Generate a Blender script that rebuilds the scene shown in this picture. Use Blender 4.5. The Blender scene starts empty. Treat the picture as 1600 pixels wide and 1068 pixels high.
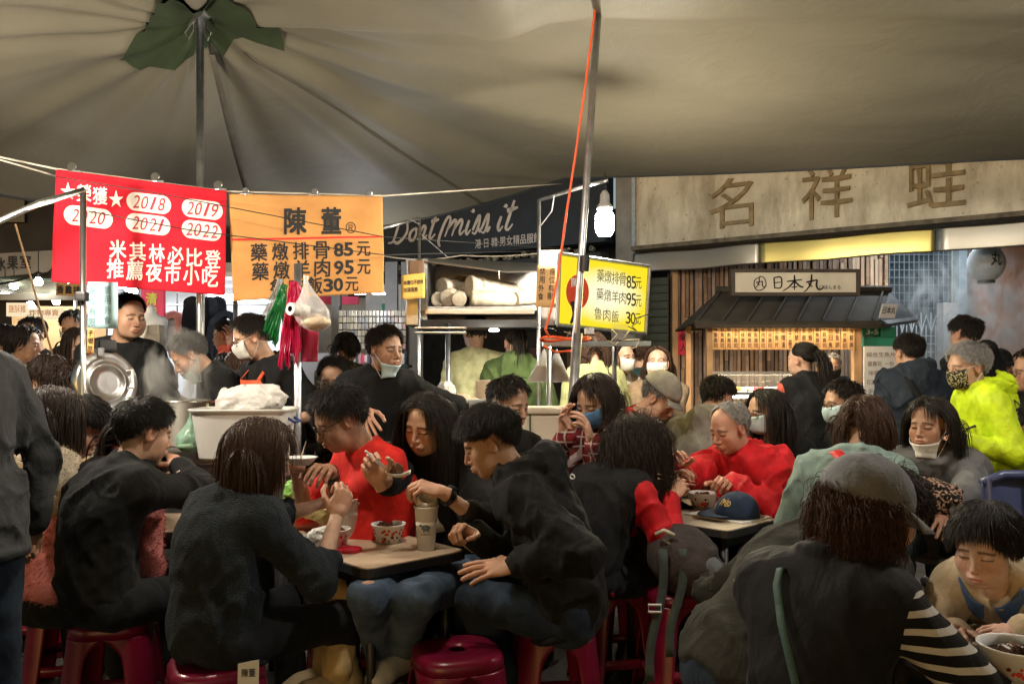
import bpy, bmesh, math, random, itertools
import numpy as np
from mathutils import Vector, Matrix, Euler
random.seed(7); RNG = np.random.default_rng(7)
scene = bpy.context.scene
COL = scene.collection
PI = math.pi
# ---------------------------------------------------------------- camera
FPX, CAMZ, HORIZ = 1300.0, 1.38, 575.0          # focal length in photo pixels, eye height, horizon row
cam_data = bpy.data.cameras.new('camera'); cam = bpy.data.objects.new('camera', cam_data); COL.objects.link(cam)
cam_data.sensor_width = 36.0; cam_data.lens = FPX / 1600.0 * 36.0
cam_data.shift_y = (HORIZ - 534.0) / 1600.0
cam_data.clip_start = 0.05; cam_data.clip_end = 400
cam.location = (0, 0, CAMZ); cam.rotation_euler = (math.radians(90), 0, 0)
scene.camera = cam
# ---------------------------------------------------------------- night sky
world = bpy.data.worlds.new('World'); scene.world = world; world.use_nodes = True
wn = world.node_tree.nodes; wl = world.node_tree.links
bg = wn['Background']; sky = wn.new('ShaderNodeTexSky'); sky.sky_type = 'NISHITA'; sky.sun_disc = False
sky.sun_elevation = math.radians(5); sky.sun_rotation = math.radians(200)
wl.new(sky.outputs[0], bg.inputs[0]); bg.inputs[1].default_value = 0.13
# ---------------------------------------------------------------- exposure
vs = scene.view_settings; vs.view_transform = 'Standard'; vs.look = 'None'; vs.exposure = -0.15; vs.gamma = 1.0
scene.render.engine = 'CYCLES'
cy = scene.cycles; cy.max_bounces = 6; cy.diffuse_bounces = 3; cy.glossy_bounces = 3; cy.transmission_bounces = 4
cy.transparent_max_bounces = 8; cy.volume_bounces = 0; cy.use_denoising = True; cy.sample_clamp_indirect = 4.0
cy.caustics_reflective = False; cy.caustics_refractive = False; cy.use_light_tree = True

# ---------------------------------------------------------------- helpers
def at(px, py, d):
    return Vector(((px - 800) / FPX * d, d, CAMZ + (HORIZ - py) / FPX * d))
def gx(px, d): return (px - 800) / FPX * d
def gz(py, d): return CAMZ + (HORIZ - py) / FPX * d

MATS = {}
def mat(name, col, rough=.6, metal=0., var=.15, vscale=6., bump=.0, bscale=60., spec=.5, emit=None, estr=0., alpha=1., trans=0., ior=1.45, sheen=0., coat=0., sss=0., bstretch=(1, 1, 1), hook=None):
    """A procedural material: base colour broken up by noise, optional fine bump."""
    if name in MATS: return MATS[name]
    m = bpy.data.materials.new(name); m.use_nodes = True
    nt = m.node_tree; N = nt.nodes; L = nt.links; b = N['Principled BSDF']
    tc = N.new('ShaderNodeTexCoord')
    nz = N.new('ShaderNodeTexNoise'); nz.inputs['Scale'].default_value = vscale; nz.inputs['Detail'].default_value = 5
    L.new(tc.outputs['Object'], nz.inputs['Vector'])
    mr = N.new('ShaderNodeMapRange'); mr.inputs[1].default_value = .3; mr.inputs[2].default_value = .7
    mr.inputs[3].default_value = 1 - var; mr.inputs[4].default_value = 1 + var
    L.new(nz.outputs['Fac'], mr.inputs[0])
    mx = N.new('ShaderNodeVectorMath'); mx.operation = 'SCALE'; mx.inputs[0].default_value = col[:3]
    L.new(mr.outputs[0], mx.inputs['Scale'])
    L.new(mx.outputs[0], b.inputs['Base Color'])
    b.inputs['Roughness'].default_value = rough; b.inputs['Metallic'].default_value = metal
    b.inputs['Specular IOR Level'].default_value = spec; b.inputs['Alpha'].default_value = alpha
    b.inputs['Transmission Weight'].default_value = trans; b.inputs['IOR'].default_value = ior
    b.inputs['Sheen Weight'].default_value = sheen; b.inputs['Coat Weight'].default_value = coat
    b.inputs['Subsurface Weight'].default_value = sss
    if sss: b.inputs['Subsurface Radius'].default_value = (.02, .008, .004)
    if emit: b.inputs['Emission Color'].default_value = (*emit, 1); b.inputs['Emission Strength'].default_value = estr
    if bump:
        n2 = N.new('ShaderNodeTexNoise'); n2.inputs['Scale'].default_value = bscale; n2.inputs['Detail'].default_value = 4
        mp = N.new('ShaderNodeMapping'); mp.inputs['Scale'].default_value = bstretch
        L.new(tc.outputs['Object'], mp.inputs[0]); L.new(mp.outputs[0], n2.inputs['Vector'])
        bp = N.new('ShaderNodeBump'); bp.inputs['Strength'].default_value = min(1, bump); bp.inputs['Distance'].default_value = .01
        L.new(n2.outputs['Fac'], bp.inputs['Height']); L.new(bp.outputs[0], b.inputs['Normal'])
    if hook: hook(nt, b, tc, mx)
    MATS[name] = m
    return m

def emis(name, col, s):
    if name in MATS: return MATS[name]
    m = bpy.data.materials.new(name); m.use_nodes = True; nt = m.node_tree
    e = nt.nodes.new('ShaderNodeEmission'); e.inputs[0].default_value = (*col, 1); e.inputs[1].default_value = s
    nt.links.new(e.outputs[0], nt.nodes['Material Output'].inputs[0]); MATS[name] = m
    return m

def tag(o, label=None, cat=None, group=None, kind=None):
    if label: o['label'] = label
    if cat: o['category'] = cat
    if group: o['group'] = group
    if kind: o['kind'] = kind
    return o
def thing(name, label, cat, loc=(0, 0, 0), rot=0., group=None):
    o = bpy.data.objects.new(name, None); o.empty_display_size = .1; COL.objects.link(o)
    o.location = loc; o.rotation_euler = (0, 0, rot)
    return tag(o, label, cat, group)
def pmat(p):
    return Matrix.Translation(p.location) @ p.rotation_euler.to_matrix().to_4x4() if p is not None else Matrix()
def wmat(p):
    m = Matrix()
    while p is not None: m = pmat(p) @ m; p = p.parent
    return m
def link(name, me, parent=None):
    o = bpy.data.objects.new(name, me); COL.objects.link(o)
    if parent is not None: o.parent = parent
    return o
def copy_tree(o, parent=None):
    c = o.copy(); COL.objects.link(c); c.parent = parent
    for ch in list(o.children): copy_tree(ch, c)
    return c

class MB:
    """Collects shapes; build() links them as one mesh object (verts in world space unless local=True)."""
    def __init__(s): s.v = []; s.f = []; s.m = []; s.cur = 0
    def mesh(s, v, f):
        o = len(s.v); s.v += [tuple(p) for p in v]; s.f += [tuple(i + o for i in q) for q in f]; s.m += [s.cur] * len(f); return s
    def box(s, c, size, rot=None, bev=0.):
        hx, hy, hz = size[0] / 2, size[1] / 2, size[2] / 2
        R = rot if rot is not None else Matrix.Identity(3)
        c = Vector(c)
        if bev <= 0:
            v = [c + R @ Vector((x * hx, y * hy, z * hz)) for x in (-1, 1) for y in (-1, 1) for z in (-1, 1)]
            return s.mesh(v, [(0, 1, 3, 2), (4, 6, 7, 5), (0, 4, 5, 1), (2, 3, 7, 6), (0, 2, 6, 4), (1, 5, 7, 3)])
        b = min(bev, hx * .9, hy * .9, hz * .9)
        bm = bmesh.new(); bmesh.ops.create_cube(bm, size=1)
        for q in bm.verts: q.co = Vector((q.co.x * 2 * hx, q.co.y * 2 * hy, q.co.z * 2 * hz))
        bmesh.ops.bevel(bm, geom=bm.edges[:], offset=b, segments=2, profile=.7, affect='EDGES')
        bm.verts.index_update()
        s.mesh([c + R @ q.co for q in bm.verts], [[q.index for q in f.verts] for f in bm.faces]); bm.free(); return s
    def tube(s, pts, r, n=8, cap=True, closed=False):
        P = [Vector(p) for p in pts]; k = len(P)
        rr = r if isinstance(r, (list, tuple)) else [r] * k
        v = []; up = None
        for i in range(k):
            if closed: t = P[(i + 1) % k] - P[i - 1]
            else: t = P[min(i + 1, k - 1)] - P[max(i - 1, 0)]
            t = t.normalized() if t.length > 1e-9 else Vector((0, 0, 1))
            if up is None: up = Vector((0, 0, 1)) if abs(t.z) < .9 else Vector((1, 0, 0))
            a = (up - t * up.dot(t))
            a = a.normalized() if a.length > 1e-6 else t.orthogonal().normalized()
            up = a; b = t.cross(a)
            v += [P[i] + (a * math.cos(2 * PI * j / n) + b * math.sin(2 * PI * j / n)) * rr[i] for j in range(n)]
        f = []
        for i in range(k if closed else k - 1):
            q = (i + 1) % k
            f += [(i * n + j, i * n + (j + 1) % n, q * n + (j + 1) % n, q * n + j) for j in range(n)]
        if cap and not closed: f += [tuple(range(n - 1, -1, -1)), tuple(range((k - 1) * n, k * n))]
        return s.mesh(v, f)
    def lathe(s, prof, c=(0, 0, 0), n=24, R=None, close=False):
        c = Vector(c); R = R or Matrix.Identity(3); v = []; k = len(prof)
        for (r, z) in prof:
            v += [c + R @ Vector((r * math.cos(2 * PI * j / n), r * math.sin(2 * PI * j / n), z)) for j in range(n)]
        f = [(i * n + j, i * n + (j + 1) % n, (i + 1) * n + (j + 1) % n, (i + 1) * n + j) for i in range(k - 1) for j in range(n)]
        if prof[0][0] > 1e-5 and close: f.append(tuple(range(n - 1, -1, -1)))
        if prof[-1][0] > 1e-5 and close: f.append(tuple(range((k - 1) * n, k * n)))
        return s.mesh(v, f)
    def grid(s, fn, nu, nv):
        v = [fn(i / nu, j / nv) for i in range(nu + 1) for j in range(nv + 1)]
        f = [(i * (nv + 1) + j, (i + 1) * (nv + 1) + j, (i + 1) * (nv + 1) + j + 1, i * (nv + 1) + j + 1) for i in range(nu) for j in range(nv)]
        return s.mesh(v, f)
    def prism(s, poly, fn, d0, d1):
        """poly in 2D -> solid between depth d0 and d1 through fn(x, y, depth)."""
        n = len(poly)
        v = [fn(x, y, d0) for x, y in poly] + [fn(x, y, d1) for x, y in poly]
        f = [tuple(range(n - 1, -1, -1)), tuple(range(n, 2 * n))] + [(i, (i + 1) % n, n + (i + 1) % n, n + i) for i in range(n)]
        return s.mesh(v, f)
    def build(s, name, m, parent=None, smooth=False, local=False, solid=0., bev=0., sub=0):
        v = s.v
        if parent is not None and not local:
            I = wmat(parent).inverted(); v = [I @ Vector(p) for p in v]
        me = bpy.data.meshes.new(name); me.from_pydata([tuple(p) for p in v], [], s.f)
        ms = m if isinstance(m, (list, tuple)) else [m]
        for q in ms: me.materials.append(q)
        if len(ms) > 1: me.polygons.foreach_set('material_index', s.m)
        if smooth: me.polygons.foreach_set('use_smooth', [True] * len(me.polygons))
        me.update()
        o = link(name, me, parent)
        if solid:
            k = o.modifiers.new('solid', 'SOLIDIFY'); k.thickness = solid; k.offset = 0
        if bev:
            k = o.modifiers.new('bevel', 'BEVEL'); k.width = bev; k.segments = 2; k.limit_method = 'ANGLE'
        if sub:
            k = o.modifiers.new('sub', 'SUBSURF'); k.levels = k.render_levels = sub
        return o

def rotz(a): return Matrix.Rotation(a, 3, 'Z')
def basis(x, y, z):
    return Matrix((x, y, z)).transposed()
def dirrot(d, up=Vector((0, 0, 1))):
    """rotation whose z axis is d"""
    z = Vector(d).normalized(); x = up.cross(z)
    x = x.normalized() if x.length > 1e-4 else z.orthogonal().normalized()
    return basis(x, z.cross(x), z)

# ---------------------------------------------------------------- lettering
TEXT = {}
def text_mesh(body, bold=0.0, shear=0.0, res=3):
    key = (body, bold, shear)
    if key in TEXT: return TEXT[key]
    c = bpy.data.curves.new('lettering', 'FONT'); c.body = body; c.dimensions = '2D'; c.fill_mode = 'FRONT'; c.resolution_u = res
    c.offset = bold; c.shear = shear
    o = bpy.data.objects.new('lettering', c); COL.objects.link(o)
    dg = bpy.context.evaluated_depsgraph_get()
    me = bpy.data.meshes.new_from_object(o.evaluated_get(dg))
    v = np.array([tuple(q.co) for q in me.vertices]) if len(me.vertices) else np.zeros((0, 3))
    f = [tuple(p.vertices) for p in me.polygons]
    bpy.data.objects.remove(o); bpy.data.curves.remove(c); bpy.data.meshes.remove(me)
    TEXT[key] = (v, f)
    return TEXT[key]
def put_text(mb, body, fn, x0, y0, w, h, bold=.012, shear=0., off=.003):
    """fit the text in the rectangle (x0,y0,w,h) of a surface fn(x, y, depth)"""
    cjk = any(ord(c) > 0x2e00 for c in body)
    v, f = text_mesh(body, 0. if cjk else bold, shear)
    if not len(v): return
    a = v.min(0); b = v.max(0); sx = w / max(b[0] - a[0], 1e-6); sy = h / max(b[1] - a[1], 1e-6)
    k = bold * .75 if cjk else 0      # heavy characters: the outline laid down a few times, slightly shifted
    for i, (dx, dy) in enumerate(((-k, -k), (k, -k), (-k, k), (k, k)) if k > .004 else ((0, 0),)):
        mb.mesh([fn(x0 + (p[0] - a[0] + dx) * sx, y0 + (p[1] - a[1] + dy) * sy, off * (1 + .03 * i)) for p in v], f)
def stroke(mb, pts, w, fn, off=.003, n=6, taper=.35):
    """a brush stroke: smooth ribbon through pts (2D), widest near its start"""
    P = [np.array(p, float) for p in pts]; Q = []
    if len(P) == 2: Q = [P[0] + (P[1] - P[0]) * t for t in np.linspace(0, 1, n)]
    else:
        E = [2 * P[0] - P[1]] + P + [2 * P[-1] - P[-2]]
        for i in range(1, len(E) - 2):
            for t in np.linspace(0, 1, n, endpoint=(i == len(E) - 3)):
                a, b, c, d = E[i - 1], E[i], E[i + 1], E[i + 2]
                Q.append(.5 * ((2 * b) + (c - a) * t + (2 * a - 5 * b + 4 * c - d) * t * t + (-a + 3 * b - 3 * c + d) * t ** 3))
    m = len(Q); v = []
    for i, q in enumerate(Q):
        t = Q[min(i + 1, m - 1)] - Q[max(i - 1, 0)]; t = t / (np.linalg.norm(t) + 1e-9); nn = np.array((-t[1], t[0]))
        u = i / (m - 1); ww = w * .5 * (1 - (1 - taper) * u ** 2) * (.75 + .25 * min(1, u * 6))
        v += [fn(*(q - nn * ww), off), fn(*(q + nn * ww), off)]
    mb.mesh(v, [(2 * i, 2 * i + 2, 2 * i + 3, 2 * i + 1) for i in range(m - 1)])
def plane_fn(o, ux, uy):
    o = Vector(o); ux = Vector(ux).normalized(); uy = Vector(uy).normalized(); n = ux.cross(uy)
    return lambda x, y, d=0.: o + ux * x + uy * y + n * d
# ---------------------------------------------------------------- implicit surfaces
f4 = np.float32
class SDF:
    def __init__(s, lo, hi, h):
        s.lo = np.array(lo, float); s.h = h; s.n = np.ceil((np.array(hi, float) - s.lo) / h).astype(int) + 1
        s.d = np.full(tuple(s.n), 1., f4)
    def _sub(s, lo, hi, pad):
        a = np.clip(np.floor((lo - pad - s.lo) / s.h).astype(int), 0, s.n); b = np.clip(np.ceil((hi + pad - s.lo) / s.h).astype(int) + 1, 0, s.n)
        if (b <= a).any(): return None, None
        X = [(s.lo[i] + s.h * np.arange(a[i], b[i])).astype(f4) for i in range(3)]
        return tuple(slice(a[i], b[i]) for i in range(3)), (X[0][:, None, None], X[1][None, :, None], X[2][None, None, :])
    def _mix(s, sl, e, k, op):
        d = s.d[sl]
        if op == 'sub':
            if k > 0: h = np.clip(.5 - .5 * (d + e) / k, 0, 1); s.d[sl] = d + (-e - d) * h + k * h * (1 - h)
            else: s.d[sl] = np.maximum(d, -e)
        else:
            if k > 0: h = np.clip(.5 + .5 * (d - e) / k, 0, 1); s.d[sl] = d + (e - d) * h - k * h * (1 - h)
            else: s.d[sl] = np.minimum(d, e)
    def cone(s, a, b, r1, r2, k=.02, op='add'):
        a = np.array(a, float); b = np.array(b, float); rm = max(r1, r2)
        sl, P = s._sub(np.minimum(a, b) - rm, np.maximum(a, b) + rm, k + .02)
        if sl is None: return s
        ba = b - a; L = float(ba @ ba) + 1e-12
        q = [P[i] - f4(a[i]) for i in range(3)]
        t = np.clip((q[0] * f4(ba[0]) + q[1] * f4(ba[1]) + q[2] * f4(ba[2])) / f4(L), 0, 1)
        e = np.sqrt(sum((q[i] - t * f4(ba[i])) ** 2 for i in range(3))) - (r1 + (r2 - r1) * t)
        s._mix(sl, e.astype(f4), k, op); return s
    def ell(s, c, r, R=None, k=.02, op='add'):
        c = np.array(c, float); rm = max(r); ext = np.full(3, rm)
        if R is None: ext = np.array(r, float)
        sl, P = s._sub(c - ext, c + ext, k + .02)
        if sl is None: return s
        q = [P[i] - f4(c[i]) for i in range(3)]
        if R is not None:
            R = np.array(R, float); q = [q[0] * f4(R[0, i]) + q[1] * f4(R[1, i]) + q[2] * f4(R[2, i]) for i in range(3)]
        k0 = np.sqrt(sum((q[i] / f4(r[i])) ** 2 for i in range(3))); k1 = np.sqrt(sum((q[i] / f4(r[i] ** 2)) ** 2 for i in range(3))) + 1e-6
        s._mix(sl, (k0 * (k0 - 1) / k1).astype(f4), k, op); return s
    def plane(s, p, n):
        """cut away the half space in front of the plane"""
        P = [(s.lo[i] + s.h * np.arange(s.n[i])).astype(f4) for i in range(3)]; n = np.array(n, float); n /= np.linalg.norm(n)
        e = P[0][:, None, None] * f4(n[0]) + P[1][None, :, None] * f4(n[1]) + P[2][None, None, :] * f4(n[2]) - f4(np.dot(n, p))
        s.d = np.maximum(s.d, e); return s
    def wrinkle(s, amp, freq, seed, stretch=(1, 1, 1)):
        m = np.abs(s.d) < .06
        idx = np.argwhere(m)
        if len(idx): s.d[m] += (amp * folds(idx * s.h + s.lo, freq, seed, stretch)).astype(f4)
        return s
    def mesh(s): return nets(s.d, s.lo, s.h)
    def sample(s, p):
        g = (np.asarray(p) - s.lo) / s.h; i = np.clip(g.astype(int), 0, s.n - 2); t = np.clip(g - i, 0, 1); o = 0
        for a, b, c in itertools.product((0, 1), repeat=3):
            o = o + s.d[i[:, 0] + a, i[:, 1] + b, i[:, 2] + c] * (t[:, 0] if a else 1 - t[:, 0]) * (t[:, 1] if b else 1 - t[:, 1]) * (t[:, 2] if c else 1 - t[:, 2])
        return o
def vnoise(p, seed):
    i = np.floor(p).astype(np.int64); t = p - i; t = t * t * (3 - 2 * t); o = 0
    for a, b, c in itertools.product((0, 1), repeat=3):
        h = ((i[:, 0] + a) * 374761393 + (i[:, 1] + b) * 668265263 + (i[:, 2] + c) * 2147483647 + seed * 144665) & 0x7fffffff
        h = (h ^ (h >> 13)) * 1274126177 & 0x7fffffff; h = ((h ^ (h >> 16)) & 0xffff) / 65535.
        o = o + h * (t[:, 0] if a else 1 - t[:, 0]) * (t[:, 1] if b else 1 - t[:, 1]) * (t[:, 2] if c else 1 - t[:, 2])
    return o
def folds(p, freq, seed, stretch):
    if tuple(stretch) != (1, 1, 1):          # long drapes running two ways across the cloth
        o = 0
        for j, (a, g_) in enumerate(((.55, 1.), (-.75, .8))):
            ca, sa = math.cos(a), math.sin(a); q = np.stack([p[:, 0] * ca + p[:, 2] * sa, p[:, 1], p[:, 2] * ca - p[:, 0] * sa], 1) * np.array((1.25, 1.0, .36)) * freq
            w = np.stack([vnoise(q * .5 + 31 * k, seed + k + j * 7) for k in range(3)], 1) * .9
            r = 1 - np.abs(2 * vnoise(q + w, seed + 5 + j) - 1); m = vnoise(p * 4.5, seed + 70 + j); o = o - g_ * (r ** 4 - .2) * np.clip(m * 2.2 - .5, 0, 1.3)
        return o
    q = p * np.array(stretch) * freq
    w = np.stack([vnoise(q * .6 + 31 * j, seed + j) for j in range(3)], 1) * 1.6
    a = 1 - np.abs(2 * vnoise(q + w, seed + 5) - 1); b = 1 - np.abs(2 * vnoise(q * 2.3 + w, seed + 9) - 1)
    return -(a ** 2 - .35) * .7 - (b ** 2 - .35) * .35
def nets(d, lo, h):
    n = d.shape; c = {}
    for q in itertools.product((0, 1), repeat=3): c[q] = d[q[0]:n[0] - 1 + q[0], q[1]:n[1] - 1 + q[1], q[2]:n[2] - 1 + q[2]]
    cnt = sum((x < 0).astype(np.int8) for x in c.values()); mask = (cnt > 0) & (cnt < 8)
    idx = np.argwhere(mask); ids = np.full(mask.shape, -1, np.int64); ids[mask] = np.arange(len(idx))
    val = {q: x[mask] for q, x in c.items()}; acc = np.zeros((len(idx), 3)); num = np.zeros(len(idx))
    for q in val:
        for ax in range(3):
            if q[ax] == 0:
                r = list(q); r[ax] = 1; va = val[q]; vb = val[tuple(r)]; cr = (va < 0) != (vb < 0)
                t = np.where(cr, va / np.where(cr, va - vb, 1), 0); p = np.tile(np.array(q, float), (len(idx), 1)); p[:, ax] += t
                acc += p * cr[:, None]; num += cr
    v = lo + h * (idx + acc / np.maximum(num, 1)[:, None]); s = d < 0; F = []
    for ax in range(3):
        u, w = (ax + 1) % 3, (ax + 2) % 3
        sa = [slice(1, -1)] * 3; sb = [slice(1, -1)] * 3; sa[ax] = slice(0, -1); sb[ax] = slice(1, None)
        a = s[tuple(sa)]; b = s[tuple(sb)]; L = np.argwhere(a != b)
        if not len(L): continue
        ins = a[a != b]; off = np.array([1, 1, 1]); off[ax] = 0; L = L + off
        def cell(du, dw):
            q = L.copy(); q[:, u] += du; q[:, w] += dw; return ids[q[:, 0], q[:, 1], q[:, 2]]
        Q = np.stack([cell(-1, -1), cell(0, -1), cell(0, 0), cell(-1, 0)], 1)
        Q[~ins] = Q[~ins][:, ::-1]; F.append(Q)
    return v, (np.concatenate(F) if F else np.zeros((0, 4), int))
def np_mesh(name, v, f, m, parent, cols=None, smooth=True):
    me = bpy.data.meshes.new(name); me.from_pydata(np.asarray(v), [], np.asarray(f)); 
    for q in (m if isinstance(m, (list, tuple)) else [m]): me.materials.append(q)
    if smooth: me.polygons.foreach_set('use_smooth', np.ones(len(me.polygons), bool))
    if cols is not None:
        a = me.color_attributes.new('tone', 'FLOAT_COLOR', 'POINT'); a.data.foreach_set('color', np.concatenate([cols, np.ones((len(cols), 1))], 1).astype(f4).ravel())
    me.update(); return link(name, me, parent)

# ---------------------------------------------------------------- head and hand masters
HC0 = np.array((0, -.012, .033)); HR = np.array((.0765, .097, .083))
def make_head(kind, h=.0036):
    s = SDF((-.105, -.125, -.20), (.105, .135, .135), h)
    jw, nose, chin, chk = dict(male=(1, 1, 1, 1), female=(.92, .82, .88, 1.0), old=(1, 1.12, 1.05, .93), chubby=(1.1, 1.0, .95, 1.3), child=(.96, .7, .75, 1.12))[kind]
    s.ell(HC0, HR, k=0)
    s.ell((0, .026, -.035), (.061 * jw, .060, .076), k=.03)
    s.cone((-.030 * jw, .035, -.082), (.030 * jw, .035, -.082), .024, .024, k=.03)
    s.ell((0, .060, -.093 + .012 * (1 - chin)), (.026 * jw, .024, .019 * chin), k=.028)
    for q in (-1, 1):
        s.ell((q * .043, .052, -.030), (.023 * chk, .024, .022 * chk), k=.03)
        s.ell((q * .040 * jw, .045, -.060), (.020 * chk, .022, .026 * chk), k=.03)
    s.cone((-.034, .073, .017), (.034, .073, .017), .013, .013, k=.018)
    for q in (-1, 1): s.ell((q * .033, .096, -.001), (.019, .013, .012), k=.014, op='sub')
    s.cone((0, .084, .008), (0, .099 + .006 * nose, -.034), .007, .0105 * nose, k=.012)
    for q in (-1, 1): s.ell((q * .0125 * nose, .092, -.040), (.008 * nose, .009, .007), k=.008)
    for q in (-1, 1):
        s.ell((q * .032, .0745, -.001), (.0155, .0135, .0115), k=.005)
    s.ell((0, .086, -.066), (.027, .013, .016), k=.014)
    s.ell((0, .0965, -.0605), (.021, .0085, .0050), k=.005)
    s.ell((0, .0955, -.0705), (.018, .0090, .0060), k=.005)
    s.cone((-.021, .101, -.0655), (.021, .101, -.0655), .0022, .0022, k=.003, op='sub')
    for q in (-1, 1):
        R = np.array(Matrix.Rotation(-q * .35, 3, 'Z') @ Matrix.Rotation(-.15, 3, 'X'))
        s.ell((q * .078, -.006, -.008), (.0095, .019, .032), R, k=.008)
        s.ell((q * .087, .000, -.006), (.007, .010, .019), R, k=.006, op='sub')
    s.cone((0, -.018, -.06), (0, -.040, -.19), .052 * (jw if kind != 'child' else .85), .054 * (.86 if kind in ('female', 'child') else 1), k=.03)
    v, f = s.mesh()
    # feature tints: 0 skin, brow, lash, lip weights
    x, y, z = v[:, 0], v[:, 1], v[:, 2]; ax = np.abs(x)
    def band(d, w): return np.clip(1.5 - np.abs(d) / w, 0, 1)
    bz = .021 - .010 * ((ax - .030) / .022) ** 2 * (ax > .030) 
    brow = band(z - bz, .0040) * (ax > .011) * (ax < .053) * (y > .05)
    lz = -.0035 - .0025 * ((ax - .032) / .016) ** 2
    lash = band(z - lz, .0026) * (np.abs(ax - .032) < .0165) * (y > .06)
    eye = (((ax - .032) / .0135) ** 2 + ((z - .0005) / .0040) ** 2 < 1) * (y > .06) * 1.
    iris = (((ax - .032) / .0062) ** 2 + ((z - .0005) / .0062) ** 2 < 1) * eye
    lip = ((x / .0215) ** 2 + ((z + .0655) / .0095) ** 2 < 1) * (y > .085) * 1.
    red = np.exp(-(((ax - .045) / .02) ** 2 + ((z + .032) / .02) ** 2)) * (y > .02) + .8 * np.exp(-((x / .012) ** 2 + ((z + .036) / .012) ** 2)) * (y > .085) + .8 * (ax > .074) * (z < .03) * (z > -.045)
    return dict(v=v, f=f, brow=brow, lash=lash, eye=eye, iris=iris, lip=lip, red=np.clip(red, 0, 1), sdf=s)
HEADS = {k: make_head(k) for k in ('male', 'female', 'old', 'chubby', 'child')}
def head_cols(H, skin, eyes='down', browc=(.02, .015, .012)):
    c = np.tile(np.array(skin, float), (len(H['v']), 1))
    def mixin(w, col):
        nonlocal c
        c = c * (1 - w[:, None]) + np.array(col) * w[:, None]
    mixin(H['red'] * .5, (skin[0] * 1.0, skin[1] * .68, skin[2] * .62))
    mixin(H['lip'] * .75, (skin[0] * .78, skin[1] * .45, skin[2] * .45))
    if eyes == 'open': mixin(H['eye'], (.30, .26, .23)); mixin(H['iris'], (.015, .012, .010))
    mixin(H['lash'] * (.9 if eyes != 'open' else .5) * (1 if eyes == 'down' else (1 - H['eye'])), (.03, .02, .018)) 
    mixin(H['brow'] * .85, browc)
    return c

def make_hand(curl, spread=.1, thumb=.5, h=.0032):
    """right hand: wrist at origin, fingers along +y, back of the hand +z, thumb on the -x side"""
    s = SDF((-.085, -.035, -.09), (.07, .20, .045), h)
    s.ell((0, .045, 0), (.041, .050, .015), k=0)
    s.cone((0, -.03, 0), (0, .01, 0), .024, .025, k=.02)
    s.ell((-.024, .030, -.010), (.018, .028, .014), k=.012)
    base = [(-.029, .083, .002), (-.010, .090, .004), (.010, .087, .003), (.028, .077, 0)]
    ln = [(.040, .026, .020), (.044, .029, .021), (.041, .027, .020), (.032, .021, .018)]; rad = [.0092, .0095, .0090, .0080]
    for i in range(4):
        p = np.array(base[i]); a = 0.; sp = (i - 1.5) * spread
        s.cone((p[0] * .6, .05, 0), p, .0115, rad[i] + .001, k=.008)
        for j in range(3):
            a += curl[j] * (1 + .08 * i)
            d = np.array((math.sin(sp) * math.cos(a), math.cos(sp) * math.cos(a), -math.sin(a)))
            q = p + d * ln[i][j]; s.cone(p, q, rad[i] - .0006 * j, rad[i] - .0006 * (j + 1), k=.0025); p = q
    p = np.array((-.030, .022, -.008)); dirs = [(-.75, .62, -.25 - .3 * thumb), (-.35, .85, -.35 - .4 * thumb), (-.05 + .35 * thumb, .9, -.3 - .3 * thumb)]
    for j, (l, r) in enumerate(((.040, .0125), (.032, .0108), (.026, .0095))):
        d = np.array(dirs[j]); d /= np.linalg.norm(d); q = p + d * l; s.cone(p, q, r, r - .0012, k=.005); p = q
    return s.mesh()
HANDS = dict(relaxed=make_hand((.30, .45, .30)), grip=make_hand((.95, 1.15, .75), .03, .9), flat=make_hand((.08, .15, .1), .12, .2), pinch=make_hand((.75, .75, .45), .05, .9), cup=make_hand((.55, .6, .4), .06, .7))

def shoe_mesh():
    s = SDF((-.07, -.10, -.01), (.07, .22, .13), .006)
    s.cone((0, -.045, .045), (0, .10, .035), .046, .042, k=.02); s.ell((0, .12, .025), (.046, .06, .035), k=.02); s.cone((0, -.03, .05), (0, -.03, .10), .042, .044, k=.02)
    s.plane((0, 0, 0), (0, 0, -1)); return s.mesh()
SHOE = shoe_mesh()

# ---------------------------------------------------------------- skin, hair and cloth
def skin_mat():
    def hook(nt, b, tc, mx):
        a = nt.nodes.new('ShaderNodeVertexColor'); a.layer_name = 'tone'; nt.links.new(a.outputs[0], mx.inputs[0])
    return mat('skin', (.4, .25, .18), .46, var=.14, vscale=38, bump=.22, bscale=260, spec=.42, sss=.06, hook=hook)
SKIN = skin_mat()
TONE = dict(fair=(.50, .31, .22), mid=(.42, .25, .165), tan=(.34, .19, .12), pale=(.56, .37, .28), ruddy=(.46, .24, .17))
def hair_mat(n, c, rough=.48): return mat('hair_' + n, c, rough, var=.35, vscale=60, spec=.30, bump=.3, bscale=400, bstretch=(1, 1, .1))
HAIR = dict(black=hair_mat('black', (.015, .0115, .009)), brown=hair_mat('brown', (.045, .022, .013)), dark=hair_mat('dark', (.022, .013, .009)), grey=hair_mat('grey', (.30, .29, .28)), salt=hair_mat('salt', (.12, .115, .11)), auburn=hair_mat('auburn', (.042, .018, .010)))

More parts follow.
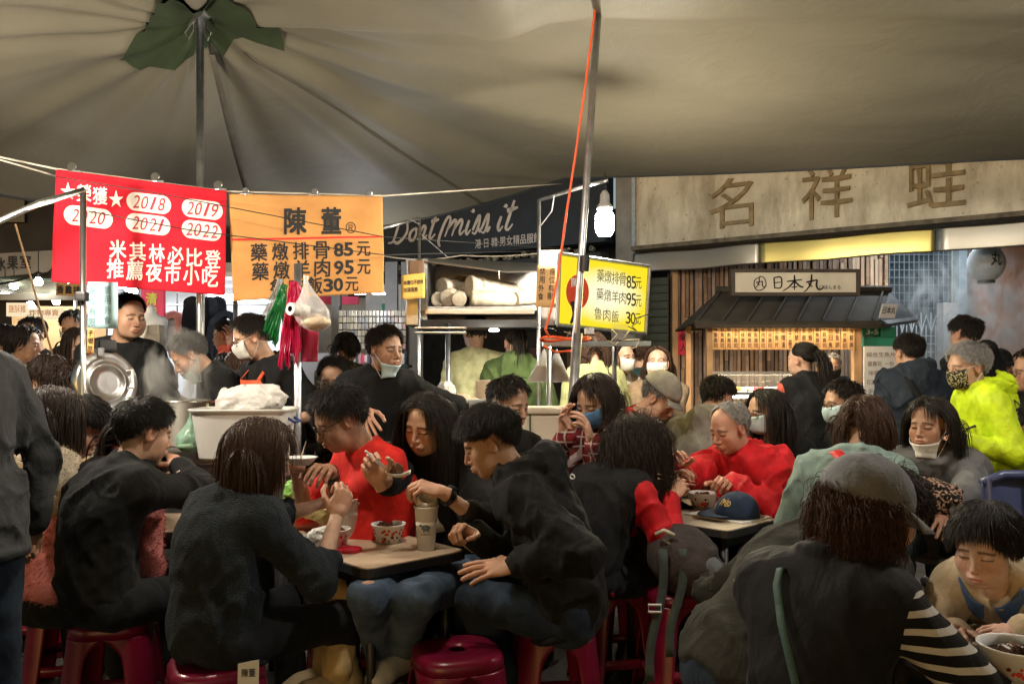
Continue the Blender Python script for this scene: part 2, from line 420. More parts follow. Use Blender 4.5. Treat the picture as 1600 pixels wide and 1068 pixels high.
def el_min(phi, style):
    """lowest elevation (rad) of hair growth at azimuth phi (0 = face)"""
    a = abs((phi + PI) % (2 * PI) - PI)
    k = [(0, 50), (.55, 46), (.85, 30), (1.15, 6), (1.5, -6), (1.75, 2), (2.0, -26), (2.5, -40), (PI, -46)]
    if style in ('balding',): k = [(0, 78), (.7, 74), (1.1, 48), (1.35, 20), (1.55, -2), (1.75, 2), (2.0, -26), (2.5, -38), (PI, -42)]
    if style == 'receding': k = [(0, 66), (.55, 62), (.9, 44), (1.2, 10), (1.5, -4), (1.75, 2), (2.0, -26), (2.5, -40), (PI, -44)]
    if style == 'long': k = [(0, 44), (.5, 40), (.8, 28), (1.1, 6), (1.5, -14), (1.75, -16), (2.0, -28), (2.5, -40), (PI, -46)]
    for (x0, y0), (x1, y1) in zip(k, k[1:]):
        if a <= x1: return math.radians(y0 + (y1 - y0) * (a - x0) / (x1 - x0))
    return math.radians(k[-1][1])

def hair_mesh(style, H, Hc, sc, n, seed, body=(), length=None, capped=False):
    """scalp cap plus many tapered locks that follow a combing direction, then gravity"""
    rg = np.random.default_rng(seed); R = np.array(H); n = int(n * 3) if n >= 1200 else n
    def toW(p): return (np.asarray(p) * sc) @ R.T + np.array(Hc)
    V = []; Fq = []; nv = 0
    lift = dict(short=.007, crop=.009, crew=.004, bowl=.012, messy=.010, bob=.018, long=.010, ponytail=.005, bun=.005, curly=.016, receding=.004, balding=.002, shaggy=.010).get(style, .007)
    if capped: lift = .003
    na, ne = 40, 12; cap = []
    for i in range(na):
        ph = 2 * PI * i / na; e0 = el_min(ph, style)
        for j in range(ne + 1):
            t = j / ne; e = e0 + (PI / 2 - e0) * t
            d = np.array((math.sin(ph) * math.cos(e), math.cos(ph) * math.cos(e), math.sin(e)))
            cap.append(HC0 + d * (HR + .0005 + lift * min(1, t * 3.5)))
    if style != 'balding':
        V.append(toW(cap)); W = ne + 1
        Fq.append(np.array([(i * W + j, ((i + 1) % na) * W + j, ((i + 1) % na) * W + j + 1, i * W + j + 1) for i in range(na) for j in range(ne)])); nv = na * W
    # locks
    ph = rg.uniform(-PI, PI, n * 3); el = np.arcsin(rg.uniform(-.8, 1, n * 3)); em = np.array([el_min(a, style) for a in ph])
    ok = (el > em) & ((el < .30) if capped else True); ph = ph[ok][:n]; el = el[ok][:n]; em = em[ok][:n]; m = len(ph)
    d = np.stack([np.sin(ph) * np.cos(el), np.cos(ph) * np.cos(el), np.sin(el)], 1)
    root = HC0 + d * HR
    nrm = d / HR; nrm /= np.linalg.norm(nrm, axis=1)[:, None]
    front = np.cos(ph); top = np.sin(el)
    whorl = np.array((.12, -.55, .83))
    away = d - whorl; away -= nrm * (away * nrm).sum(1)[:, None]; away /= np.linalg.norm(away, axis=1)[:, None] + 1e-6
    jit = rg.normal(0, 1, (m, 3)); jit -= nrm * (jit * nrm).sum(1)[:, None] * .7
    L = np.full(m, .045); up = np.full(m, .35); grav = .15; noise = .25; rad = .0042; segs = 4; wig = 0.
    if style in ('short', 'receding', 'balding'): L = .022 + .030 * np.clip(top, 0, 1) + rg.uniform(-.006, .010, m); up[:] = .25; noise = .3; rad = .0034
    if style == 'balding': L = .026 + rg.uniform(-.004, .006, m); up[:] = .12
    if style == 'crew': L = .010 + .018 * np.clip(top, 0, 1) + rg.uniform(0, .008, m); up[:] = .8; noise = .35; rad = .0030
    if style == 'messy': L = .040 + .045 * np.clip(top, 0, 1) + rg.uniform(-.01, .025, m); up[:] = .55; noise = .6; rad = .0036; grav = .35
    if style == 'bowl': L = .060 + .035 * np.clip(top, 0, 1) + rg.uniform(-.008, .008, m); up[:] = .2; noise = .15; rad = .0045; grav = .35; segs = 5
    if style in ('bob', 'shaggy'): L = np.where(front > .75, .085, .20) + rg.uniform(-.03, .03, m); up[:] = .25; noise = .18; rad = .0052; grav = .55; segs = 8
    if style == 'long': L = np.where(front > .97, .13, .42) + rg.uniform(-.06, .06, m); up[:] = .18; noise = .12; rad = .0052; grav = .6; segs = 12
    if style == 'curly': L = np.where(front > .95, .15, .36) + rg.uniform(-.10, .08, m); up[:] = .55; noise = .3; rad = .0045; grav = .55; segs = 16; wig = .6
    if style == 'crop': L = .016 + .052 * np.clip((top - .05) * 1.6, 0, 1) + rg.uniform(-.006, .010, m); up[:] = .32; noise = .22; rad = .0038; grav = .22; segs = 5
    if length: L = L * length
    tie = np.array((0, -.108, .045)) if style == 'ponytail' else np.array((0, -.10, .06))
    if style in ('ponytail', 'bun'):
        v = tie - root; L = np.linalg.norm(v, axis=1) * 1.15; away = v - nrm * (v * nrm).sum(1)[:, None]; away /= np.linalg.norm(away, axis=1)[:, None] + 1e-6
        up[:] = .05; noise = .06; grav = 0; rad = .0050; segs = 6
    if style in ('long', 'bob', 'shaggy', 'curly'):   # parted hair falls to the sides
        side = np.sign(d[:, 0] + .15 * rg.normal(0, 1, m) * (np.abs(d[:, 0]) < .2) + 1e-4)
        fl = np.stack([side * .8, -.35 + 0 * side, -.25 + 0 * side], 1)
        fl[front > (.8 if style in ('bob', 'shaggy') else .3), 1] = .35 if style in ('bob', 'shaggy') else -.38
        fl -= nrm * (fl * nrm).sum(1)[:, None]; away = fl / (np.linalg.norm(fl, axis=1)[:, None] + 1e-6)
    if style == 'crop':
        away = d - np.array((.25, -.75, .62)); away -= nrm * (away * nrm).sum(1)[:, None]; away /= np.linalg.norm(away, axis=1)[:, None] + 1e-6
    if style == 'bowl':
        away = d - np.array((0, -.35, .93)); away -= nrm * (away * nrm).sum(1)[:, None]; away /= np.linalg.norm(away, axis=1)[:, None] + 1e-6
    fly = rg.random(m) < .03; up = np.where(fly, up + .2, up); nz_ = np.where(fly, noise + .2, noise)
    dirv = away + nrm * up[:, None] + jit * nz_[:, None]; dirv /= np.linalg.norm(dirv, axis=1)[:, None]
    P = toW(root); D = dirv @ R.T; c0 = toW(HC0[None])[0]; step = (L * sc / segs)[:, None]; pts = [P.copy()]
    phase = rg.uniform(0, 2 * PI, m); g = np.array((0, 0, -1.)); tieW = toW(tie[None])[0]
    for k in range(segs):
        D = D + g * grav * (1.6 if k > 1 else .6) * np.minimum(1, step / .02) + rg.normal(0, 1, (m, 3)) * noise * .14
        if style in ('ponytail', 'bun'): D = D + (tieW - P) / (np.linalg.norm(tieW - P, axis=1)[:, None] + .01) * .35
        if wig: D = D + wig * .85 * np.stack([np.cos(phase + k * 1.25), np.sin(phase + k * 1.25), 0 * phase], 1)
        D /= np.linalg.norm(D, axis=1)[:, None] + 1e-9
        P = P + D * step
        q = (P - c0) @ R / sc; qq = q / (HR + lift + .002 + .006 * rg.random((m, 1))); r = np.linalg.norm(qq, axis=1)
        ins = r < 1; 
        if ins.any(): q2 = q[ins] / r[ins][:, None]; P[ins] = c0 + (q2 * sc) @ R.T
        q = (P - c0) @ R / sc       # keep clear of the face
        fc = np.array((0, .026, -.035)); qq = (q - fc) / np.array((.068, .070, .082)); r = np.linalg.norm(qq, axis=1); ins = r < 1
        if ins.any(): q2 = fc + (q[ins] - fc) / r[ins][:, None]; P[ins] = c0 + (q2 * sc) @ R.T
        for (bc, br, bR) in body:
            q = (P - bc) @ bR; qq = q / br; r = np.linalg.norm(qq, axis=1); ins = r < 1
            if ins.any(): P[ins] = bc + (q[ins] / r[ins][:, None]) @ bR.T
        pts.append(P.copy())
    if style == 'ponytail':
        mt = max(40, n // 4); tl = (length or 1) * .26
        p = tieW + rg.normal(0, .012, (mt, 3)); D = np.tile(np.array((0, -1., .25)) @ R.T, (mt, 1)) + rg.normal(0, .18, (mt, 3)); tp = [p.copy()]; lt = (tl * rg.uniform(.75, 1.1, mt) / segs)[:, None]
        for k in range(segs):
            D = D + g * .8 + rg.normal(0, .06, (mt, 3)); D /= np.linalg.norm(D, axis=1)[:, None]; p = p + D * lt
            for (bc, br, bR) in body:
                q = (p - bc) @ bR; r = np.linalg.norm(q / br, axis=1); ins = r < 1
                if ins.any(): p[ins] = bc + (q[ins] / r[ins][:, None]) @ bR.T
            tp.append(p.copy())
        pts = [np.concatenate([a, b]) for a, b in zip(pts, tp)]; m += mt
    if style == 'bun':
        mt = max(40, n // 4); u = rg.normal(0, 1, (mt, 3)); u /= np.linalg.norm(u, axis=1)[:, None]; w = np.cross(u, rg.normal(0, 1, (mt, 3))); w /= np.linalg.norm(w, axis=1)[:, None]
        cb = toW((tie + np.array((0, -.025, .01)))[None])[0]
        tp = [cb + .034 * sc * (u * math.cos(a) + w * math.sin(a)) for a in np.linspace(0, 2.2, segs + 1)]
        pts = [np.concatenate([a, b]) for a, b in zip(pts, tp)]; m += mt
    scale_r = math.sqrt(700 / max(n, 60)); rad = rad * (min(2.0, max(.75, scale_r)) if n < 1200 else .25 if n >= 7000 else .36) * sc
    K = len(pts); A = np.stack(pts)                     # K, m, 3
    T = np.gradient(A, axis=0); T /= np.linalg.norm(T, axis=2)[..., None] + 1e-9
    ref = rg.normal(0, 1, (1, m, 3)); U = ref - T * (ref * T).sum(2)[..., None]; U /= np.linalg.norm(U, axis=2)[..., None] + 1e-9; B = np.cross(T, U)
    prof = np.interp(np.linspace(0, 1, K), [0, .15, .7, 1], [.7, 1, .85, .12]); rr = (rad * rg.uniform(.6, 1.25, m))[None, :, None] * prof[:, None, None]
    ring = [A + rr * (U * math.cos(a) + .75 * B * math.sin(a)) for a in (0, 2 * PI / 3, 4 * PI / 3)]
    RV = np.stack(ring, 2).reshape(-1, 3)               # index ((k*m)+i)*3+j
    kk, ii, jj = np.meshgrid(np.arange(K - 1), np.arange(m), np.arange(3), indexing='ij')
    ix = lambda k, i, j: nv + (k * m + i) * 3 + j % 3
    Fq.append(np.stack([ix(kk, ii, jj), ix(kk, ii, jj + 1), ix(kk + 1, ii, jj + 1), ix(kk + 1, ii, jj)], -1).reshape(-1, 4)); V.append(RV)
    return np.concatenate(V), np.concatenate(Fq)

# ---------------------------------------------------------------- cloth materials
def cloth(name, col, rough=.85, kind='plain', col2=(0, 0, 0), scale=1., bump=.25, sheen=.03):
    def hook(nt, b, tc, mx):
        N = nt.nodes; L = nt.links
        base = mx.outputs[0]
        def mixc(fac, a, c2):
            m = N.new('ShaderNodeMix'); m.data_type = 'RGBA'; L.new(fac, m.inputs[0]); L.new(a, m.inputs[6]); m.inputs[7].default_value = (*c2, 1); L.new(m.outputs[2], b.inputs['Base Color']); return m.outputs[2]
        def sinstripe(axis, freq, thr, coord=None):
            s = N.new('ShaderNodeSeparateXYZ'); L.new(coord or tc.outputs['Object'], s.inputs[0])
            m = N.new('ShaderNodeMath'); m.operation = 'MULTIPLY'; m.inputs[1].default_value = freq; L.new(s.outputs[axis], m.inputs[0])
            w = N.new('ShaderNodeMath'); w.operation = 'SINE'; L.new(m.outputs[0], w.inputs[0])
            g = N.new('ShaderNodeMath'); g.operation = 'GREATER_THAN'; g.inputs[1].default_value = thr; L.new(w.outputs[0], g.inputs[0]); return g.outputs[0]
        def op(o, a, c):
            m = N.new('ShaderNodeMath'); m.operation = o; L.new(a, m.inputs[0])
            if isinstance(c, float): m.inputs[1].default_value = c
            else: L.new(c, m.inputs[1])
            return m.outputs[0]
        if kind == 'stripes': mixc(sinstripe(2, 2 * PI / (.036 * scale), .35), base, col2)
        if kind == 'plaid':
            f = op('MAXIMUM', sinstripe(0, 2 * PI / (.045 * scale), .88), sinstripe(2, 2 * PI / (.045 * scale), .88))
            d = op('MULTIPLY', op('ADD', sinstripe(0, 2 * PI / (.09 * scale), .1), sinstripe(2, 2 * PI / (.09 * scale), .1)), .42)
            x = mixc(d, base, (col[0] * .18, col[1] * .2, col[2] * .25)); mixc(op('MULTIPLY', f, .75), x, col2)
        if kind == 'buffalo':
            a, c = sinstripe(0, 2 * PI / (.10 * scale), 0.), sinstripe(2, 2 * PI / (.10 * scale), 0.); mixc(op('MULTIPLY', op('SUBTRACT', op('ADD', a, c), 0.), .5), base, col2)
        if kind == 'knit':
            n = N.new('ShaderNodeTexVoronoi'); n.inputs['Scale'].default_value = 170 / scale; mp = N.new('ShaderNodeMapping'); mp.inputs['Scale'].default_value = (1, 1, 1.8)
            L.new(tc.outputs['Object'], mp.inputs[0]); L.new(mp.outputs[0], n.inputs['Vector'])
            g = N.new('ShaderNodeMapRange'); g.inputs[1].default_value = .15; g.inputs[2].default_value = .0; g.inputs[3].default_value = 0; g.inputs[4].default_value = .7; L.new(n.outputs['Distance'], g.inputs[0]); mixc(g.outputs[0], base, col2)
            bp = N.new('ShaderNodeBump'); bp.inputs['Strength'].default_value = .8; bp.inputs['Distance'].default_value = .006; bp.invert = True
            L.new(n.outputs['Distance'], bp.inputs['Height']); L.new(bp.outputs[0], b.inputs['Normal'])
        if kind == 'camo':
            n = N.new('ShaderNodeTexNoise'); n.inputs['Scale'].default_value = 40 / scale; L.new(tc.outputs['Object'], n.inputs['Vector']); g = op('GREATER_THAN', n.outputs['Fac'], .54); mixc(g, base, col2)
        if kind == 'denim':
            n = N.new('ShaderNodeTexNoise'); n.inputs['Scale'].default_value = 9; n.inputs['Detail'].default_value = 6; L.new(tc.outputs['Object'], n.inputs['Vector'])
            g = N.new('ShaderNodeMapRange'); g.inputs[1].default_value = .45; g.inputs[2].default_value = .75; L.new(n.outputs['Fac'], g.inputs[0]); mixc(g.outputs[0], base, col2)
    base_hook = hook
    def hook(nt, b, tc, mx):
        base_hook(nt, b, tc, mx); N = nt.nodes; L = nt.links      # creases of worn cloth
        mp = N.new('ShaderNodeMapping'); mp.inputs['Scale'].default_value = (1.2, 1.2, .62); mp.inputs['Rotation'].default_value = (.5, .35, .2); L.new(tc.outputs['Object'], mp.inputs[0])
        n = N.new('ShaderNodeTexNoise'); n.inputs['Scale'].default_value = 7.5; n.inputs['Detail'].default_value = 3; n.inputs['Distortion'].default_value = .5; L.new(mp.outputs[0], n.inputs['Vector'])
        def op(o, a, c):
            m = N.new('ShaderNodeMath'); m.operation = o; L.new(a, m.inputs[0]); m.inputs[1].default_value = c; return m.outputs[0]
        r = op('POWER', op('ABSOLUTE', op('MULTIPLY', op('SUBTRACT', n.outputs['Fac'], .5), 4.), 0.), 1.3)
        bp = N.new('ShaderNodeBump'); bp.inputs['Strength'].default_value = .38; bp.inputs['Distance'].default_value = .014; L.new(r, bp.inputs['Height'])
        if b.inputs['Normal'].links: L.new(b.inputs['Normal'].links[0].from_socket, bp.inputs['Normal'])
        L.new(bp.outputs[0], b.inputs['Normal'])
    if kind == 'knit': return mat('cloth_' + name, col, rough, var=.25, vscale=25, spec=(.12 if max(col) < .06 and rough > .6 else .25), sheen=sheen, hook=hook)
    return mat('cloth_' + name, col, rough, var=.22, vscale=18, bump=bump * .7, bscale=(150 if kind != 'fuzzy' else 130), spec=(.12 if max(col) < .06 and rough > .6 else .25), sheen=sheen, hook=hook)

def arc(c, ax, ay, r0, r1, a0, a1, n):
    return [np.array(c) + np.array(ax) * r0 * math.cos(a) + np.array(ay) * r1 * math.sin(a) for a in np.linspace(a0, a1, n)]

def person(label, head, yaw, pitch=10, hyaw=0, roll=0, pose='sit', s=None, w=1., bow=.03, lh=None, rh=None, le=None, re=None,
           lhand='relaxed', rhand='relaxed', ldir=None, rdir=None, lnorm=None, rnorm=None, sleeve=.97, top=None, top_name='jacket', pants=None,
           hair='short', hcol='black', hlen=None, nlock=350, face='male', skin='mid', eyes='down', seatz=.45, mask=None, mask_at='face', glasses=None,
           hood=False, collar=None, vest=None, vest_name='vest', shirt=None, legs=True, knees=None, feet=None, shoe=None, near=False, hem=-.12, group=None,
           watch=None, wr=.009, fur=0, cap=None, loose=.011, arms=True, splay=.13, lean=1.0, hs=1.0, hang=None):
    """one person: continuous body, garments, hair and what they wear as children. head=(px,py,depth) of the ear line."""
    a = math.radians(yaw); Hw = at(*head); F = Vector((math.sin(a), math.cos(a), 0)); Rt = Vector((math.cos(a), -math.sin(a), 0))
    if s is None: s = min(1.1, max(.84, (Hw.z + .115) / 1.72)) if pose == 'stand' else 1.0
    Hm = Matrix.Rotation(-math.radians(hyaw), 3, 'Z') @ Matrix.Rotation(-math.radians(pitch), 3, 'X') @ Matrix.Rotation(math.radians(roll), 3, 'Y')
    toL3 = Matrix((Rt, F, Vector((0, 0, 1))))             # world -> local directions
    nb_off = Hm @ Vector((0, -.040, -.155)) * (s * hs)
    nbz = Hw.z + nb_off.z
    Lsp = .50 * s; pz = (seatz + .10 * s) if pose == 'sit' else .94 * s
    dz = nbz - pz
    if dz > Lsp * .995:
        if pose == 'sit': pz = min(pz + .06, max(pz, nbz - Lsp * .99)); Lsp = max(Lsp, (nbz - pz) * 1.004)
        else: pz = nbz - Lsp * .995
        dz = nbz - pz
    hor = math.sqrt(max(0, Lsp ** 2 - dz ** 2)) * lean
    ploc = Hw + F * (nb_off.y) + Rt * nb_off.x - F * hor
    root = thing('person', label, 'person', (ploc.x, ploc.y, 0), -a, group)
    org = Vector((ploc.x, ploc.y, 0))
    def loc(p): return toL3 @ (Vector(p) - org)
    Hc = loc(Hw); NB = Hc + nb_off; Pv = Vector((0, 0, pz))
    S = (NB - Pv).normalized(); cf = (Vector((0, 1, 0)) - S * S.y).normalized(); X = Vector((1, 0, 0))
    Rb = np.array(basis(X, cf, S)); L = (NB - Pv).length
    def sp(t): return Pv + S * (L * t) - cf * (bow * 4 * t * (1 - t))
    g = s * w; hh = .0095 if near else .0135
    sh = {q: sp(.86) + X * (q * .165 * s * (.6 + .4 * w)) + cf * .01 for q in (-1, 1)}
    # arms by two-bone reach
    arm = {}
    for q, tgt, el, hd in ((-1, lh, le, ldir), (1, rh, re, rdir)):
        A = sh[q]; l1, l2 = .285 * s, .245 * s
        if tgt is None:
            T = Vector((q * .16, .34, pz + .17)) if pose == 'sit' else Vector((q * .27 * s, .06, pz - .10 * s))
        else: T = loc(at(*tgt)) if not isinstance(tgt, Vector) else tgt
        D = T - A; dd = D.length
        if dd > (l1 + l2) * .995:
            if dd > (l1 + l2) * 1.15: D = D * ((l1 + l2) * 1.15 / dd); T = A + D; dd = D.length
            k = dd / ((l1 + l2) * .995); l1 *= k; l2 *= k
        if dd < .12: T = A + D.normalized() * .12; D = T - A; dd = .12
        pole = Vector(el) if el is not None else Vector((q * .55, -.35, -.8))
        u = D.normalized(); pn = (pole - u * pole.dot(u)).normalized(); x = (l1 * l1 - l2 * l2 + dd * dd) / (2 * dd); hgt = math.sqrt(max(0, l1 * l1 - x * x))
        arm[q] = (A, A + u * x + pn * hgt, T)
    # legs
    leg = {}
    for q in (-1, 1):
        hip = Pv + Vector((q * .095 * s, 0, -.03))
        if pose == 'sit':
            kn = Vector((q * splay * s * 1.25, .40 * s, pz - .04)); fo = Vector((q * splay * s * 1.2, .44 * s, .09))
        else:
            kn = Vector((q * .105 * s, .02, .50 * s)); fo = Vector((q * .12 * s, -.02 + .02 * q, .09))
        if knees and knees.get(q) is not None: kn = knees[q] if isinstance(knees[q], Vector) else loc(at(*knees[q]))
        if feet and feet.get(q) is not None: fo = feet[q] if isinstance(feet[q], Vector) else loc(at(*feet[q]))
        leg[q] = (hip, kn, fo)
    belly = max(0, (w - 1)) * .25
    def torso(f, off, lo=True):
        f.ell(sp(.02), (.155 * g + off, .115 * g + off, .12 * s + off), Rb, k=0)
        f.ell(sp(.28) + cf * (.01 + belly), (.140 * g + off, .108 * g + off + belly * .5, .15 * s), Rb, k=.07)
        f.ell(sp(.62), (.158 * g + off, .112 * g + off, .17 * s), Rb, k=.07)
        f.cone(sh[-1] * .85 + sp(.88) * .15, sh[1] * .85 + sp(.88) * .15, .062 * s + off, .062 * s + off, k=.06)
        f.cone(sp(.97), sh[-1] * .7 + NB * .3, .052 * s + off * .7, .05 * s + off, k=.05); f.cone(sp(.97), sh[1] * .7 + NB * .3, .052 * s + off * .7, .05 * s + off, k=.05)
    gw = .75 + .25 * w
    def arms_f(f, off, upto=1.):
        for q in (-1, 1):
            A, E, T = arm[q]; f.cone(A, E, .050 * s * gw + off, .041 * s * gw + off, k=.03)
            if upto < .5: continue
            t = (upto - .5) * 2; f.cone(E, E + (T - E) * t, .040 * s * gw + off, (.040 + (.029 - .040) * t) * s * gw + off * .8, k=.02)
    ptsall = [NB, Pv] + [p for q in (-1, 1) for p in arm[q]] 
    lo = np.min(np.array(ptsall), 0) - .26 * max(1, w); hi = np.max(np.array(ptsall), 0) + .2
    lo[2] = min(lo[2], pz - .25)
    pl = np.array([p for q in (-1, 1) for p in leg[q]]); llo = np.minimum(pl.min(0), np.array(Pv)) - .22 * max(1, w); lhi = np.maximum(pl.max(0), np.array(Pv)) + .24 * max(1, w)
    if pose == 'sit' and hem == -.12: hem = -.075
    tone = np.array(TONE[skin] if isinstance(skin, str) else skin)
    # ---- the continuous body: coarse trunk and limbs, fine head and hands
    bh = .017
    b = SDF(np.minimum(lo, llo), np.maximum(hi, lhi), bh)
    torso(b, -.016)
    if arms: 
        for q in (-1, 1):
            A, E, T = arm[q]; b.cone(A, E, .046 * s * gw, .037 * s * gw, k=.03); b.cone(E, T, .037 * s * gw, .024 * s, k=.02)
    b.cone(sp(.95), NB + (Hc - NB) * .5, .054 * s * (.9 if face in ('female', 'child') else 1), .052 * s * (.9 if face in ('female', 'child') else 1), k=.03)
    for q in (-1, 1):
        h0, k0, f0 = leg[q]; b.cone(h0, k0, .070 * g, .045 * s, k=.03); b.cone(k0, f0, .043 * s, .030 * s, k=.02)
    v, f = b.mesh(); cols = np.tile(tone, (len(v), 1)); V = [v]; Fc = [f]; Cc = [cols]; nv = len(v)
    HD = HEADS[face]; hsn = s * hs
    hv = (HD['v'] * hsn * np.array((.97 + .03 * w, 1, 1))) @ np.array(Hm).T + np.array(Hc)
    V.append(hv); Fc.append(HD['f'] + nv); Cc.append(head_cols(HD, tone, eyes, (.10, .09, .085) if hcol in ('grey', 'salt') else (.02, .015, .012))); nv += len(hv)
    wrist = {}
    if arms:
        for q, hk, hd, hn in ((-1, lhand, ldir, lnorm), (1, rhand, rdir, rnorm)):
            A, E, T = arm[q]
            fw = Vector(hd) if hd is not None else (T - E)
            fw = fw.normalized(); up = Vector(hn) if hn is not None else Vector((q * .5, .1, .85))
            z = (up - fw * up.dot(fw)).normalized(); x = fw.cross(z)
            M = np.array(basis(x, fw, z)); m, mf = HANDS[hk]; m = m.copy()
            if q < 0: m[:, 0] *= -1; mf = mf[:, ::-1]
            m = (m * s * (.95 if face == 'female' else .8 if face == 'child' else 1.03)) @ M.T + np.array(T)
            V.append(m); Fc.append(mf + nv); Cc.append(np.tile(tone * np.array((1.02, .92, .9)), (len(m), 1))); nv += len(m); wrist[q] = (E, T, (T - E).normalized())
    loose = loose
    np_mesh('body', np.concatenate(V), np.concatenate(Fc), SKIN, root, np.concatenate(Cc))
    # ---- garments
    seed = int(abs(head[0] * 13 + head[1])) % 9973
    def make_top(nm, m, off, up, cutz, amp, col_=None, hd=False):
        t = SDF(lo - .03, hi + .03, hh); torso(t, off)
        if cutz < -.1: t.ell(sp(cutz / L * .6), (.152 * g + off, .116 * g + off, .24 * s), Rb, k=.05)
        t.plane(sp(cutz / L if abs(cutz) > 0 else 0), -S)
        if up > 0: arms_f(t, off, up)
        CU = up
        # skirt of the garment over the hips
        if hd:
            for q in (-1, 1):
                pa = arc(NB + S * .03 - cf * .02, X * q, -cf, .085 * s, .105 * s, -.9, PI / 2, 7)
                for i in range(6): t.cone(pa[i], pa[i + 1], .022 + .004 * i, .026 + .004 * i, k=.02)
            t.ell(NB - cf * .125 * s - S * .03, (.10 * s, .045, .10 * s), Rb, k=.03)
        if col_:
            rr, hgt = col_; pa = arc(NB + S * (.01 + hgt) + cf * .004, X, cf, .064 * s, .066 * s, 0, 2 * PI, 15); pb = arc(NB - S * .02, X, cf, .068 * s, .074 * s, 0, 2 * PI, 15)
            for i in range(14): t.cone(pa[i], pa[i + 1], rr, rr, k=.008); t.cone(pb[i], pa[i], rr * 1.1, rr, k=.012)
        t.wrinkle(amp * 1.6, 10, seed, (1.25, 1.25, .55))
        if near: t.wrinkle(amp * .45, 24, seed + 3, (1.2, 1.2, .5))
        if not hd and not col_:
            t.ell(NB + S * .055 + cf * .025, (.068 * s, .075 * s, .06 * s), Rb, k=.01, op='sub')
        if near and CU > .9:      # cuffs
            for q in (-1, 1):
                A, E, T = arm[q]; u = (T - E) * (2 * CU - 1); r = .031 * s * gw + off * .8; t.cone(E + u * .80, E + u * .985, r + .003, r + .002, k=.003)
        if near and up > .6:                # hem band
            c_ = sp(cutz / L) + S * .022; pa = arc(c_, X, cf, .150 * g + off, .110 * g + off, 0, 2 * PI, 25)
            for i in range(24): t.cone(pa[i], pa[i + 1], .016, .016, k=.004)
        v, f = t.mesh(); o_ = np_mesh(nm, v, f, m, root)
        if fur:                             # pile of a fleece or plush coat
            rg = np.random.default_rng(seed); pick = rg.integers(0, len(f), fur); a_, b_, c_, d_ = (v[f[pick, k]] for k in range(4)); u1, u2 = rg.random((fur, 1)), rg.random((fur, 1)); p0 = (a_ * u1 + b_ * (1 - u1)) * u2 + (d_ * u1 + c_ * (1 - u1)) * (1 - u2)
            nn = np.cross(b_ - a_, d_ - a_); nn /= np.linalg.norm(nn, axis=1)[:, None] + 1e-9; dd_ = nn + rg.normal(0, .5, (fur, 3)); tt = rg.normal(0, 1, (fur, 3)); tt /= np.linalg.norm(tt, axis=1)[:, None]; w_ = .0016; l_ = rg.uniform(.005, .011, (fur, 1))
            V_ = np.stack([p0 - tt * w_, p0 + tt * w_, p0 + np.cross(tt, nn) * w_ * 1.5, p0 + dd_ * l_], 1).reshape(-1, 3); ix = np.arange(fur)[:, None] * 4
            fo = np_mesh('pile', V_, np.concatenate([ix + np.array((0, 1, 3)), ix + np.array((1, 2, 3)), ix + np.array((2, 0, 3))]), m, o_, smooth=False); fo['kind'] = 'stuff'
        return o_
    if vest: make_top(top_name, top, loose, sleeve, hem, wr, collar if not hood else None); make_top(vest_name, vest, loose + .008, 0, hem - .02, wr, (.016, .03) , hood)
    else: make_top(top_name, top, loose, sleeve, hem, wr, collar, hood)
    if legs and pants:
        t = SDF(llo - .02, lhi + .02, hh); off = .010
        t.ell(sp(.0), (.150 * g + off, .115 * g + off, .12 * s), Rb, k=0)
        for q in (-1, 1):
            h0, k0, f0 = leg[q]; t.cone(h0, k0, .080 * g + off, .055 * s * gw + off, k=.035); t.cone(k0, f0 + Vector((0, 0, .0)), .054 * s * gw + off, .045 * s + off, k=.025)
        t.wrinkle(.006, 13, seed + 40, (1.2, 1.2, .6)); t.plane((0, 0, .075), (0, 0, -1)); t.plane((0, 0, pz + .13 * s), (0, 0, 1))
        v, f = t.mesh(); np_mesh('trousers', v, f, pants, root)
        for q in (-1, 1):
            h0, k0, f0 = leg[q]; ang = math.atan2(0, 1) if pose == 'stand' else 0
            np_mesh('shoe', SHOE[0] * s + np.array((f0.x, f0.y, max(0, f0.z - .09))), SHOE[1], shoe or mat('shoe_black', (.02, .02, .022), .5), root)
    bodyc = [(np.array(sp(.62)), np.array((.158 * g + .03, .112 * g + .03, .20 * s)), Rb), (np.array(sp(.28)), np.array((.14 * g + .03, .11 * g + .03, .17 * s)), Rb)] + [(np.array(sh[q]), np.array((.085, .085, .085)), np.eye(3)) for q in (-1, 1)] + [(np.array(NB), np.array((.075, .075, .09)), np.eye(3))]
    if hair and hair != 'none':
        v, f = hair_mesh(hair, Hm, Hc, hsn * 1.0, nlock, seed, bodyc, hlen, bool(cap)); np_mesh('hair', v, f, HAIR[hcol], root)
    # ---- worn things
    def Hd(p): return Hc + Hm @ (Vector(p) * hsn)
    HM3 = Hm
    if mask:
        z0, z1 = (-.012, -.100) if mask_at == 'face' else (-.080, -.145)
        nu, nw = 18, 8; U, Wv = np.meshgrid(np.linspace(-1, 1, nu + 1), np.linspace(0, 1, nw + 1), indexing='ij')
        az = U * 1.12; zz = z0 + (z1 - z0) * Wv + .012 * U ** 2 * (1 - 2 * Wv)
        r = np.full(az.shape, .14); cy0 = .018
        for it in range(40):
            P = np.stack([np.sin(az) * r, cy0 + np.cos(az) * r, np.maximum(zz, -.115)], -1).reshape(-1, 3)
            dd = HD['sdf'].sample(P).reshape(az.shape); r = np.maximum(r - np.clip(dd - .004, -.004, .01) * .8, .05)
        for it in range(5):
            r2 = r.copy(); r2[1:-1] = np.maximum(r[1:-1], (r[:-2] + r[2:]) / 2); r = r2
            r2 = r.copy(); r2[:, 1:-1] = np.maximum(r[:, 1:-1], (r[:, :-2] + r[:, 2:]) / 2); r = r2
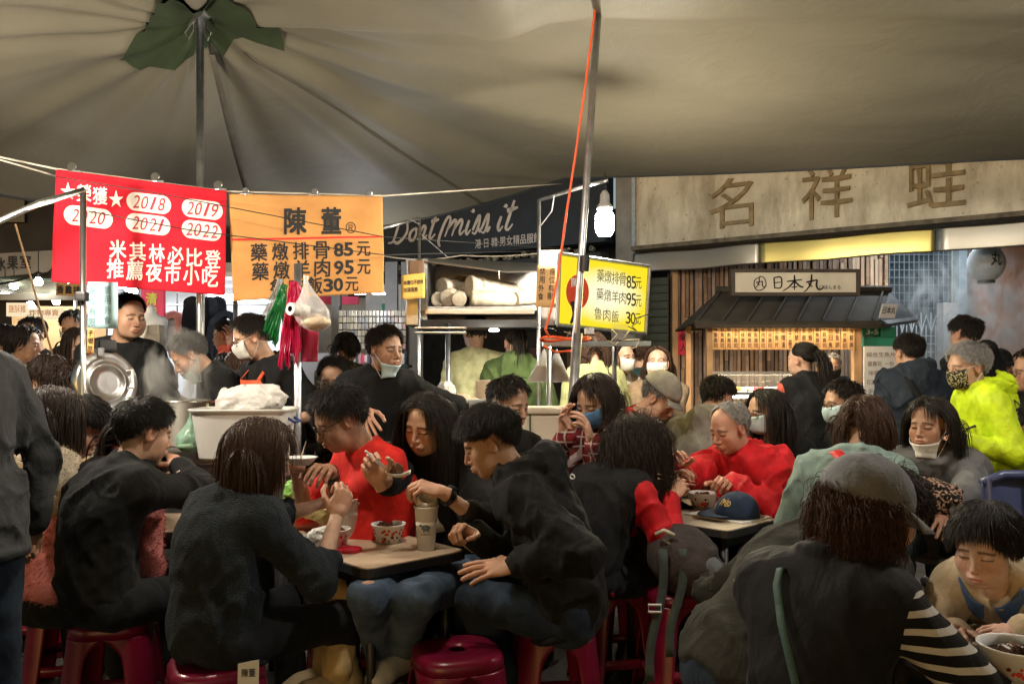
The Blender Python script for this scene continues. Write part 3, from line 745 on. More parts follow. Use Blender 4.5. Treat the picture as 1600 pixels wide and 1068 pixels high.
        r = r + .003 + .0012 * np.sin(Wv * 18)
        P = np.stack([np.sin(az) * r, cy0 + np.cos(az) * r, zz], -1)
        mb = MB(); mb.grid(lambda u, q: tuple(Hd(P[round(u * nu), round(q * nw)])), nu, nw)
        mo = mb.build('face_mask', mask, root, smooth=True, local=True, solid=.0025)
        lp = MB()
        for q, iu in ((-1, 0), (1, nu)):
            e1, e2 = P[iu, 0], P[iu, nw]
            for e, zb in ((e1, .012), (e2, -.040)): lp.tube([Hd(e), Hd(((e[0] + q * .083) / 2 + q * .004, (e[1] - .02) / 2, (e[2] + zb) / 2)), Hd((q * .084, -.022, zb * .8))], .0012, 4)
        lp.build('ear_loop', mat('ear_loop', (.7, .7, .7), .8), mo, local=True)
    if glasses:
        gl = MB()
        for q in (-1, 1):
            c = [(q * .033 + .0235 * math.copysign(abs(math.cos(t)) ** .7, math.cos(t)), .1005 - .006 * (abs(q * .033 + .0235 * math.cos(t)) / .05) ** 2, -.003 + .0175 * math.copysign(abs(math.sin(t)) ** .7, math.sin(t))) for t in np.linspace(0, 2 * PI, 20, endpoint=False)]
            gl.tube([Hd(p) for p in c], .0019, 6, closed=True)
            gl.tube([Hd((q * .056, .094, .006)), Hd((q * .076, .06, .008)), Hd((q * .081, -.005, .008)), Hd((q * .080, -.022, -.012))], .0018, 5)
        gl.tube([Hd((-.010, .101, .001)), Hd((0, .1035, .004)), Hd((.010, .101, .001))], .0018, 5)
        gl.build('glasses', glasses, root, smooth=True, local=True)
    if watch and watch in wrist:
        E, T, d = wrist[watch]; wb = MB(); R3 = dirrot(d); c = T - d * .035
        wb.lathe([(.031 * s, -.011), (.034 * s, -.011), (.034 * s, .011), (.031 * s, .011), (.031 * s, -.011)], c, 20, R3)
        wo = wb.build('watch', mat('watch_black', (.012, .012, .013), .35), root, smooth=False, local=True)
        fb = MB(); up = Vector((0, 0, 1)); nrm = (up - d * up.dot(d)).normalized(); fb.lathe([(0, .012), (.017, .012), (.020, .008), (.020, 0)], c + nrm * .03, 16, dirrot(nrm)); fb.build('watch_face', mat('watch_glass', (.03, .035, .04), .12, metal=.3), wo, local=True)
    if cap:
        style, cm = cap
        cb = MB()
        def dome(u, q):
            ph = u * 2 * PI; e = (-.12 if style != 'flat' else .05) + (PI / 2 + .12) * q; d = Vector((math.sin(ph) * math.cos(e), math.cos(ph) * math.cos(e), math.sin(e)))
            rr = Vector((HR[0] + .017, HR[1] + .017, HR[2] + .020)); k = 1 + .025 * math.sin(ph * 3) * (1 - q)
            return Hd(Vector(HC0) + Vector((0, -.002, .014)) + Vector((d.x * rr.x, d.y * rr.y, d.z * rr.z)) * k)
        cb.grid(dome, 36, 9)
        co = cb.build('cap', cm, root, smooth=True, local=True, solid=.004)
        br = MB(); bl = .075 if style != 'flat' else .045
        def brim(u, q):
            an = (u - .5) * 1.9; rx, ry = HR[0] + .014, HR[1] + .014; ex = q * bl * math.cos(an * .83)
            return Hd(Vector(HC0) + Vector((math.sin(an) * rx * (1 + .1 * q), math.cos(an) * ry + ex, .012 - .35 * ex - .02 * (an * q) ** 2)))
        br.grid(brim, 14, 4); br.build('cap_brim', cm, co, smooth=True, local=True, solid=.004)
        bt = MB(); bt.ell = None
        bt.lathe([(0, .006), (.006, .005), (.009, 0)], Hd(Vector(HC0) + Vector((0, -.002, .014 + HR[2] + .019))), 10, Hm.copy()); bt.build('cap_button', cm, co, local=True)
        if style == 'back':
            ob = MB(); pts = []
            for i in range(12):
                t = PI * i / 11; ph = PI + .42 * math.cos(t); e = .02 + .45 * math.sin(t); d = Vector((math.sin(ph) * math.cos(e), math.cos(ph) * math.cos(e), math.sin(e)))
                pts.append(Hd(Vector(HC0) + Vector((0, -.002, .014)) + Vector((d.x * (HR[0] + .0165), d.y * (HR[1] + .0165), d.z * (HR[2] + .0225)))))
            ob.mesh(pts, [tuple(range(12))]); ob.build('cap_opening', HAIR['dark'], co, local=True)
    info = dict(root=root, loc=loc, arm=arm, sp=sp, NB=NB, S=S, cf=cf, X=X, Hd=Hd, Hc=Hc, leg=leg, s=s, pz=pz, g=g, sh=sh, wrist=wrist, Rb=Rb, L=L, loose=loose)
    return info
# ================================================================ lamps of the place
def point(name, p, e, col=(1, .82, .58), r=.05, parent=None):
    l = bpy.data.lights.new(name, 'POINT'); l.energy = e; l.color = col; l.shadow_soft_size = r
    o = bpy.data.objects.new(name, l); COL.objects.link(o); o.location = p
    return o
def area(name, p, e, sx, sy, rot=(0, 0, 0), col=(1, 1, 1)):
    l = bpy.data.lights.new(name, 'AREA'); l.energy = e; l.color = col; l.shape = 'RECTANGLE'; l.size = sx; l.size_y = sy
    o = bpy.data.objects.new(name, l); COL.objects.link(o); o.location = p; o.rotation_euler = rot; return o
# ================================================================ common materials
STEEL = mat('stainless_steel', (.55, .55, .54), .28, metal=1., var=.12, vscale=9, bump=.06, bscale=120, bstretch=(1, 1, 8))
STEELD = mat('dull_steel', (.36, .36, .37), .42, metal=1., var=.25, vscale=14)
PIPE = mat('galvanised_pipe', (.48, .49, .52), .38, metal=1., var=.2, vscale=20)
BLACKM = mat('black_metal', (.018, .018, .02), .45, var=.3)
DARK = mat('dark_paint', (.02, .022, .024), .7)
INK = mat('black_ink', (.012, .012, .012), .7, var=.05)
PAPERW = mat('white_paper', (.72, .70, .66), .85, var=.05)
WHITEP = mat('white_plastic', (.66, .66, .64), .45, var=.06)
CREAM = mat('cream_print', (.70, .62, .54), .85, var=.1)
WOODL = mat('light_wood', (.42, .25, .12), .6, var=.25, vscale=5, bump=.15, bscale=30, bstretch=(8, 8, .6))
GOLD = mat('gold_paint', (.5, .33, .1), .5)
BROWNB = mat('brown_board', (.16, .085, .045), .8)
ROPE = mat('pale_rope', (.45, .40, .33), .8)
WIRE = mat('black_wire', (.012, .012, .013), .6)
CLEAR = mat('clear_plastic', (.85, .85, .85), .18, var=.03, alpha=.32, bump=.5, bscale=35)
GLASS = mat('clear_glass', (.8, .85, .85), .06, var=0, alpha=.16)
ORANGEC = mat('orange_cord', (.75, .10, .025), .5)

# ================================================================ ground
def wet(nt, b, tc, mx):
    N = nt.nodes; n = N.new('ShaderNodeTexNoise'); n.inputs['Scale'].default_value = 1.3; n.inputs['Detail'].default_value = 6
    nt.links.new(tc.outputs['Object'], n.inputs['Vector']); m = N.new('ShaderNodeMapRange'); m.inputs[1].default_value = .42; m.inputs[2].default_value = .6; m.inputs[3].default_value = .32; m.inputs[4].default_value = .8
    nt.links.new(n.outputs['Fac'], m.inputs[0]); nt.links.new(m.outputs[0], b.inputs['Roughness'])
ASPH = mat('asphalt', (.05, .047, .043), .7, var=.4, vscale=5, bump=.5, bscale=90, hook=wet)
tag(MB().mesh([(-60, -40, 0), (60, -40, 0), (60, 90, 0), (-60, 90, 0)], [(0, 1, 2, 3)]).build('ground', ASPH), kind='structure')

# ================================================================ canopy over the tables
APEX = Vector((-1.78, 4.75, 3.45))
HEM = [(-2.2, 9.2, 2.86), (.49, 7.60, 3.12), (3.45, 5.60, 2.80), (5.4, 4.28, 2.74), (5.2, -3.2, 2.55), (-6.2, -3.0, 2.45), (-4.6, 4.0, 2.62)]
def hem_at(a):
    """where a ray from the apex at angle a meets the hem polygon"""
    d = Vector((math.cos(a), math.sin(a))); o = Vector((APEX.x, APEX.y)); best = None
    for i in range(len(HEM)):
        p, q = Vector(HEM[i]), Vector(HEM[(i + 1) % len(HEM)]); e = Vector((q.x - p.x, q.y - p.y)); den = d.x * e.y - d.y * e.x
        if abs(den) < 1e-9: continue
        w = Vector((p.x - o.x, p.y - o.y)); t = (w.x * e.y - w.y * e.x) / den; u = (w.x * d.y - w.y * d.x) / den
        if t > 0 and -1e-6 <= u <= 1 + 1e-6 and (best is None or t < best[0]): best = (t, p.z + (q.z - p.z) * u - (.02 if i == 1 else .09) * math.sin(PI * u))
    return best
SEAM = [-.25, 1.05, 1.28, 1.95, 2.85, 3.45, -1.9, -2.6]
B2 = Vector((.55, 2.6))
def canopy_z(x, y):
    r = Vector((x - APEX.x, y - APEX.y)); R = r.length; a = math.atan2(r.y, r.x); T, zh = hem_at(a); v = min(1, R / T)
    z = APEX.z + (zh - APEX.z) * v ** .72
    k = math.exp(-R / 1.6) * min(1, R / .25)
    z += .045 * k * math.sin(7 * a + 1.1) + .026 * k * math.sin(17 * a + 2 * math.sin(3 * a))
    for s_ in SEAM:
        dd = abs((a - s_ + PI) % (2 * PI) - PI) * R
        z -= .055 * math.exp(-(dd / .085) ** 2) * min(1, R / .5) * max(0, 1 - v) ** .6
    # a second lifted field to the right, with a slack valley running from the front between the two
    w = 1 / (1 + math.exp(-(x - (-.35) - .18 * (y - 2.5)) * 5)); z += .20 * w * max(0, 1 - v) * min(1, max(0, (5.8 - y) / 3.))
    dv = x - (-.35) - .16 * (y - 2.5); z -= .24 * math.exp(-(dv / .20) ** 2) * max(0, min(1, (5.0 - y) / 1.6)) * (1 - v) ** .5
    ca, sa = .96, .28; q = (x * ca + y * sa)
    z += .012 * math.sin(q * 5.1 + 1.3 * math.sin(y * 1.7)) * (1 - v) + .006 * math.sin((y * .9 - x * .5) * 23 + 2 * math.sin(x * 3)) * (1 - v) * w
    if 1.2 < x: z += .014 * math.sin((y + .45 * x) * 13) * min(1, (x - 1.2) / 1.5) * (1 - v)
    return z
def tarp_hook(nt, b, tc, mx):
    N = nt.nodes; n = N.new('ShaderNodeTexNoise'); n.inputs['Scale'].default_value = 3.2; n.inputs['Detail'].default_value = 8; n.inputs['Distortion'].default_value = .6
    nt.links.new(tc.outputs['Object'], n.inputs['Vector']); w = N.new('ShaderNodeTexWave'); w.inputs['Scale'].default_value = 22; w.inputs['Distortion'].default_value = 9; w.inputs['Detail'].default_value = 3
    nt.links.new(tc.outputs['Object'], w.inputs['Vector']); a = N.new('ShaderNodeMath'); a.operation = 'MULTIPLY_ADD'; a.inputs[1].default_value = .025
    nt.links.new(w.outputs['Fac'], a.inputs[0]); nt.links.new(n.outputs['Fac'], a.inputs[2]); bp = N.new('ShaderNodeBump'); bp.inputs['Strength'].default_value = .28; bp.inputs['Distance'].default_value = .04
    nt.links.new(a.outputs[0], bp.inputs['Height']); nt.links.new(bp.outputs[0], b.inputs['Normal'])
TARP = mat('canopy_cloth', (.148, .132, .094), .62, var=.10, vscale=1.2, spec=.35, hook=tarp_hook)
TARPG = mat('green_canvas', (.022, .034, .012), .95, var=.25, vscale=7, bump=.3, bscale=40)
tent = thing('canopy', 'large beige cloth canopy stretched over all the tables', 'canopy', (APEX.x, APEX.y, 0))
na, nr = 168, 46
cv = []
for i in range(na):
    a = 2 * PI * i / na; T, zh = hem_at(a)
    for j in range(nr + 1):
        t = (j / nr) ** 1.15; R = max(.02, T * t); x, y = APEX.x + R * math.cos(a), APEX.y + R * math.sin(a)
        cv.append((x, y, canopy_z(x, y) if t < 1 else zh))
mb = MB(); mb.mesh(cv, [(i * (nr + 1) + j, i * (nr + 1) + j + 1, ((i + 1) % na) * (nr + 1) + j + 1, ((i + 1) % na) * (nr + 1) + j) for i in range(na) for j in range(nr)])
mb.build('cloth', TARP, tent, smooth=True)
mb = MB(); mb.tube([Vector(cv[i * (nr + 1) + nr]) for i in range(na)], .014, 6, closed=True); mb.build('hem', mat('hem_band', (.03, .03, .028), .8), tent)
mb = MB()
for i in range(0, na, 1): pass
pat = []
pr = [.52, .60, .30, .36, .30, .56, .58, .36, .40, .50, .40, .50]
P = [APEX + Vector((0, 0, -.03))]
for i in range(48):
    a = 2 * PI * i / 48; k = i / 48 * 12; r = .8 * (pr[int(k)] + (pr[(int(k) + 1) % 12] - pr[int(k)]) * (k % 1))
    for t in (.33, .66, 1): x, y = APEX.x + r * t * math.cos(a), APEX.y + r * t * math.sin(a); P.append(Vector((x, y, canopy_z(x, y) - .025)))
F_ = [(0, 1 + 3 * i, 1 + 3 * ((i + 1) % 48)) for i in range(48)] + [(1 + 3 * i + j, 2 + 3 * i + j, 2 + 3 * ((i + 1) % 48) + j, 1 + 3 * ((i + 1) % 48) + j) for i in range(48) for j in (0, 1)]
MB().mesh(P, F_).build('apex_patch', TARPG, tent, smooth=True)
mb = MB(); mb.tube([(APEX.x, APEX.y, 0), (APEX.x, APEX.y, APEX.z - .06)], .022, 12); mb.build('centre_pole', PIPE, tent, smooth=True)
mb = MB(); mb.lathe([(.0, .05), (.05, .045), (.062, .02), (.05, 0), (.0, -.005)], (APEX.x, APEX.y, APEX.z - .07), 20); mb.build('pole_cap', STEELD, tent, smooth=True)
for q in (-1, 1):
    mb = MB(); mb.tube([(APEX.x + q * .03, APEX.y - .02, APEX.z - .10), (APEX.x + q * .075, APEX.y - .03, APEX.z - .17), (APEX.x + q * .055, APEX.y - .03, APEX.z - .21), (APEX.x + q * .03, APEX.y - .02, APEX.z - .15)], .005, 6, closed=True); mb.build('rope_ring', STEELD, tent)

# the leaning pole by the yellow sign
pl = thing('canopy_pole', 'tall grey steel pole leaning up to the canopy in front of the yellow sign', 'pole', (gx(886, 4.2), 4.2, 0))
mb = MB(); A, B = at(940, -60, 4.15), at(884, 760, 4.2); D = (A - B).normalized(); mb.tube([B - D * (B.z / D.z), A], .0185, 12); mb.build('upper_tube', PIPE, pl, smooth=True)
mb = MB(); c1 = at(913, 412, 4.17); mb.tube([c1 - D * .04, c1 + D * .04], .027, 12); mb.build('clamp', BLACKM, pl)
A2 = at(903, 520, 4.18); mb = MB(); mb.tube([B - D * (B.z / D.z), A2], .0225, 12); mb.build('lower_tube', PIPE, pl, smooth=True)
cd = MB(); pts = [at(x, y, 4.12) for x, y in ((936, -30), (915, 130), (898, 250), (884, 340), (872, 430), (862, 480), (852, 515), (858, 526))]; cd.tube(pts, .006, 6)
for k, z in enumerate((0, .014)):
    cd.tube([at(882, 530 + 3 * k, 4.3) + Vector((.125 * math.cos(t) + .01 * k, .05 * math.sin(t), .010 * math.sin(2 * t) + z)) for t in np.linspace(0, 2 * PI, 26)], .006, 6)
cd.tube([at(x, y, 4.25) for x, y in ((850, 540), (868, 550), (892, 548), (902, 538))], .006, 6)
tag(cd.build('extension_cord', ORANGEC, smooth=True), 'orange power cord hanging beside the leaning pole and coiled at the yellow sign', 'cord')

# ================================================================ shop facade on the far side
FO = Vector((1.38, 9.0, 0)); FU = Vector((.8250, -.5651, 0)); FN = Vector((-.5651, -.8250, 0))
def fac(t, z, out=0.): return FO + FU * t + FN * out + Vector((0, 0, z))
fac_fn = lambda x, y, d=0.: fac(x, y, d)
def fbox(mb, t0, t1, z0, z1, o0, o1): 
    mb.mesh([fac(t, z, o) for t in (t0, t1) for o in (o0, o1) for z in (z0, z1)], [(0, 1, 3, 2), (4, 6, 7, 5), (0, 4, 5, 1), (2, 3, 7, 6), (0, 2, 6, 4), (1, 5, 7, 3)])
    return mb
def stain(nt, b, tc, mx):
    N = nt.nodes; L = nt.links
    mp = N.new('ShaderNodeMapping'); mp.inputs['Scale'].default_value = (2.4, 2.4, .75); L.new(tc.outputs['Object'], mp.inputs[0])
    n = N.new('ShaderNodeTexNoise'); n.inputs['Scale'].default_value = 1.6; n.inputs['Detail'].default_value = 9; n.inputs['Roughness'].default_value = .7; L.new(mp.outputs[0], n.inputs['Vector'])
    r = N.new('ShaderNodeMapRange'); r.inputs[1].default_value = .44; r.inputs[2].default_value = .72; L.new(n.outputs['Fac'], r.inputs[0])
    n2 = N.new('ShaderNodeTexNoise'); n2.inputs['Scale'].default_value = 14; n2.inputs['Detail'].default_value = 8; n2.inputs['Roughness'].default_value = .8; L.new(tc.outputs['Object'], n2.inputs['Vector'])
    r2 = N.new('ShaderNodeMapRange'); r2.inputs[1].default_value = .61; r2.inputs[2].default_value = .66; L.new(n2.outputs['Fac'], r2.inputs[0])
    m = N.new('ShaderNodeMix'); m.data_type = 'RGBA'; m.inputs[7].default_value = (.24, .19, .12, 1); L.new(r.outputs[0], m.inputs[0]); L.new(mx.outputs[0], m.inputs[6])
    m2 = N.new('ShaderNodeMix'); m2.data_type = 'RGBA'; m2.inputs[7].default_value = (.045, .035, .022, 1); L.new(r2.outputs[0], m2.inputs[0]); L.new(m.outputs[2], m2.inputs[6]); L.new(m2.outputs[2], b.inputs['Base Color'])
CONC = mat('stained_concrete', (.56, .50, .38), .85, var=.15, vscale=3, bump=.3, bscale=50, hook=stain)
CONC2 = mat('relief_concrete', (.23, .165, .085), .85, var=.3, vscale=14, bump=.4, bscale=60)
bld = thing('shop_building', 'old building with stained concrete signboard band carrying raised characters', 'building', fac(1.5, 0))
fbox(MB(), -.05, 6.0, 2.70, 3.9, -.25, 0).build('fascia', CONC, bld)
fbox(MB(), -.08, 6.0, 2.655, 2.698, -.25, .05).build('ledge', mat('dirty_ledge', (.12, .10, .07), .9, var=.4, vscale=12), bld)
fbox(MB(), -.08, -.05 + .012, 2.70, 3.9, -.02, .03).build('edge_trim', PIPE, bld)
fbox(MB(), -.35, -.12, 0, 3.9, -.45, -.12).build('pillar', mat('pillar_paint', (.22, .21, .19), .8, var=.2), bld)
for ch, tc_ in (('名', 1.02), ('祥', 1.95), ('蛙', 2.88), ('美', 3.82)):
    mb = MB(); put_text(mb, ch, fac_fn, tc_ - .23, 2.80, .46, .50, bold=.0, off=.014); o = mb.build('raised_character', CONC2, bld, solid=.032)
MB().mesh([fac(-6, 3.2, -.3), fac(6, 3.2, -.3), fac(6, 3.2, -6), fac(-6, 3.2, -6)], [(0, 1, 2, 3)]).build('arcade_ceiling', mat('ceiling_paint', (.06, .06, .06), .9), bld)
MB().mesh([fac(-.2, 3.9, -.02), fac(6, 3.9, -.02), fac(6, 8, -.02), fac(-.2, 8, -.02)], [(0, 1, 2, 3)]).build('upper_wall', mat('upper_render', (.10, .10, .09), .9), bld)
# polished steel strip under the signboard
MIRR = mat('polished_steel', (.40, .385, .34), .36, metal=1., var=.05, vscale=2, bump=.25, bscale=1.6)
YREFL = mat('yellow_reflection_steel', (.50, .42, .15), .36, metal=1., var=.12, vscale=1.5, bump=.25, bscale=1.6)  # middle panel: yellow reflection painted into the steel colour
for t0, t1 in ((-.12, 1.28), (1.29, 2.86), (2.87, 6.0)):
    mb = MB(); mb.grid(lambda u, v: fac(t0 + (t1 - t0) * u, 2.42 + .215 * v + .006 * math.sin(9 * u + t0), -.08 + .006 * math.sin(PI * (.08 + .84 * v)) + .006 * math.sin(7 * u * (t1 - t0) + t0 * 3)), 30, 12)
    mb.build('steel_panel', YREFL if t0 > 1 and t0 < 2 else MIRR, bld, smooth=True, solid=.004)

# navy sign of the clothes shop
NAVY = mat('navy_board', (.012, .018, .027), .55, var=.3)
shop = thing('clothes_shop', 'dark shop front under a navy signboard with white script lettering', 'shop', fac(-2.5, 0))
fbox(MB(), -7.5, -.42, 2.79, 4.0, -.2, 0).build('signboard', NAVY, shop)
LET = mat('sign_letter', (.50, .46, .43), .6)
script = [  # brush strokes of the script words, x right, y up, in letter units
 [(.1, .95), (-.25, .85), (-.1, .65), (.25, .9), (.3, .9)], [(.42, .95), (.28, .45), (.12, .05), (-.15, .0)], [(.12, .06), (.45, -.02), (.85, .35), (.75, .85), (.45, .95)],
 [(1.25, .45), (1.05, .3), (1.05, .05), (1.25, .02), (1.38, .25), (1.3, .46), (1.45, .38)],
 [(1.62, .48), (1.55, .2), (1.48, .0)], [(1.52, .2), (1.72, .48), (1.85, .42), (1.78, .15), (1.82, .02), (1.98, .15)],
 [(2.38, 1.0), (2.22, .45), (2.12, .08), (2.22, .0), (2.4, .15)], [(2.12, .62), (2.52, .68)],
 [(2.72, -.35), (2.62, -.1), (2.8, .45), (3.0, .72), (3.12, .6), (3.0, .2), (2.92, .0)], [(3.0, .25), (3.3, .55), (3.42, .5), (3.34, .2), (3.28, .0)], [(3.34, .22), (3.62, .54), (3.74, .46), (3.66, .15), (3.72, .02), (3.9, .16)],
 [(4.08, .5), (3.98, .15), (4.05, .0), (4.2, .15)], [(4.16, .78), (4.17, .80)],
 [(4.3, .12), (4.55, .62), (4.58, .3), (4.45, .0), (4.28, .05)], [(4.6, .05), (4.72, .15)], [(4.72, .12), (4.97, .62), (5.0, .3), (4.88, .0), (4.7, .05)], [(4.98, .02), (5.15, .18)],
 [(5.62, .5), (5.52, .15), (5.6, .0), (5.75, .15)], [(5.72, .80), (5.73, .82)],
 [(6.15, 1.0), (5.98, .4), (5.9, .08), (6.02, .0), (6.2, .18)], [(5.86, .66), (6.35, .74)]]
mb = MB()
for st in script:
    thick = .13 if len(st) > 2 else .17
    stroke(mb, [(-3.62 + x * .315 + .05 * y, 3.04 + y * .34) for x, y in st], thick * .34, fac_fn, off=.006, n=8, taper=.45)
for dx, dy in ((4.2, .82), (5.76, .84)):
    mb.mesh([fac(-3.62 + dx * .315 + .05 + .026 * math.cos(a), 3.04 + dy * .34 + .026 * math.sin(a), .006) for a in np.linspace(0, 2 * PI, 12, endpoint=False)], [tuple(range(12))])
mb.build('lettering', LET, shop)
mb = MB(); put_text(mb, '港·日 韓·男女精品服飾', fac_fn, -2.22, 2.85, .95, .115, off=.006); mb.build('small_lettering', LET, shop)
fbox(MB(), -7.5, -.42, 2.60, 2.66, -.1, .10).build('awning_rail', DARK, shop)
for i in range(44):
    t = -5.2 + i * .108 + random.uniform(-.03, .03)
    if random.random() < .25: continue
    m = MB(); c = fac(t, 2.70 + random.uniform(-.012, .012), .06); r = random.uniform(.022, .036); m.lathe([(0, -.05), (r * .6, -.05), (r, -.02), (r, .03), (r * .55, .035), (r * .5, 0), (0, 0)], c, 9, dirrot(FN + Vector((0, 0, random.uniform(-.3, .3))))); m.build('rolled_strap', mat('rolled_cloth', (.20, .19, .14), .85, var=.4), shop)
fbox(MB(), -7.5, -.42, 2.36, 2.598, -.15, -.05).build('shutter_box', mat('shutter_box_paint', (.035, .037, .04), .6), shop)
# dark roller shutter beside the pillar, slat by slat
SHUT = mat('green_shutter', (.035, .045, .030), .55, var=.2)
sl0 = None
for i in range(26):
    z = .1 + i * .088
    if sl0 is None:
        m = MB(); fbox(m, -.10, .20, 0, .08, -.32, -.30); fbox(m, -.10, .20, .02, .06, -.30, -.285); sl0 = m.build('shutter_slat', SHUT, bld); sl0.location.z += z
    else: o = sl0.copy(); COL.objects.link(o); o.location.z = z
# interior back wall of the dark shop
MB().mesh([fac(-7.5, 0, -3), fac(-.3, 0, -3), fac(-.3, 3.2, -3), fac(-7.5, 3.2, -3)], [(0, 1, 2, 3)]).build('back_wall', mat('shop_inner_wall', (.06, .055, .05), .9, var=.4), shop)
for i, (t, z, w, h, c) in enumerate(((-2.6, 1.5, .5, .35, (.30, .17, .07)), (-2.0, 1.52, .28, .3, (.33, .24, .10)), (-1.5, 1.75, .3, .25, (.16, .28, .33)), (-1.2, 1.4, .2, .5, (.25, .12, .05)), (-3.3, 1.55, .4, .3, (.2, .1, .1)), (-.9, 1.3, .25, .3, (.28, .23, .16)))):
    fbox(MB(), t, t + w, z - h / 2, z + h / 2, -2.9, -2.85).build('poster_frame', mat('poster_%d' % i, c, .7, var=.4, vscale=15), shop)

# ================================================================ slatted wall, lattice window and panel behind the food stall
YW = 9.25
swall = thing('slatted_wall', 'wall of narrow vertical wooden slats in mixed browns behind the food stall', 'wall', (gx(1200, YW), YW, 0))
MB().box((gx(1215, YW), YW + .06, 1.425), (gx(1392, YW) - gx(1050, YW), .04, 2.85)).build('backing', DARK, swall)
SLM = [mat('slat_wood_%d' % i, c, .65, var=.3, vscale=7, bump=.2, bscale=40, bstretch=(8, 8, .5)) for i, c in enumerate(((.24, .145, .085), (.34, .21, .125), (.16, .10, .07), (.40, .28, .18), (.27, .195, .15)))]
mesh_by = {}
x = gx(1060, YW); w_ = .036
while x < gx(1390, YW):
    zs = [0] + sorted(random.uniform(.3, 3.0) for _ in range(3)) + [2.85]
    for z0, z1 in zip(zs, zs[1:]):
        mi = random.randrange(5); dep = random.choice((.02, .03, .045))
        if (mi, dep) not in mesh_by:
            o = MB().box((0, 0, .5), (w_, dep, 1)).build('slat', SLM[mi], swall, local=True); mesh_by[(mi, dep)] = o.data
        else: o = link('slat', mesh_by[(mi, dep)], swall)
        o.location = (x - swall.location.x, -.0 - dep / 2 + .04, z0); o.scale = (1, 1, z1 - z0 - .004)
    x += w_ + random.choice((.006, .010, .018))
MB().box((gx(1052, YW), YW - .05, 1.42), (.06, .12, 2.84)).build('corner_post', WOODL, swall)
tagw = thing('red_paper_sign', 'small red paper strip with black characters on the slatted wall', 'sign', (gx(1067, YW - .1), YW - .1, 0))
fnr = plane_fn(at(1059, 554, YW - .09), (1, 0, 0), (0, 0, 1)); m = MB(); W1, H1 = 17 / FPX * YW, 43 / FPX * YW
m.prism([(0, 0), (W1, 0), (W1, H1), (0, H1)], fnr, -.004, 0); m.build('paper', mat('red_paper', (.62, .03, .06), .8), tagw)
m = MB(); put_text(m, '個', fnr, W1 * .2, H1 * .52, W1 * .6, H1 * .3, off=.002); put_text(m, '人', fnr, W1 * .2, H1 * .12, W1 * .6, H1 * .3, off=.002); m.build('lettering', INK, tagw)
lw = thing('lattice_window', 'tall window with white metal lattice and pointed arches behind the smoke', 'window', (gx(1435, YW), YW, 0))
X0, X1 = gx(1392, YW), gx(1492, YW)
MB().box(((X0 + X1) / 2, YW + .08, 1.6), (X1 - X0, .02, 3.2)).build('glass', mat('dark_glass', (.03, .045, .055), .15), lw)
LATT = mat('lattice_paint', (.42, .46, .47), .5)
bar = None
for i in range(13):
    xx = X0 + .03 + i * (X1 - X0 - .06) / 12
    o = MB().box((xx, YW + .04, 1.0 if i % 2 == 0 else .93), (.009, .012, 2.0 if i % 2 == 0 else 1.86)).build('lattice_bar', LATT, lw)
for z in np.arange(.3, 1.75, .09): MB().box(((X0 + X1) / 2, YW + .027, z), (X1 - X0, .008, .008)).build('lattice_bar', LATT, lw)
for i in range(0, 12, 2):
    xa = X0 + .03 + i * (X1 - X0 - .06) / 12; xb = X0 + .03 + (i + 2) * (X1 - X0 - .06) / 12; xm = (xa + xb) / 2
    MB().tube([(xa, YW + .03, 1.78), (xa + .02, YW + .03, 1.86), (xm, YW + .03, 1.97), (xb - .02, YW + .03, 1.86), (xb, YW + .03, 1.78)], .006, 5).build('arch_bar', LATT, lw)
for z in np.arange(2.05, 2.75, .085): MB().box(((X0 + X1) / 2, YW + .02, z), (X1 - X0, .01, .006)).build('lattice_bar', mat('dim_lattice', (.16, .18, .19), .6), lw)
for i in range(14): MB().box((X0 + i * (X1 - X0) / 13, YW + .035, 2.4), (.006, .012, .75)).build('lattice_bar', MATS['dim_lattice'], lw)
MB().box((gx(1475, YW), YW - .08, 1.05), (.17, .14, 2.1)).build('stone_post', mat('grey_stone', (.33, .32, .31), .8, var=.2, vscale=8), lw)
MB().box((gx(1497, YW), YW - .05, 1.35), (.09, .1, 2.7)).build('window_frame', mat('blue_grey_paint', (.22, .26, .29), .5), lw)
pn = thing('wood_panel_wall', 'smooth reddish wood panelled wall on the far right behind the smoke', 'wall', (gx(1570, YW), YW, 0))
WP = mat('panel_wood', (.34, .16, .09), .5, var=.25, vscale=3, bump=.1, bscale=30, bstretch=(30, 30, .3))
for i in range(12):
    x0 = gx(1519, YW) + i * .16; MB().box((x0 + .0785, YW + random.uniform(0, .006), 1.6), (.157, .03, 3.2)).build('wood_panel', WP, pn)
MB().box((gx(1509, YW), YW - .02, 1.6), (.09, .06, 3.2)).build('corner_strip', SLM[2], pn)
ln = thing('paper_lantern', 'white round paper lantern marked with a black character under the steel strip', 'lantern', at(1541, 410, 8.0))
lc = at(1541, 411, 8.0); m = MB(); m.lathe([(.075, .17)] + [(.065 + .10 * math.sin(PI * k / 14) ** .7 + (.004 if k % 2 else 0), .17 - .34 * k / 14) for k in range(15)], lc, 28); m.build('lantern_shade', mat('lantern_paper', (.40, .43, .45), .8), ln, smooth=True)
for z in (.18, -.18): MB().lathe([(0, -.012), (.078, -.012), (.078, .012), (0, .012)], lc + Vector((0, 0, z)), 20).build('lantern_rim', BLACKM, ln)
def lfn(x, y, d=0): 
    a = x / .2; return lc + Vector((.167 * math.sin(a), -(.167 + d) * math.cos(a), y))
m = MB(); put_text(m, '丸', lfn, -.06, -.04, .12, .13, off=.004); m.build('lettering', INK, ln)
MB().tube([lc + Vector((0, 0, .18)), lc + Vector((0, 0, .5))], .004, 5).build('lantern_cord', WIRE, ln)

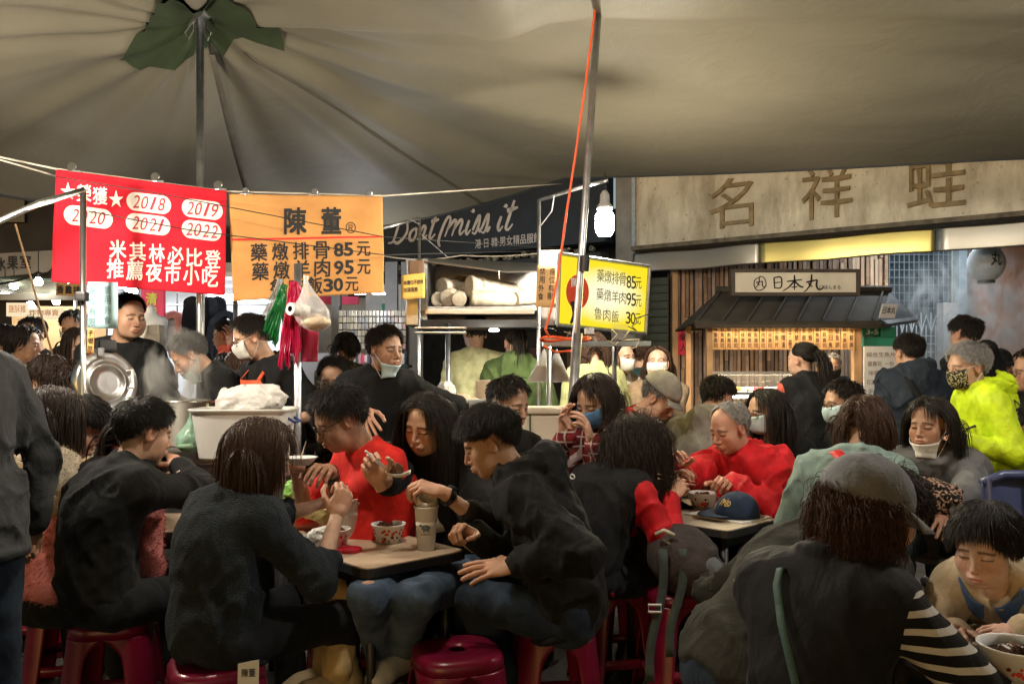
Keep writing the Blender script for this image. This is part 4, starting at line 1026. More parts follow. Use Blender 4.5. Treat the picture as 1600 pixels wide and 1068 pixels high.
# ================================================================ Japanese food stall
YS = 7.5
def sx(px): return gx(px, YS)
def sz(py): return gz(py, YS)
st = thing('food_stall', 'wooden food stall with dark ribbed roof and hanging menu plaques', 'food stall', (sx(1220), YS, 0))
ROOF = mat('dark_roof', (.050, .042, .030), .85, var=.3, vscale=5, bump=.2, bscale=25)
for px, w in ((1108, .055), (1338, .07)): MB().box((sx(px), YS, .9), (w, w, 1.8), bev=.005).build('post', WOODL, st)
for px in (1108, 1338): MB().box((sx(px), YS + .9, .9), (.05, .05, 1.8)).build('post', WOODL, st)
E0, E1 = Vector((sx(1080), YS - .15, sz(503) - .0)), Vector((sx(1363), YS - .15, sz(503)))
R0, R1 = at(1122, 456, 8.0), at(1390, 455, 8.0)
G1 = at(1431, 494, 8.1); Bk0 = Vector((E0.x + .1, 8.75, 1.78)); 
m = MB()
def slab(a, b, c, d, th=.02):
    n = (Vector(b) - Vector(a)).cross(Vector(d) - Vector(a)).normalized() * th
    m.mesh([a, b, c, d, Vector(a) - n, Vector(b) - n, Vector(c) - n, Vector(d) - n], [(0, 1, 2, 3), (7, 6, 5, 4), (0, 4, 5, 1), (1, 5, 6, 2), (2, 6, 7, 3), (3, 7, 4, 0)])
slab(E0, E1, R1, R0); m.build('roof_front', ROOF, st)
m = MB(); slab(E0, R0, R0 + Vector((0, .02, 0)), Bk0); m.build('roof_hip', ROOF, st)
m = MB(); slab(R0 + Vector((0, .01, 0)), R1 + Vector((0, .01, 0)), G1, Bk0 ); m.build('roof_back', ROOF, st)
GBL = mat('gable_black', (.016, .016, .017), .5)
m = MB(); gt = R1 + Vector((-.01, -.02, -.01)); m.mesh([E1, G1, gt, E1 + Vector((0, .03, 0)), G1 + Vector((-.02, .04, 0)), gt + Vector((-.02, .03, 0))], [(0, 1, 2), (5, 4, 3), (0, 3, 4, 1), (1, 4, 5, 2), (2, 5, 3, 0)]); m.build('roof_gable', GBL, st)
m = MB(); m.tube([E0 + Vector((0, -.01, -.03)), E1 + Vector((0, -.01, -.03))], .032, 4); m.build('eave_board', ROOF, st)
m = MB(); m.tube([E1 + Vector((0, -.01, -.03)), G1 + Vector((0, -.01, -.03))], .030, 4); m.build('eave_board', GBL, st)
for i in range(8):
    u = (i + .1) / 7.4; a = E0.lerp(E1, u); b = R0.lerp(R1, u); m = MB(); m.tube([a + Vector((0, -.012, .014)), b + Vector((0, -.012, .014))], .011, 4); m.build('roof_rib', ROOF, st)
m = MB(); m.tube([R0 + Vector((-.02, 0, .02)), R1 + Vector((.01, 0, .02))], .035, 6); m.build('ridge', ROOF, st)
# board on the roof
bfn = plane_fn(Vector((sx(1145), YS - .02, sz(459))), (1, 0, 0), (0, 0, 1)); BW, BH = sx(1338) - sx(1145), sz(424) - sz(459)
m = MB(); m.prism([(0, 0), (BW, 0), (BW, BH), (0, BH)], bfn, -.06, 0); m.build('roof_board', mat('board_cream', (.62, .56, .44), .7, var=.12, vscale=4), st)
for (x0, y0, x1, y1) in ((-.02, -.02, BW + .02, .012), (-.02, BH - .012, BW + .02, BH + .02), (-.02, .012, .012, BH - .012), (BW - .012, .012, BW + .02, BH - .012)):
    m = MB(); m.prism([(x0, y0), (x1, y0), (x1, y1), (x0, y1)], bfn, -.07, .012); m.build('board_frame', mat('frame_wood', (.06, .045, .03), .6, var=.3), st)
m = MB()
def B_(px, py): return (sx(px) - sx(1145), sz(py) - sz(459))
def bst(l, w=.016, t=.4): stroke(m, [B_(*p) for p in l], w, bfn, .004, 7, t)
bst([B for B in ((1187, 433), (1179, 437), (1177, 445), (1181, 453), (1189, 453), (1195, 447), (1195, 439), (1191, 433), (1185, 432))], .010, .8)
for ox, k in ((1186, .75), (1268, 1.25)):   # the mark and the last character share their strokes
    f_ = lambda x, y: (ox + x * k, 442.5 + y * k)
    bst([f_(-8, -1), f_(6, -4)], .013 * k, .8); bst([f_(-1, -11), f_(-2, 0), f_(-7, 8), f_(-11, 11)], .014 * k); bst([f_(6, -4), f_(5, 3), f_(8, 8), f_(13, 6), f_(13, 3)], .015 * k); bst([f_(-5, 0), f_(0, 5)], .013 * k)
bst([(1208, 434), (1209, 450)], .014, .8); bst([(1208, 434), (1219, 434), (1219, 449), (1208, 450)], .013, .8); bst([(1209, 442), (1219, 441)], .010, .8)
bst([(1228, 440), (1252, 437)], .013, .7); bst([(1240, 430), (1240, 453)], .016, .6); bst([(1239, 440), (1231, 449), (1221, 455)], .015); bst([(1241, 440), (1248, 447), (1254, 449)], .017, .9); bst([(1235, 449), (1245, 448)], .010, .8)
m.build('board_lettering', INK, st)
m = MB(); put_text(m, 'にほんまる', bfn, *B_(1279, 452), BW * .17, .035, off=.004); m.build('small_lettering', INK, st)
# small plate on the gable
gu = (G1 - E1).normalized(); gn = gu.cross(Vector((0, 0, 1))).normalized(); gw = Vector((-gu.x * .0, 0, 1)).normalized(); 
gfn = lambda x, y, d=0.: at(1371, 497, 7.42) + Vector((.165 * x * 1.05 + .03 * y, .0 + .08 * x - .04, .125 * y + .005 * x)) + Vector((.25, -.97, 0)) * d
m = MB(); m.prism([(0, 0), (1, 0), (1, 1), (0, 1)], gfn, -.012, 0); m.build('gable_plate', PAPERW, st)
m = MB(); put_text(m, '日本丸', gfn, .1, .3, .8, .5, off=.004); m.build('plate_lettering', INK, st)
# hanging menu plaques
PLQ = mat('plaque_wood', (.50, .29, .12), .6, var=.12, vscale=8, bump=.1, bscale=20, bstretch=(10, 10, .5))
dishes = ['海膽壽司', '鮭魚壽司', '鮪魚壽司', '玉子壽司', '花枝壽司', '甜蝦壽司', '鰻魚壽司', '蟹肉壽司', '豆皮壽司', '生魚片', '味噌湯', '手卷', '烤鯖魚', '茶碗蒸', '炸蝦卷', '章魚壽司', '干貝壽司', '比目魚', '鮭魚卵', '綜合壽司', '海鮮丼']
pw = (sx(1331) - sx(1110)) / 21
for i, dsh in enumerate(dishes):
    pfn = plane_fn(Vector((sx(1110) + i * pw, YS - .06 + random.uniform(-.006, .006), sz(546))), (1, random.uniform(-.05, .05), 0), (random.uniform(-.015, .015), 0, 1))
    m = MB(); hh_ = sz(505) - sz(546); m.prism([(.003, 0), (pw - .003, 0), (pw - .003, hh_), (.003, hh_)], pfn, -.012, 0); o = m.build('menu_plaque', PLQ, st)
    m = MB(); n_ = len(dsh)
    for k, ch in enumerate(dsh): put_text(m, ch, pfn, pw * .22, hh_ * (.88 - .82 * (k + 1) / n_), pw * .56, hh_ * .82 / n_ * .82, off=.002)
    m.build('plaque_lettering', INK, o)
# counter, display case and goods
MB().box((sx(1222), YS + .25, .45), (sx(1330) - sx(1113), .75, .90), bev=.01).build('counter', mat('counter_dark', (.05, .04, .035), .6), st)
MB().box((sx(1222), YS + .2, .915), (sx(1335) - sx(1108), .85, .03)).build('counter_top', WOODL, st)
dc = thing('display_case', 'curved glass display case of sushi on the food stall counter', 'display case', (sx(1180), YS + .05, .93))
cx0, cx1 = sx(1118), sx(1288); prof = [(-.25, 0), (-.26, .15), (-.22, .30), (-.10, .39), (.15, .40)]
m = MB(); m.mesh([(x, YS + .05 + y, .932 + z) for x in (cx0, cx1) for y, z in prof], [(i, i + 1, i + 6, i + 5) for i in range(4)]); m.build('curved_glass', GLASS, dc, smooth=True)
for y, z in ((-.255, .0), (-.245, .22), (.15, .40)): MB().box(((cx0 + cx1) / 2, YS + .05 + y, .94 + z), (cx1 - cx0, .02, .022)).build('case_rail', STEEL, dc)
MB().box(((cx0 + cx1) / 2, YS + .10, 1.145), (cx1 - cx0 - .02, .34, .012)).build('case_shelf', STEEL, dc)
tb = MB(); tb.box(((cx0 + cx1) / 2, YS - .10, 1.125), (cx1 - cx0 - .05, .02, .02)); tb.build('light_tube', emis('case_light', (1, .93, .8), 30), dc)
FOOD = [mat('food_%d' % i, c, .4, var=.3, vscale=40, bump=.3) for i, c in enumerate(((.65, .12, .04), (.70, .55, .40), (.55, .05, .04), (.75, .7, .62), (.62, .35, .06), (.25, .35, .06)))]
for lvl in (1.153, .945):
    for i in range(8):
        xx = cx0 + .07 + i * (cx1 - cx0 - .1) / 8
        tr = MB(); tr.box((xx, YS + .06, lvl + .010), (.10, .22, .012), bev=.004); tro = tr.build('food_tray', WHITEP, dc)
        f_ = MB()
        for a in range(3):
            for b_ in range(3): f_.box((xx - .03 + a * .03, YS - .01 + b_ * .06, lvl + .034 + random.uniform(0, .01)), (.024, .05, .032), rotz(random.uniform(-.2, .2)), bev=.009)
        f_.build('sushi', FOOD[(i * 5 + int(lvl * 10)) % 6], tro, smooth=True)
MENU = thing('menu_board', 'white handwritten menu board standing right of the food stall', 'menu board', (sx(1372), YS, .9))
mfn = plane_fn(Vector((sx(1346), YS - .06, sz(660))), (1, .06, 0), (0, 0, 1)); MW, MH = sx(1402) - sx(1346), sz(541) - sz(660)
m = MB(); m.prism([(0, 0), (MW, 0), (MW, MH), (0, MH)], mfn, -.02, 0); m.build('board', PAPERW, MENU)
m = MB()
for r, ln_ in enumerate(('綜合生魚片', '握壽司  一份', '味噌湯  小菜', '花壽司  豆皮', '手卷  鮭魚', '烤物  炸物', '套餐  丼飯')): put_text(m, ln_, mfn, .02 + .01 * (r % 3), MH * (.86 - r * .12), MW * (.82 - .07 * (r % 2)), .045, bold=-.004, off=.003)
m.build('lettering', mat('brown_marker', (.16, .09, .05), .7), MENU)
cr = thing('green_crate', 'green plastic crates with white print stacked above the menu board', 'crate', (sx(1374), YS + .3, 1.6))
for k, (px0, px1, py0, py1) in enumerate(((1348, 1374, 524, 508), (1376, 1400, 526, 510), (1349, 1400, 541, 526))):
    x0, x1 = gx(px0, YS + .2), gx(px1, YS + .2); z0, z1 = gz(py0, YS + .2), gz(py1, YS + .2)
    MB().box(((x0 + x1) / 2, YS + .3, (z0 + z1) / 2), (x1 - x0, .2, z1 - z0), bev=.008).build('crate_box', mat('green_plastic', (.02, .20, .12), .5), cr)
m = MB(); put_text(m, '3-5', plane_fn(Vector((gx(1353, YS + .2), YS + .195, gz(522, YS + .2))), (1, 0, 0), (0, 0, 1)), 0, 0, .11, .05, off=.003); m.build('lettering', WHITEP, cr)

# warm lights of the stall under its eave
tl = MB(); tl.tube([Vector((sx(1118), YS - .13, 1.765)), Vector((sx(1330), YS - .13, 1.765))], .010, 8); tl.build('eave_light', emis('eave_warm', (1, .72, .38), 9), st)
area('eave_lamp', ((sx(1118) + sx(1330)) / 2, YS - .125, 1.75), 11, 1.2, .03, (math.radians(-28), 0, 0), (1, .72, .42))
area('stall_lamp_inside', ((sx(1118) + sx(1330)) / 2, YS + .5, 1.72), 30, 1.1, .3, (0, 0, 0), (1, .80, .55))
area('case_lamp', ((cx0 + cx1) / 2, YS + .02, 1.30), 14, 1.0, .1, (0, 0, 0), (1, .92, .8))


at_ = thing('arcade_lamp', 'cool tube lamp under the arcade ceiling behind the steel strip', 'lamp', Vector((4.3, 8.5, 2.9)))
MB().tube([Vector((3.7, 8.75, 2.9)), Vector((4.9, 8.45, 2.9))], .02, 8).build('tube', emis('arcade_tube', (.85, .95, 1), 30), at_); area('arcade_light', Vector((4.3, 8.55, 2.86)), 34, 1.2, .1, (0, 0, 0), (.85, .94, 1))
# dark strip painting a fold's shade under the canopy, beside a thin seam
FOLDSEAM = mat('fold_shade_seam_cloth', (.10, .085, .062), .8, var=.2)
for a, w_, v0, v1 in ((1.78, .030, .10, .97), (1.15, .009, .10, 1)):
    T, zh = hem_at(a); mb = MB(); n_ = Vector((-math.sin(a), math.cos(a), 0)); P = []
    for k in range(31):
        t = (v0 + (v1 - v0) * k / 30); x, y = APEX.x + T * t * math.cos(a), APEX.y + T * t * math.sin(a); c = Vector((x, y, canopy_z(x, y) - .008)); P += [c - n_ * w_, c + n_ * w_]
    mb.mesh(P, [(2 * k, 2 * k + 2, 2 * k + 3, 2 * k + 1) for k in range(30)]); mb.build('fold_shade_seam', FOLDSEAM, tent, smooth=True, solid=.004)
# ================================================================ bulbs and lamps
def bulb(label, p, e, r=.05, h=.15, strength=60, col=(1, .86, .62), up=.5, shade=True):
    t = thing('hanging_bulb', label, 'light bulb', p)
    m = MB(); m.lathe([(0, -h * .5), (r * .7, -h * .48), (r, -h * .3), (r, h * .22), (r * .7, h * .40), (r * .45, h * .45)], p, 20); A_ = 2 * PI * r * h * .80
    m.build('bulb_glass', emis('bulb_glow_%d' % (e * 10), col, e / (PI * A_)), t, smooth=True)
    m = MB(); m.lathe([(r * .5, h * .44), (r * .85, h * .46), (r * .85, h * .56), (r * .55, h * .7), (r * .5, h * 1.0), (.012, h * 1.15), (0, h * 1.15)], p, 18); m.build('bulb_socket', mat('socket_grey', (.35, .34, .33), .5), t, smooth=True)
    MB().tube([p + Vector((0, 0, h * 1.1)), p + Vector((.01, 0, up * .6)), p + Vector((0, 0, up))], .005, 6).build('bulb_cord', WIRE, t)
    return t
P1 = at(945, 347, 5.0)
bulb('bright white bulb hanging right of the leaning pole above the yellow sign', P1, 135, .056, .165, 40, (1, .90, .70), up=.30)
P2 = at(-42, 292, 3.45)
bulb('bulb hanging at the left end of the metal arm beside the red banner', P2, 120, .055, .16, 40, (1, .90, .74), up=.4)
bulb('bulb hanging from the canopy above the brown table, out of the picture', Vector((-.45, 2.5, 2.82)), 120, .05, .15, 40, (1, .92, .82), up=.35)
bulb('bulb hanging from the canopy above the right hand tables, out of the picture', Vector((2.5, 2.6, 2.75)), 110, .05, .15, 40, (1, .92, .82), up=.3)
# dazzling small spot under the red banner
t = thing('spot_lamp', 'small dazzling white spot lamp just under the red banner', 'lamp', at(206, 451, 6.4)); c = at(206, 451, 6.4)
MB().lathe([(0, .05), (.03, .045), (.055, 0), (.05, -.01), (0, -.012)], c, 18, dirrot(Vector((0, .6, .8)))).build('lamp_head', BLACKM, t, smooth=True)
MB().lathe([(0, 0), (.046, 0)], c + Vector((0, -.012, -.014)), 18, dirrot(Vector((0, .6, .8)))).build('lamp_lens', emis('spot_white', (1, .97, .92), 1200), t)
MB().tube([c + Vector((0, .02, .04)), c + Vector((0, .05, .5))], .008, 6).build('lamp_stem', BLACKM, t)

# ================================================================ banners
def quad_fn(tl, tr, bl, br, wave=.0, seed=0):
    """surface through four pixel corners (px, py, depth); call with (px, -py, off)"""
    W = [at(*q) for q in (tl, tr, bl, br)]; n = (W[1] - W[0]).cross(W[2] - W[0]).normalized(); n = n if n.y < 0 else -n
    def f(px, ny, off=0.):
        py = -ny
        u = v = .5
        for _ in range(4):
            l = tl[0] + (bl[0] - tl[0]) * v; r = tr[0] + (br[0] - tr[0]) * v; u = (px - l) / (r - l)
            a = tl[1] + (tr[1] - tl[1]) * u; b = bl[1] + (br[1] - bl[1]) * u; v = (py - a) / (b - a)
        p = W[0] * (1 - u) * (1 - v) + W[1] * u * (1 - v) + W[2] * (1 - u) * v + W[3] * u * v
        w = wave * (math.sin(5 * u + 2.2 * v + seed) + .5 * math.sin(11 * v + 2 * u + seed * 2) + .3 * math.sin(14 * u - 3 * v)) * min(1, .2 + v)
        return p + n * (w + off)
    return f
def line_px(mb, fn, s, p0, p1, cw, ch, bold=.02, shear=0, off=.004):
    k = len(s)
    for i, c in enumerate(s):
        if c == ' ': continue
        u = i / max(1, k - 1); x = p0[0] + (p1[0] - p0[0]) * u; y = p0[1] + (p1[1] - p0[1]) * u
        w = cw if ord(c) > 255 else cw * .62
        put_text(mb, c, fn, x - w / 2, -(y + ch / 2), w, ch, bold, shear, off)
def cloth_quad(fn, tl, tr, bl, br, nu=24, nv=16):
    m = MB()
    def g(u, v):
        x = (tl[0] * (1 - u) + tr[0] * u) * (1 - v) + (bl[0] * (1 - u) + br[0] * u) * v; y = (tl[1] * (1 - u) + tr[1] * u) * (1 - v) + (bl[1] * (1 - u) + br[1] * u) * v
        return fn(x, -y, 0)
    return m.grid(g, nu, nv)
def clip(parent, fn, px, py, big=1.):
    m = MB(); c = fn(px, -py, 0); r = .026 * big
    t_ = fn(px + 10, -py, 0) - fn(px - 10, -py, 0); t_.normalize(); n_ = Vector((0, -1, 0))
    m.box(c + Vector((0, 0, -.008)), (.085 * big, .018, .012), basis(t_, n_.cross(t_) * -1, Vector((0, 0, 1))), bev=.003)
    m.lathe([(0, -.006), (r * .8, -.006), (r, 0), (r * .8, .006), (0, .006)], c + Vector((0, 0, .026 * big)), 14, dirrot(Vector((0, -1, .2))))
    m.box(c + Vector((0, 0, .008)), (.022 * big, .014, .02), bev=.003)
    return m.build('banner_clip', STEEL if big > .9 else STEELD, parent)
RB = ((88, 265, 4.42), (354, 298, 4.60), (80, 440, 4.42), (352, 462, 4.60)); rb = quad_fn(*RB, wave=.011, seed=1)
ban = thing('red_banner', 'red cloth banner with white award years and lettering clipped to a rope', 'banner', at(220, 360, 4.65))
cloth_quad(rb, *RB, nu=70, nv=44).build('banner_cloth', mat('red_cloth', (.44, .013, .024), .9, spec=.15, var=.22, vscale=4, bump=.7, bscale=3.5, bstretch=(1, 1, 3)), ban, smooth=True, solid=.003)
YINK = mat('dark_red_ink', (.40, .012, .035), .7)
for s_, x, y, w, h in (('2018', 230, 317, 70, 29), ('2019', 315, 327, 66, 29), ('2020', 137, 339, 74, 31), ('2021', 229, 350, 70, 30), ('2022', 314, 360, 64, 29)):
    tl_ = .115; pts = []; m = MB()
    for k in range(28):
        a = 2 * PI * k / 28; sx_ = (w - h) / 2 * (1 if math.cos(a) > 0 else -1); pts.append((x + sx_ + h / 2 * math.cos(a), y + h / 2 * math.sin(a) + tl_ * (sx_ + h / 2 * math.cos(a))))
    m.mesh([rb(x, -y, .0045)] + [rb(x + (px - x) * q / 4, -(y + (py - y) * q / 4), .0045) for q in (1, 2, 3, 4) for px, py in pts], [(0, 1 + k, 1 + (k + 1) % 28) for k in range(28)] + [(1 + 28 * q + k, 29 + 28 * q + k, 29 + 28 * q + (k + 1) % 28, 1 + 28 * q + (k + 1) % 28) for q in range(3) for k in range(28)]); pill = m.build('year_pill', CREAM, ban); m = MB()
    for i, c in enumerate(s_):
        xx = x - 20 + i * 13.3; put_text(m, c, rb, xx - 5.5, -(y + 10 + .115 * (xx - x)), 11.5, 20, .0, .25, off=.0075)
    m.build('year_lettering', YINK, pill)
m = MB(); line_px(m, rb, '★榮獲★', (106, 298), (179, 310), 22, 27, .012)
line_px(m, rb, '米其林', (181, 389), (242, 395), 25, 28, .018); line_px(m, rb, '必比登', (272, 399), (332, 405), 25, 28, .018)
line_px(m, rb, '推薦夜市小吃', (177, 419), (328, 433), 25, 30, .018); m.build('lettering', CREAM, ban)
for x, y in ((112, 268), (240, 283), (340, 296)): clip(ban, rb, x, y)
OB = ((357, 303, 4.62), (597, 307, 5.0), (365, 470, 4.62), (601, 457, 5.0)); ob = quad_fn(*OB, wave=.013, seed=3)
ban2 = thing('orange_banner', 'orange cloth price banner with black characters and a red line', 'banner', at(480, 385, 4.95))
cloth_quad(ob, *OB, nu=70, nv=44).build('banner_cloth', mat('orange_cloth', (.52, .255, .085), .9, spec=.15, var=.16, vscale=4, bump=.7, bscale=3.5, bstretch=(1, 1, 3)), ban2, smooth=True, solid=.003)
m = MB(); m.grid(lambda u, v: ob(362 + 235 * u, -(374 - 4 * u) - 3 * v + 1.5, .004), 20, 1); m.build('red_line', mat('red_paint', (.6, .02, .02), .7), ban2)
m = MB(); line_px(m, ob, '陳', (457, 345), (457, 345), 33, 40, .035); line_px(m, ob, '董', (513, 345), (513, 345), 30, 40, .035)
put_text(m, '®', ob, 536, -365, 17, 18, .0)
line_px(m, ob, '藥燉排骨', (402, 394), (497, 391), 24, 27, .02); line_px(m, ob, '85', (524, 391), (540, 390), 25, 22, .03); line_px(m, ob, '元', (565, 389), (565, 389), 22, 22, .02)
line_px(m, ob, '藥燉羊肉', (404, 424), (498, 419), 24, 27, .02); line_px(m, ob, '95', (524, 419), (541, 418), 25, 22, .03); line_px(m, ob, '元', (566, 417), (566, 417), 22, 22, .02)
line_px(m, ob, '魯肉飯', (430, 449), (487, 446), 23, 26, .02); line_px(m, ob, '30', (508, 446), (524, 445), 25, 21, .03); line_px(m, ob, '元', (546, 444), (546, 444), 21, 21, .02)
m.build('lettering', INK, ban2)
for x, y in ((382, 304), (487, 305), (575, 307)): clip(ban2, ob, x, y, .8)
# ropes and wires
def rope(label, pts, r=.005, m_=None, sag=0., name='rope'):
    Q = []
    for a, b in zip(pts, pts[1:]):
        A, B = at(*a), at(*b); Q += [A.lerp(B, k / 8) - Vector((0, 0, sag * 4 * (k / 8) * (1 - k / 8))) for k in range(8)]
    Q.append(at(*pts[-1])); tag(MB().tube(Q, r, 6).build(name, m_ or ROPE, smooth=True), label, name)
rope('pale rope the two banners hang from, running to the canopy hem', [(-40, 237, 4.3), (88, 264, 4.44), (354, 299, 4.62), (597, 306, 5.03), (880, 287, 7.4)], .0055)
rope('second pale rope slanting down from the left edge behind the red banner', [(-40, 238, 4.0), (88, 275, 4.55)], .005)
rope('thin dark wire crossing in front of both banners from upper left to the navy sign', [(88, 276, 4.3), (235, 300, 4.35), (600, 370, 4.8), (900, 390, 6.5)], .0028, WIRE, 0, 'wire')
rope('lower thin dark wire crossing the red and orange banners', [(138, 330, 4.25), (300, 360, 4.4), (600, 398, 4.85), (840, 392, 6.3)], .0028, WIRE, 0, 'wire')
rope('slack pale wire strung under the navy sign', [(600, 400, 6.6), (720, 399, 6.9), (890, 388, 7.2)], .006, ROPE, .03, 'wire')

# ================================================================ stall frame: poles and arms
def pole(label, px, d, py0=None, r=.017, m_=None, extra=None):
    t = thing('stall_pole', label, 'pole', (gx(px, d), d, 0)); x = gx(px, d)
    MB().tube([(x, d, 0), (x, d, gz(py0, d))], r, 12).build('tube', m_ or PIPE, t, smooth=True)
    MB().lathe([(0, 0), (r * 2.6, 0), (r * 2.6, .012), (r, .02), (r, .03)], (x, d, 0), 16).build('foot_plate', STEELD, t)
    return t
t = pole('shiny thin pole at the left carrying a sloping metal arm before the red banner', 130, 4.1, 296, .0145, STEEL)
MB().tube([at(132, 297, 4.1), at(60, 318, 3.95), at(-60, 372, 3.75)], .015, 10).build('arm', STEEL, t, smooth=True)
MB().tube([at(126, 300, 4.08), at(80, 316, 3.98), at(40, 327, 3.9)], .006, 6).build('arm_cable', WHITEP, t)
m = MB(); m.box(at(128, 463, 4.07), (.05, .05, .045), bev=.01); m.build('clamp', BLACKM, t)
pole('galvanised pole behind the hanging plastic bags in the middle of the stall', 465, 4.2, 412, .019)
pole('thin pole beside the left end of the steel shelf', 700, 5.6, 505, .018)
t = pole('thin pole holding a short slanted arm at the left of the navy sign', 655, 5.55, 340, .010, PIPE)
MB().tube([at(655, 341, 5.55), at(597, 357, 5.2)], .010, 8).build('arm', PIPE, t, smooth=True)
MB().tube([at(655, 350, 5.5), at(640, 343, 5.4)], .004, 6).build('brace', PIPE, t); MB().tube([at(657, 365, 5.5), at(700, 402, 5.6)], .003, 5).build('brace', PIPE, t)
t = pole('thin pole with a sloping arm at the left of the yellow sign', 842, 5.2, 312, .0115, PIPE)
MB().tube([at(842, 313, 5.2), at(915, 290, 5.0), at(950, 282, 4.95)], .0115, 8).build('arm', PIPE, t, smooth=True); MB().tube([at(866, 305, 5.12), at(862, 330, 5.15), at(845, 352, 5.18)], .004, 6).build('brace', PIPE, t)
pole('short square post in front of the masked shoppers', 960, 4.9, 540, .014, STEELD)
pole('post standing in the middle of the counter behind the soup bags', 858, 4.95, 540, .017, STEEL)

# ================================================================ small notices
def notice(name, label, quad, col, lines, cat='sign', wave=.003, bold=.01, ink=None, extra=None):
    fn = quad_fn(*quad, wave=wave, seed=quad[0][0]); t = thing(name, label, cat, at(*quad[2]))
    cloth_quad(fn, *quad, nu=8, nv=8).build('sheet', mat('sheet_' + name, col, .75, var=.08), t, smooth=True, solid=.003)
    m = MB()
    for a in lines: line_px(m, fn, *a, bold=bold, off=.0045)
    m.build('lettering', ink or INK, t); return t
notice('blue_notice', 'pale blue plastic notice with two columns of grey characters on the left pole', ((137, 440, 4.3), (184, 441, 4.3), (137, 513, 4.3), (184, 513, 4.3)), (.33, .50, .53), [('座位有限', (145, 454), (145, 503), 11, 12), ('禁用外食', (168, 453), (168, 500), 11, 13)], ink=mat('grey_ink', (.16, .24, .27), .8))
notice('orange_strip', 'narrow orange paper strip with black brush characters under the pale blue notice', ((137, 512, 4.08), (147, 513, 4.08), (136, 552, 4.08), (146, 553, 4.08)), (.55, .30, .08), [('子', (142, 520), (142, 520), 8, 9), ('壢', (142, 532), (142, 532), 8, 9), ('忽', (141, 544), (141, 544), 8, 9)])
notice('yellow_notice', 'orange yellow notice card hanging on the thin pole left of the steel shelf', ((628, 430, 5.3), (664, 426, 5.35), (627, 468, 5.3), (664, 465, 5.35)), (.66, .38, .08), [('本攤位不提供', (633, 442), (659, 440), 5.2, 7), ('加湯服務', (633, 453), (650, 452), 5.2, 7)], bold=.02)
notice('brown_card', 'small brown card clipped above the yellow notice card', ((638, 407, 5.33), (662, 406, 5.36), (638, 432, 5.33), (662, 430, 5.36)), (.14, .075, .04), [])
notice('orange_notice', 'orange notice card with two columns of characters left of the yellow sign', ((839, 414, 5.15), (872, 414, 5.1), (837, 480, 5.15), (869, 480, 5.1)), (.60, .36, .16), [('禁用外食', (848, 424), (845, 463), 9, 11), ('座位有限', (864, 424), (861, 463), 9, 11)])
notice('grey_box_card', 'pale plastic sleeve hanging behind the orange notice card', ((842, 391, 5.22), (878, 391, 5.2), (840, 507, 5.22), (866, 508, 5.2)), (.33, .30, .29), [])

# ================================================================ yellow light box sign
YQ = ((877, 398, 4.55), (1012, 418, 4.95), (872, 505, 4.55), (1006, 519, 4.95)); yf = quad_fn(*YQ)
ys = thing('light_box_sign', 'glowing yellow light box with black prices and a red round mark', 'sign', at(942, 522, 4.75))
def ysurf(nt):
    N = nt.nodes; L = nt.links; tc = N.new('ShaderNodeTexCoord'); mp = N.new('ShaderNodeMapping'); mp.inputs['Location'].default_value = (-.5, -.5, -.5)
    return tc
ym = bpy.data.materials.new('yellow_light_face'); ym.use_nodes = True; nt = ym.node_tree; N = nt.nodes; L = nt.links
tc = N.new('ShaderNodeTexCoord'); sp_ = N.new('ShaderNodeSeparateXYZ'); L.new(tc.outputs['Generated'], sp_.inputs[0])
def mth(o, a, b_):
    q = N.new('ShaderNodeMath'); q.operation = o
    for i, v in enumerate((a, b_)):
        if isinstance(v, (int, float)): q.inputs[i].default_value = v
        else: L.new(v, q.inputs[i])
    return q.outputs[0]
dx = mth('MULTIPLY', mth('SUBTRACT', sp_.outputs[0], .52), 1.9); dz = mth('MULTIPLY', mth('SUBTRACT', sp_.outputs[2], .5), 2.1)
rr = mth('ADD', mth('MULTIPLY', dx, dx), mth('MULTIPLY', dz, dz)); rmp = N.new('ShaderNodeValToRGB'); L.new(rr, rmp.inputs[0])
e_ = rmp.color_ramp.elements; e_[0].position = .05; e_[0].color = (.92, .84, .55, 1); e_[1].position = .75; e_[1].color = (.80, .62, .02, 1)
em = N.new('ShaderNodeEmission'); em.inputs[1].default_value = 1.45; L.new(rmp.outputs[0], em.inputs[0]); L.new(em.outputs[0], N['Material Output'].inputs[0])
cloth_quad(yf, *YQ, nu=2, nv=2).build('face', ym, ys)
bk = MB(); cs = [yf(x, -y, -.004) for x, y in ((872, 396), (1014, 416), (1009, 523), (868, 508))]; cb_ = [p + Vector((.03, .11, 0)) for p in cs]
bk.mesh(cs + cb_, [(4, 5, 6, 7), (0, 1, 5, 4), (1, 2, 6, 5), (2, 3, 7, 6), (3, 0, 4, 7)]); bk.build('box', STEELD, ys)
fr = MB(); cc = [yf(x, -y, .004) for x, y in ((874, 396), (1014, 416.5), (1008, 521), (870, 507))]
for a, b_ in zip(cc, cc[1:] + cc[:1]): fr.tube([a, b_], .011, 6)
fr.build('frame', PIPE, ys)
m = MB(); line_px(m, yf, '藥燉排骨', (935, 430), (970, 436), 11.5, 20, .0); line_px(m, yf, '85', (980, 440), (988, 441), 13, 20, .01); line_px(m, yf, '元', (996, 442), (996, 442), 10, 18, .0)
line_px(m, yf, '藥燉羊肉', (934, 459), (970, 465), 11.5, 19, .0); line_px(m, yf, '95', (980, 467), (988, 468), 13, 20, .01); line_px(m, yf, '元', (996, 470), (996, 470), 10, 18, .0)
line_px(m, yf, '魯肉飯', (931, 489), (958, 494), 11.5, 19, .0); line_px(m, yf, '30', (979, 496), (987, 497), 13, 19, .01); line_px(m, yf, '元', (995, 498), (995, 498), 10, 17, .0)
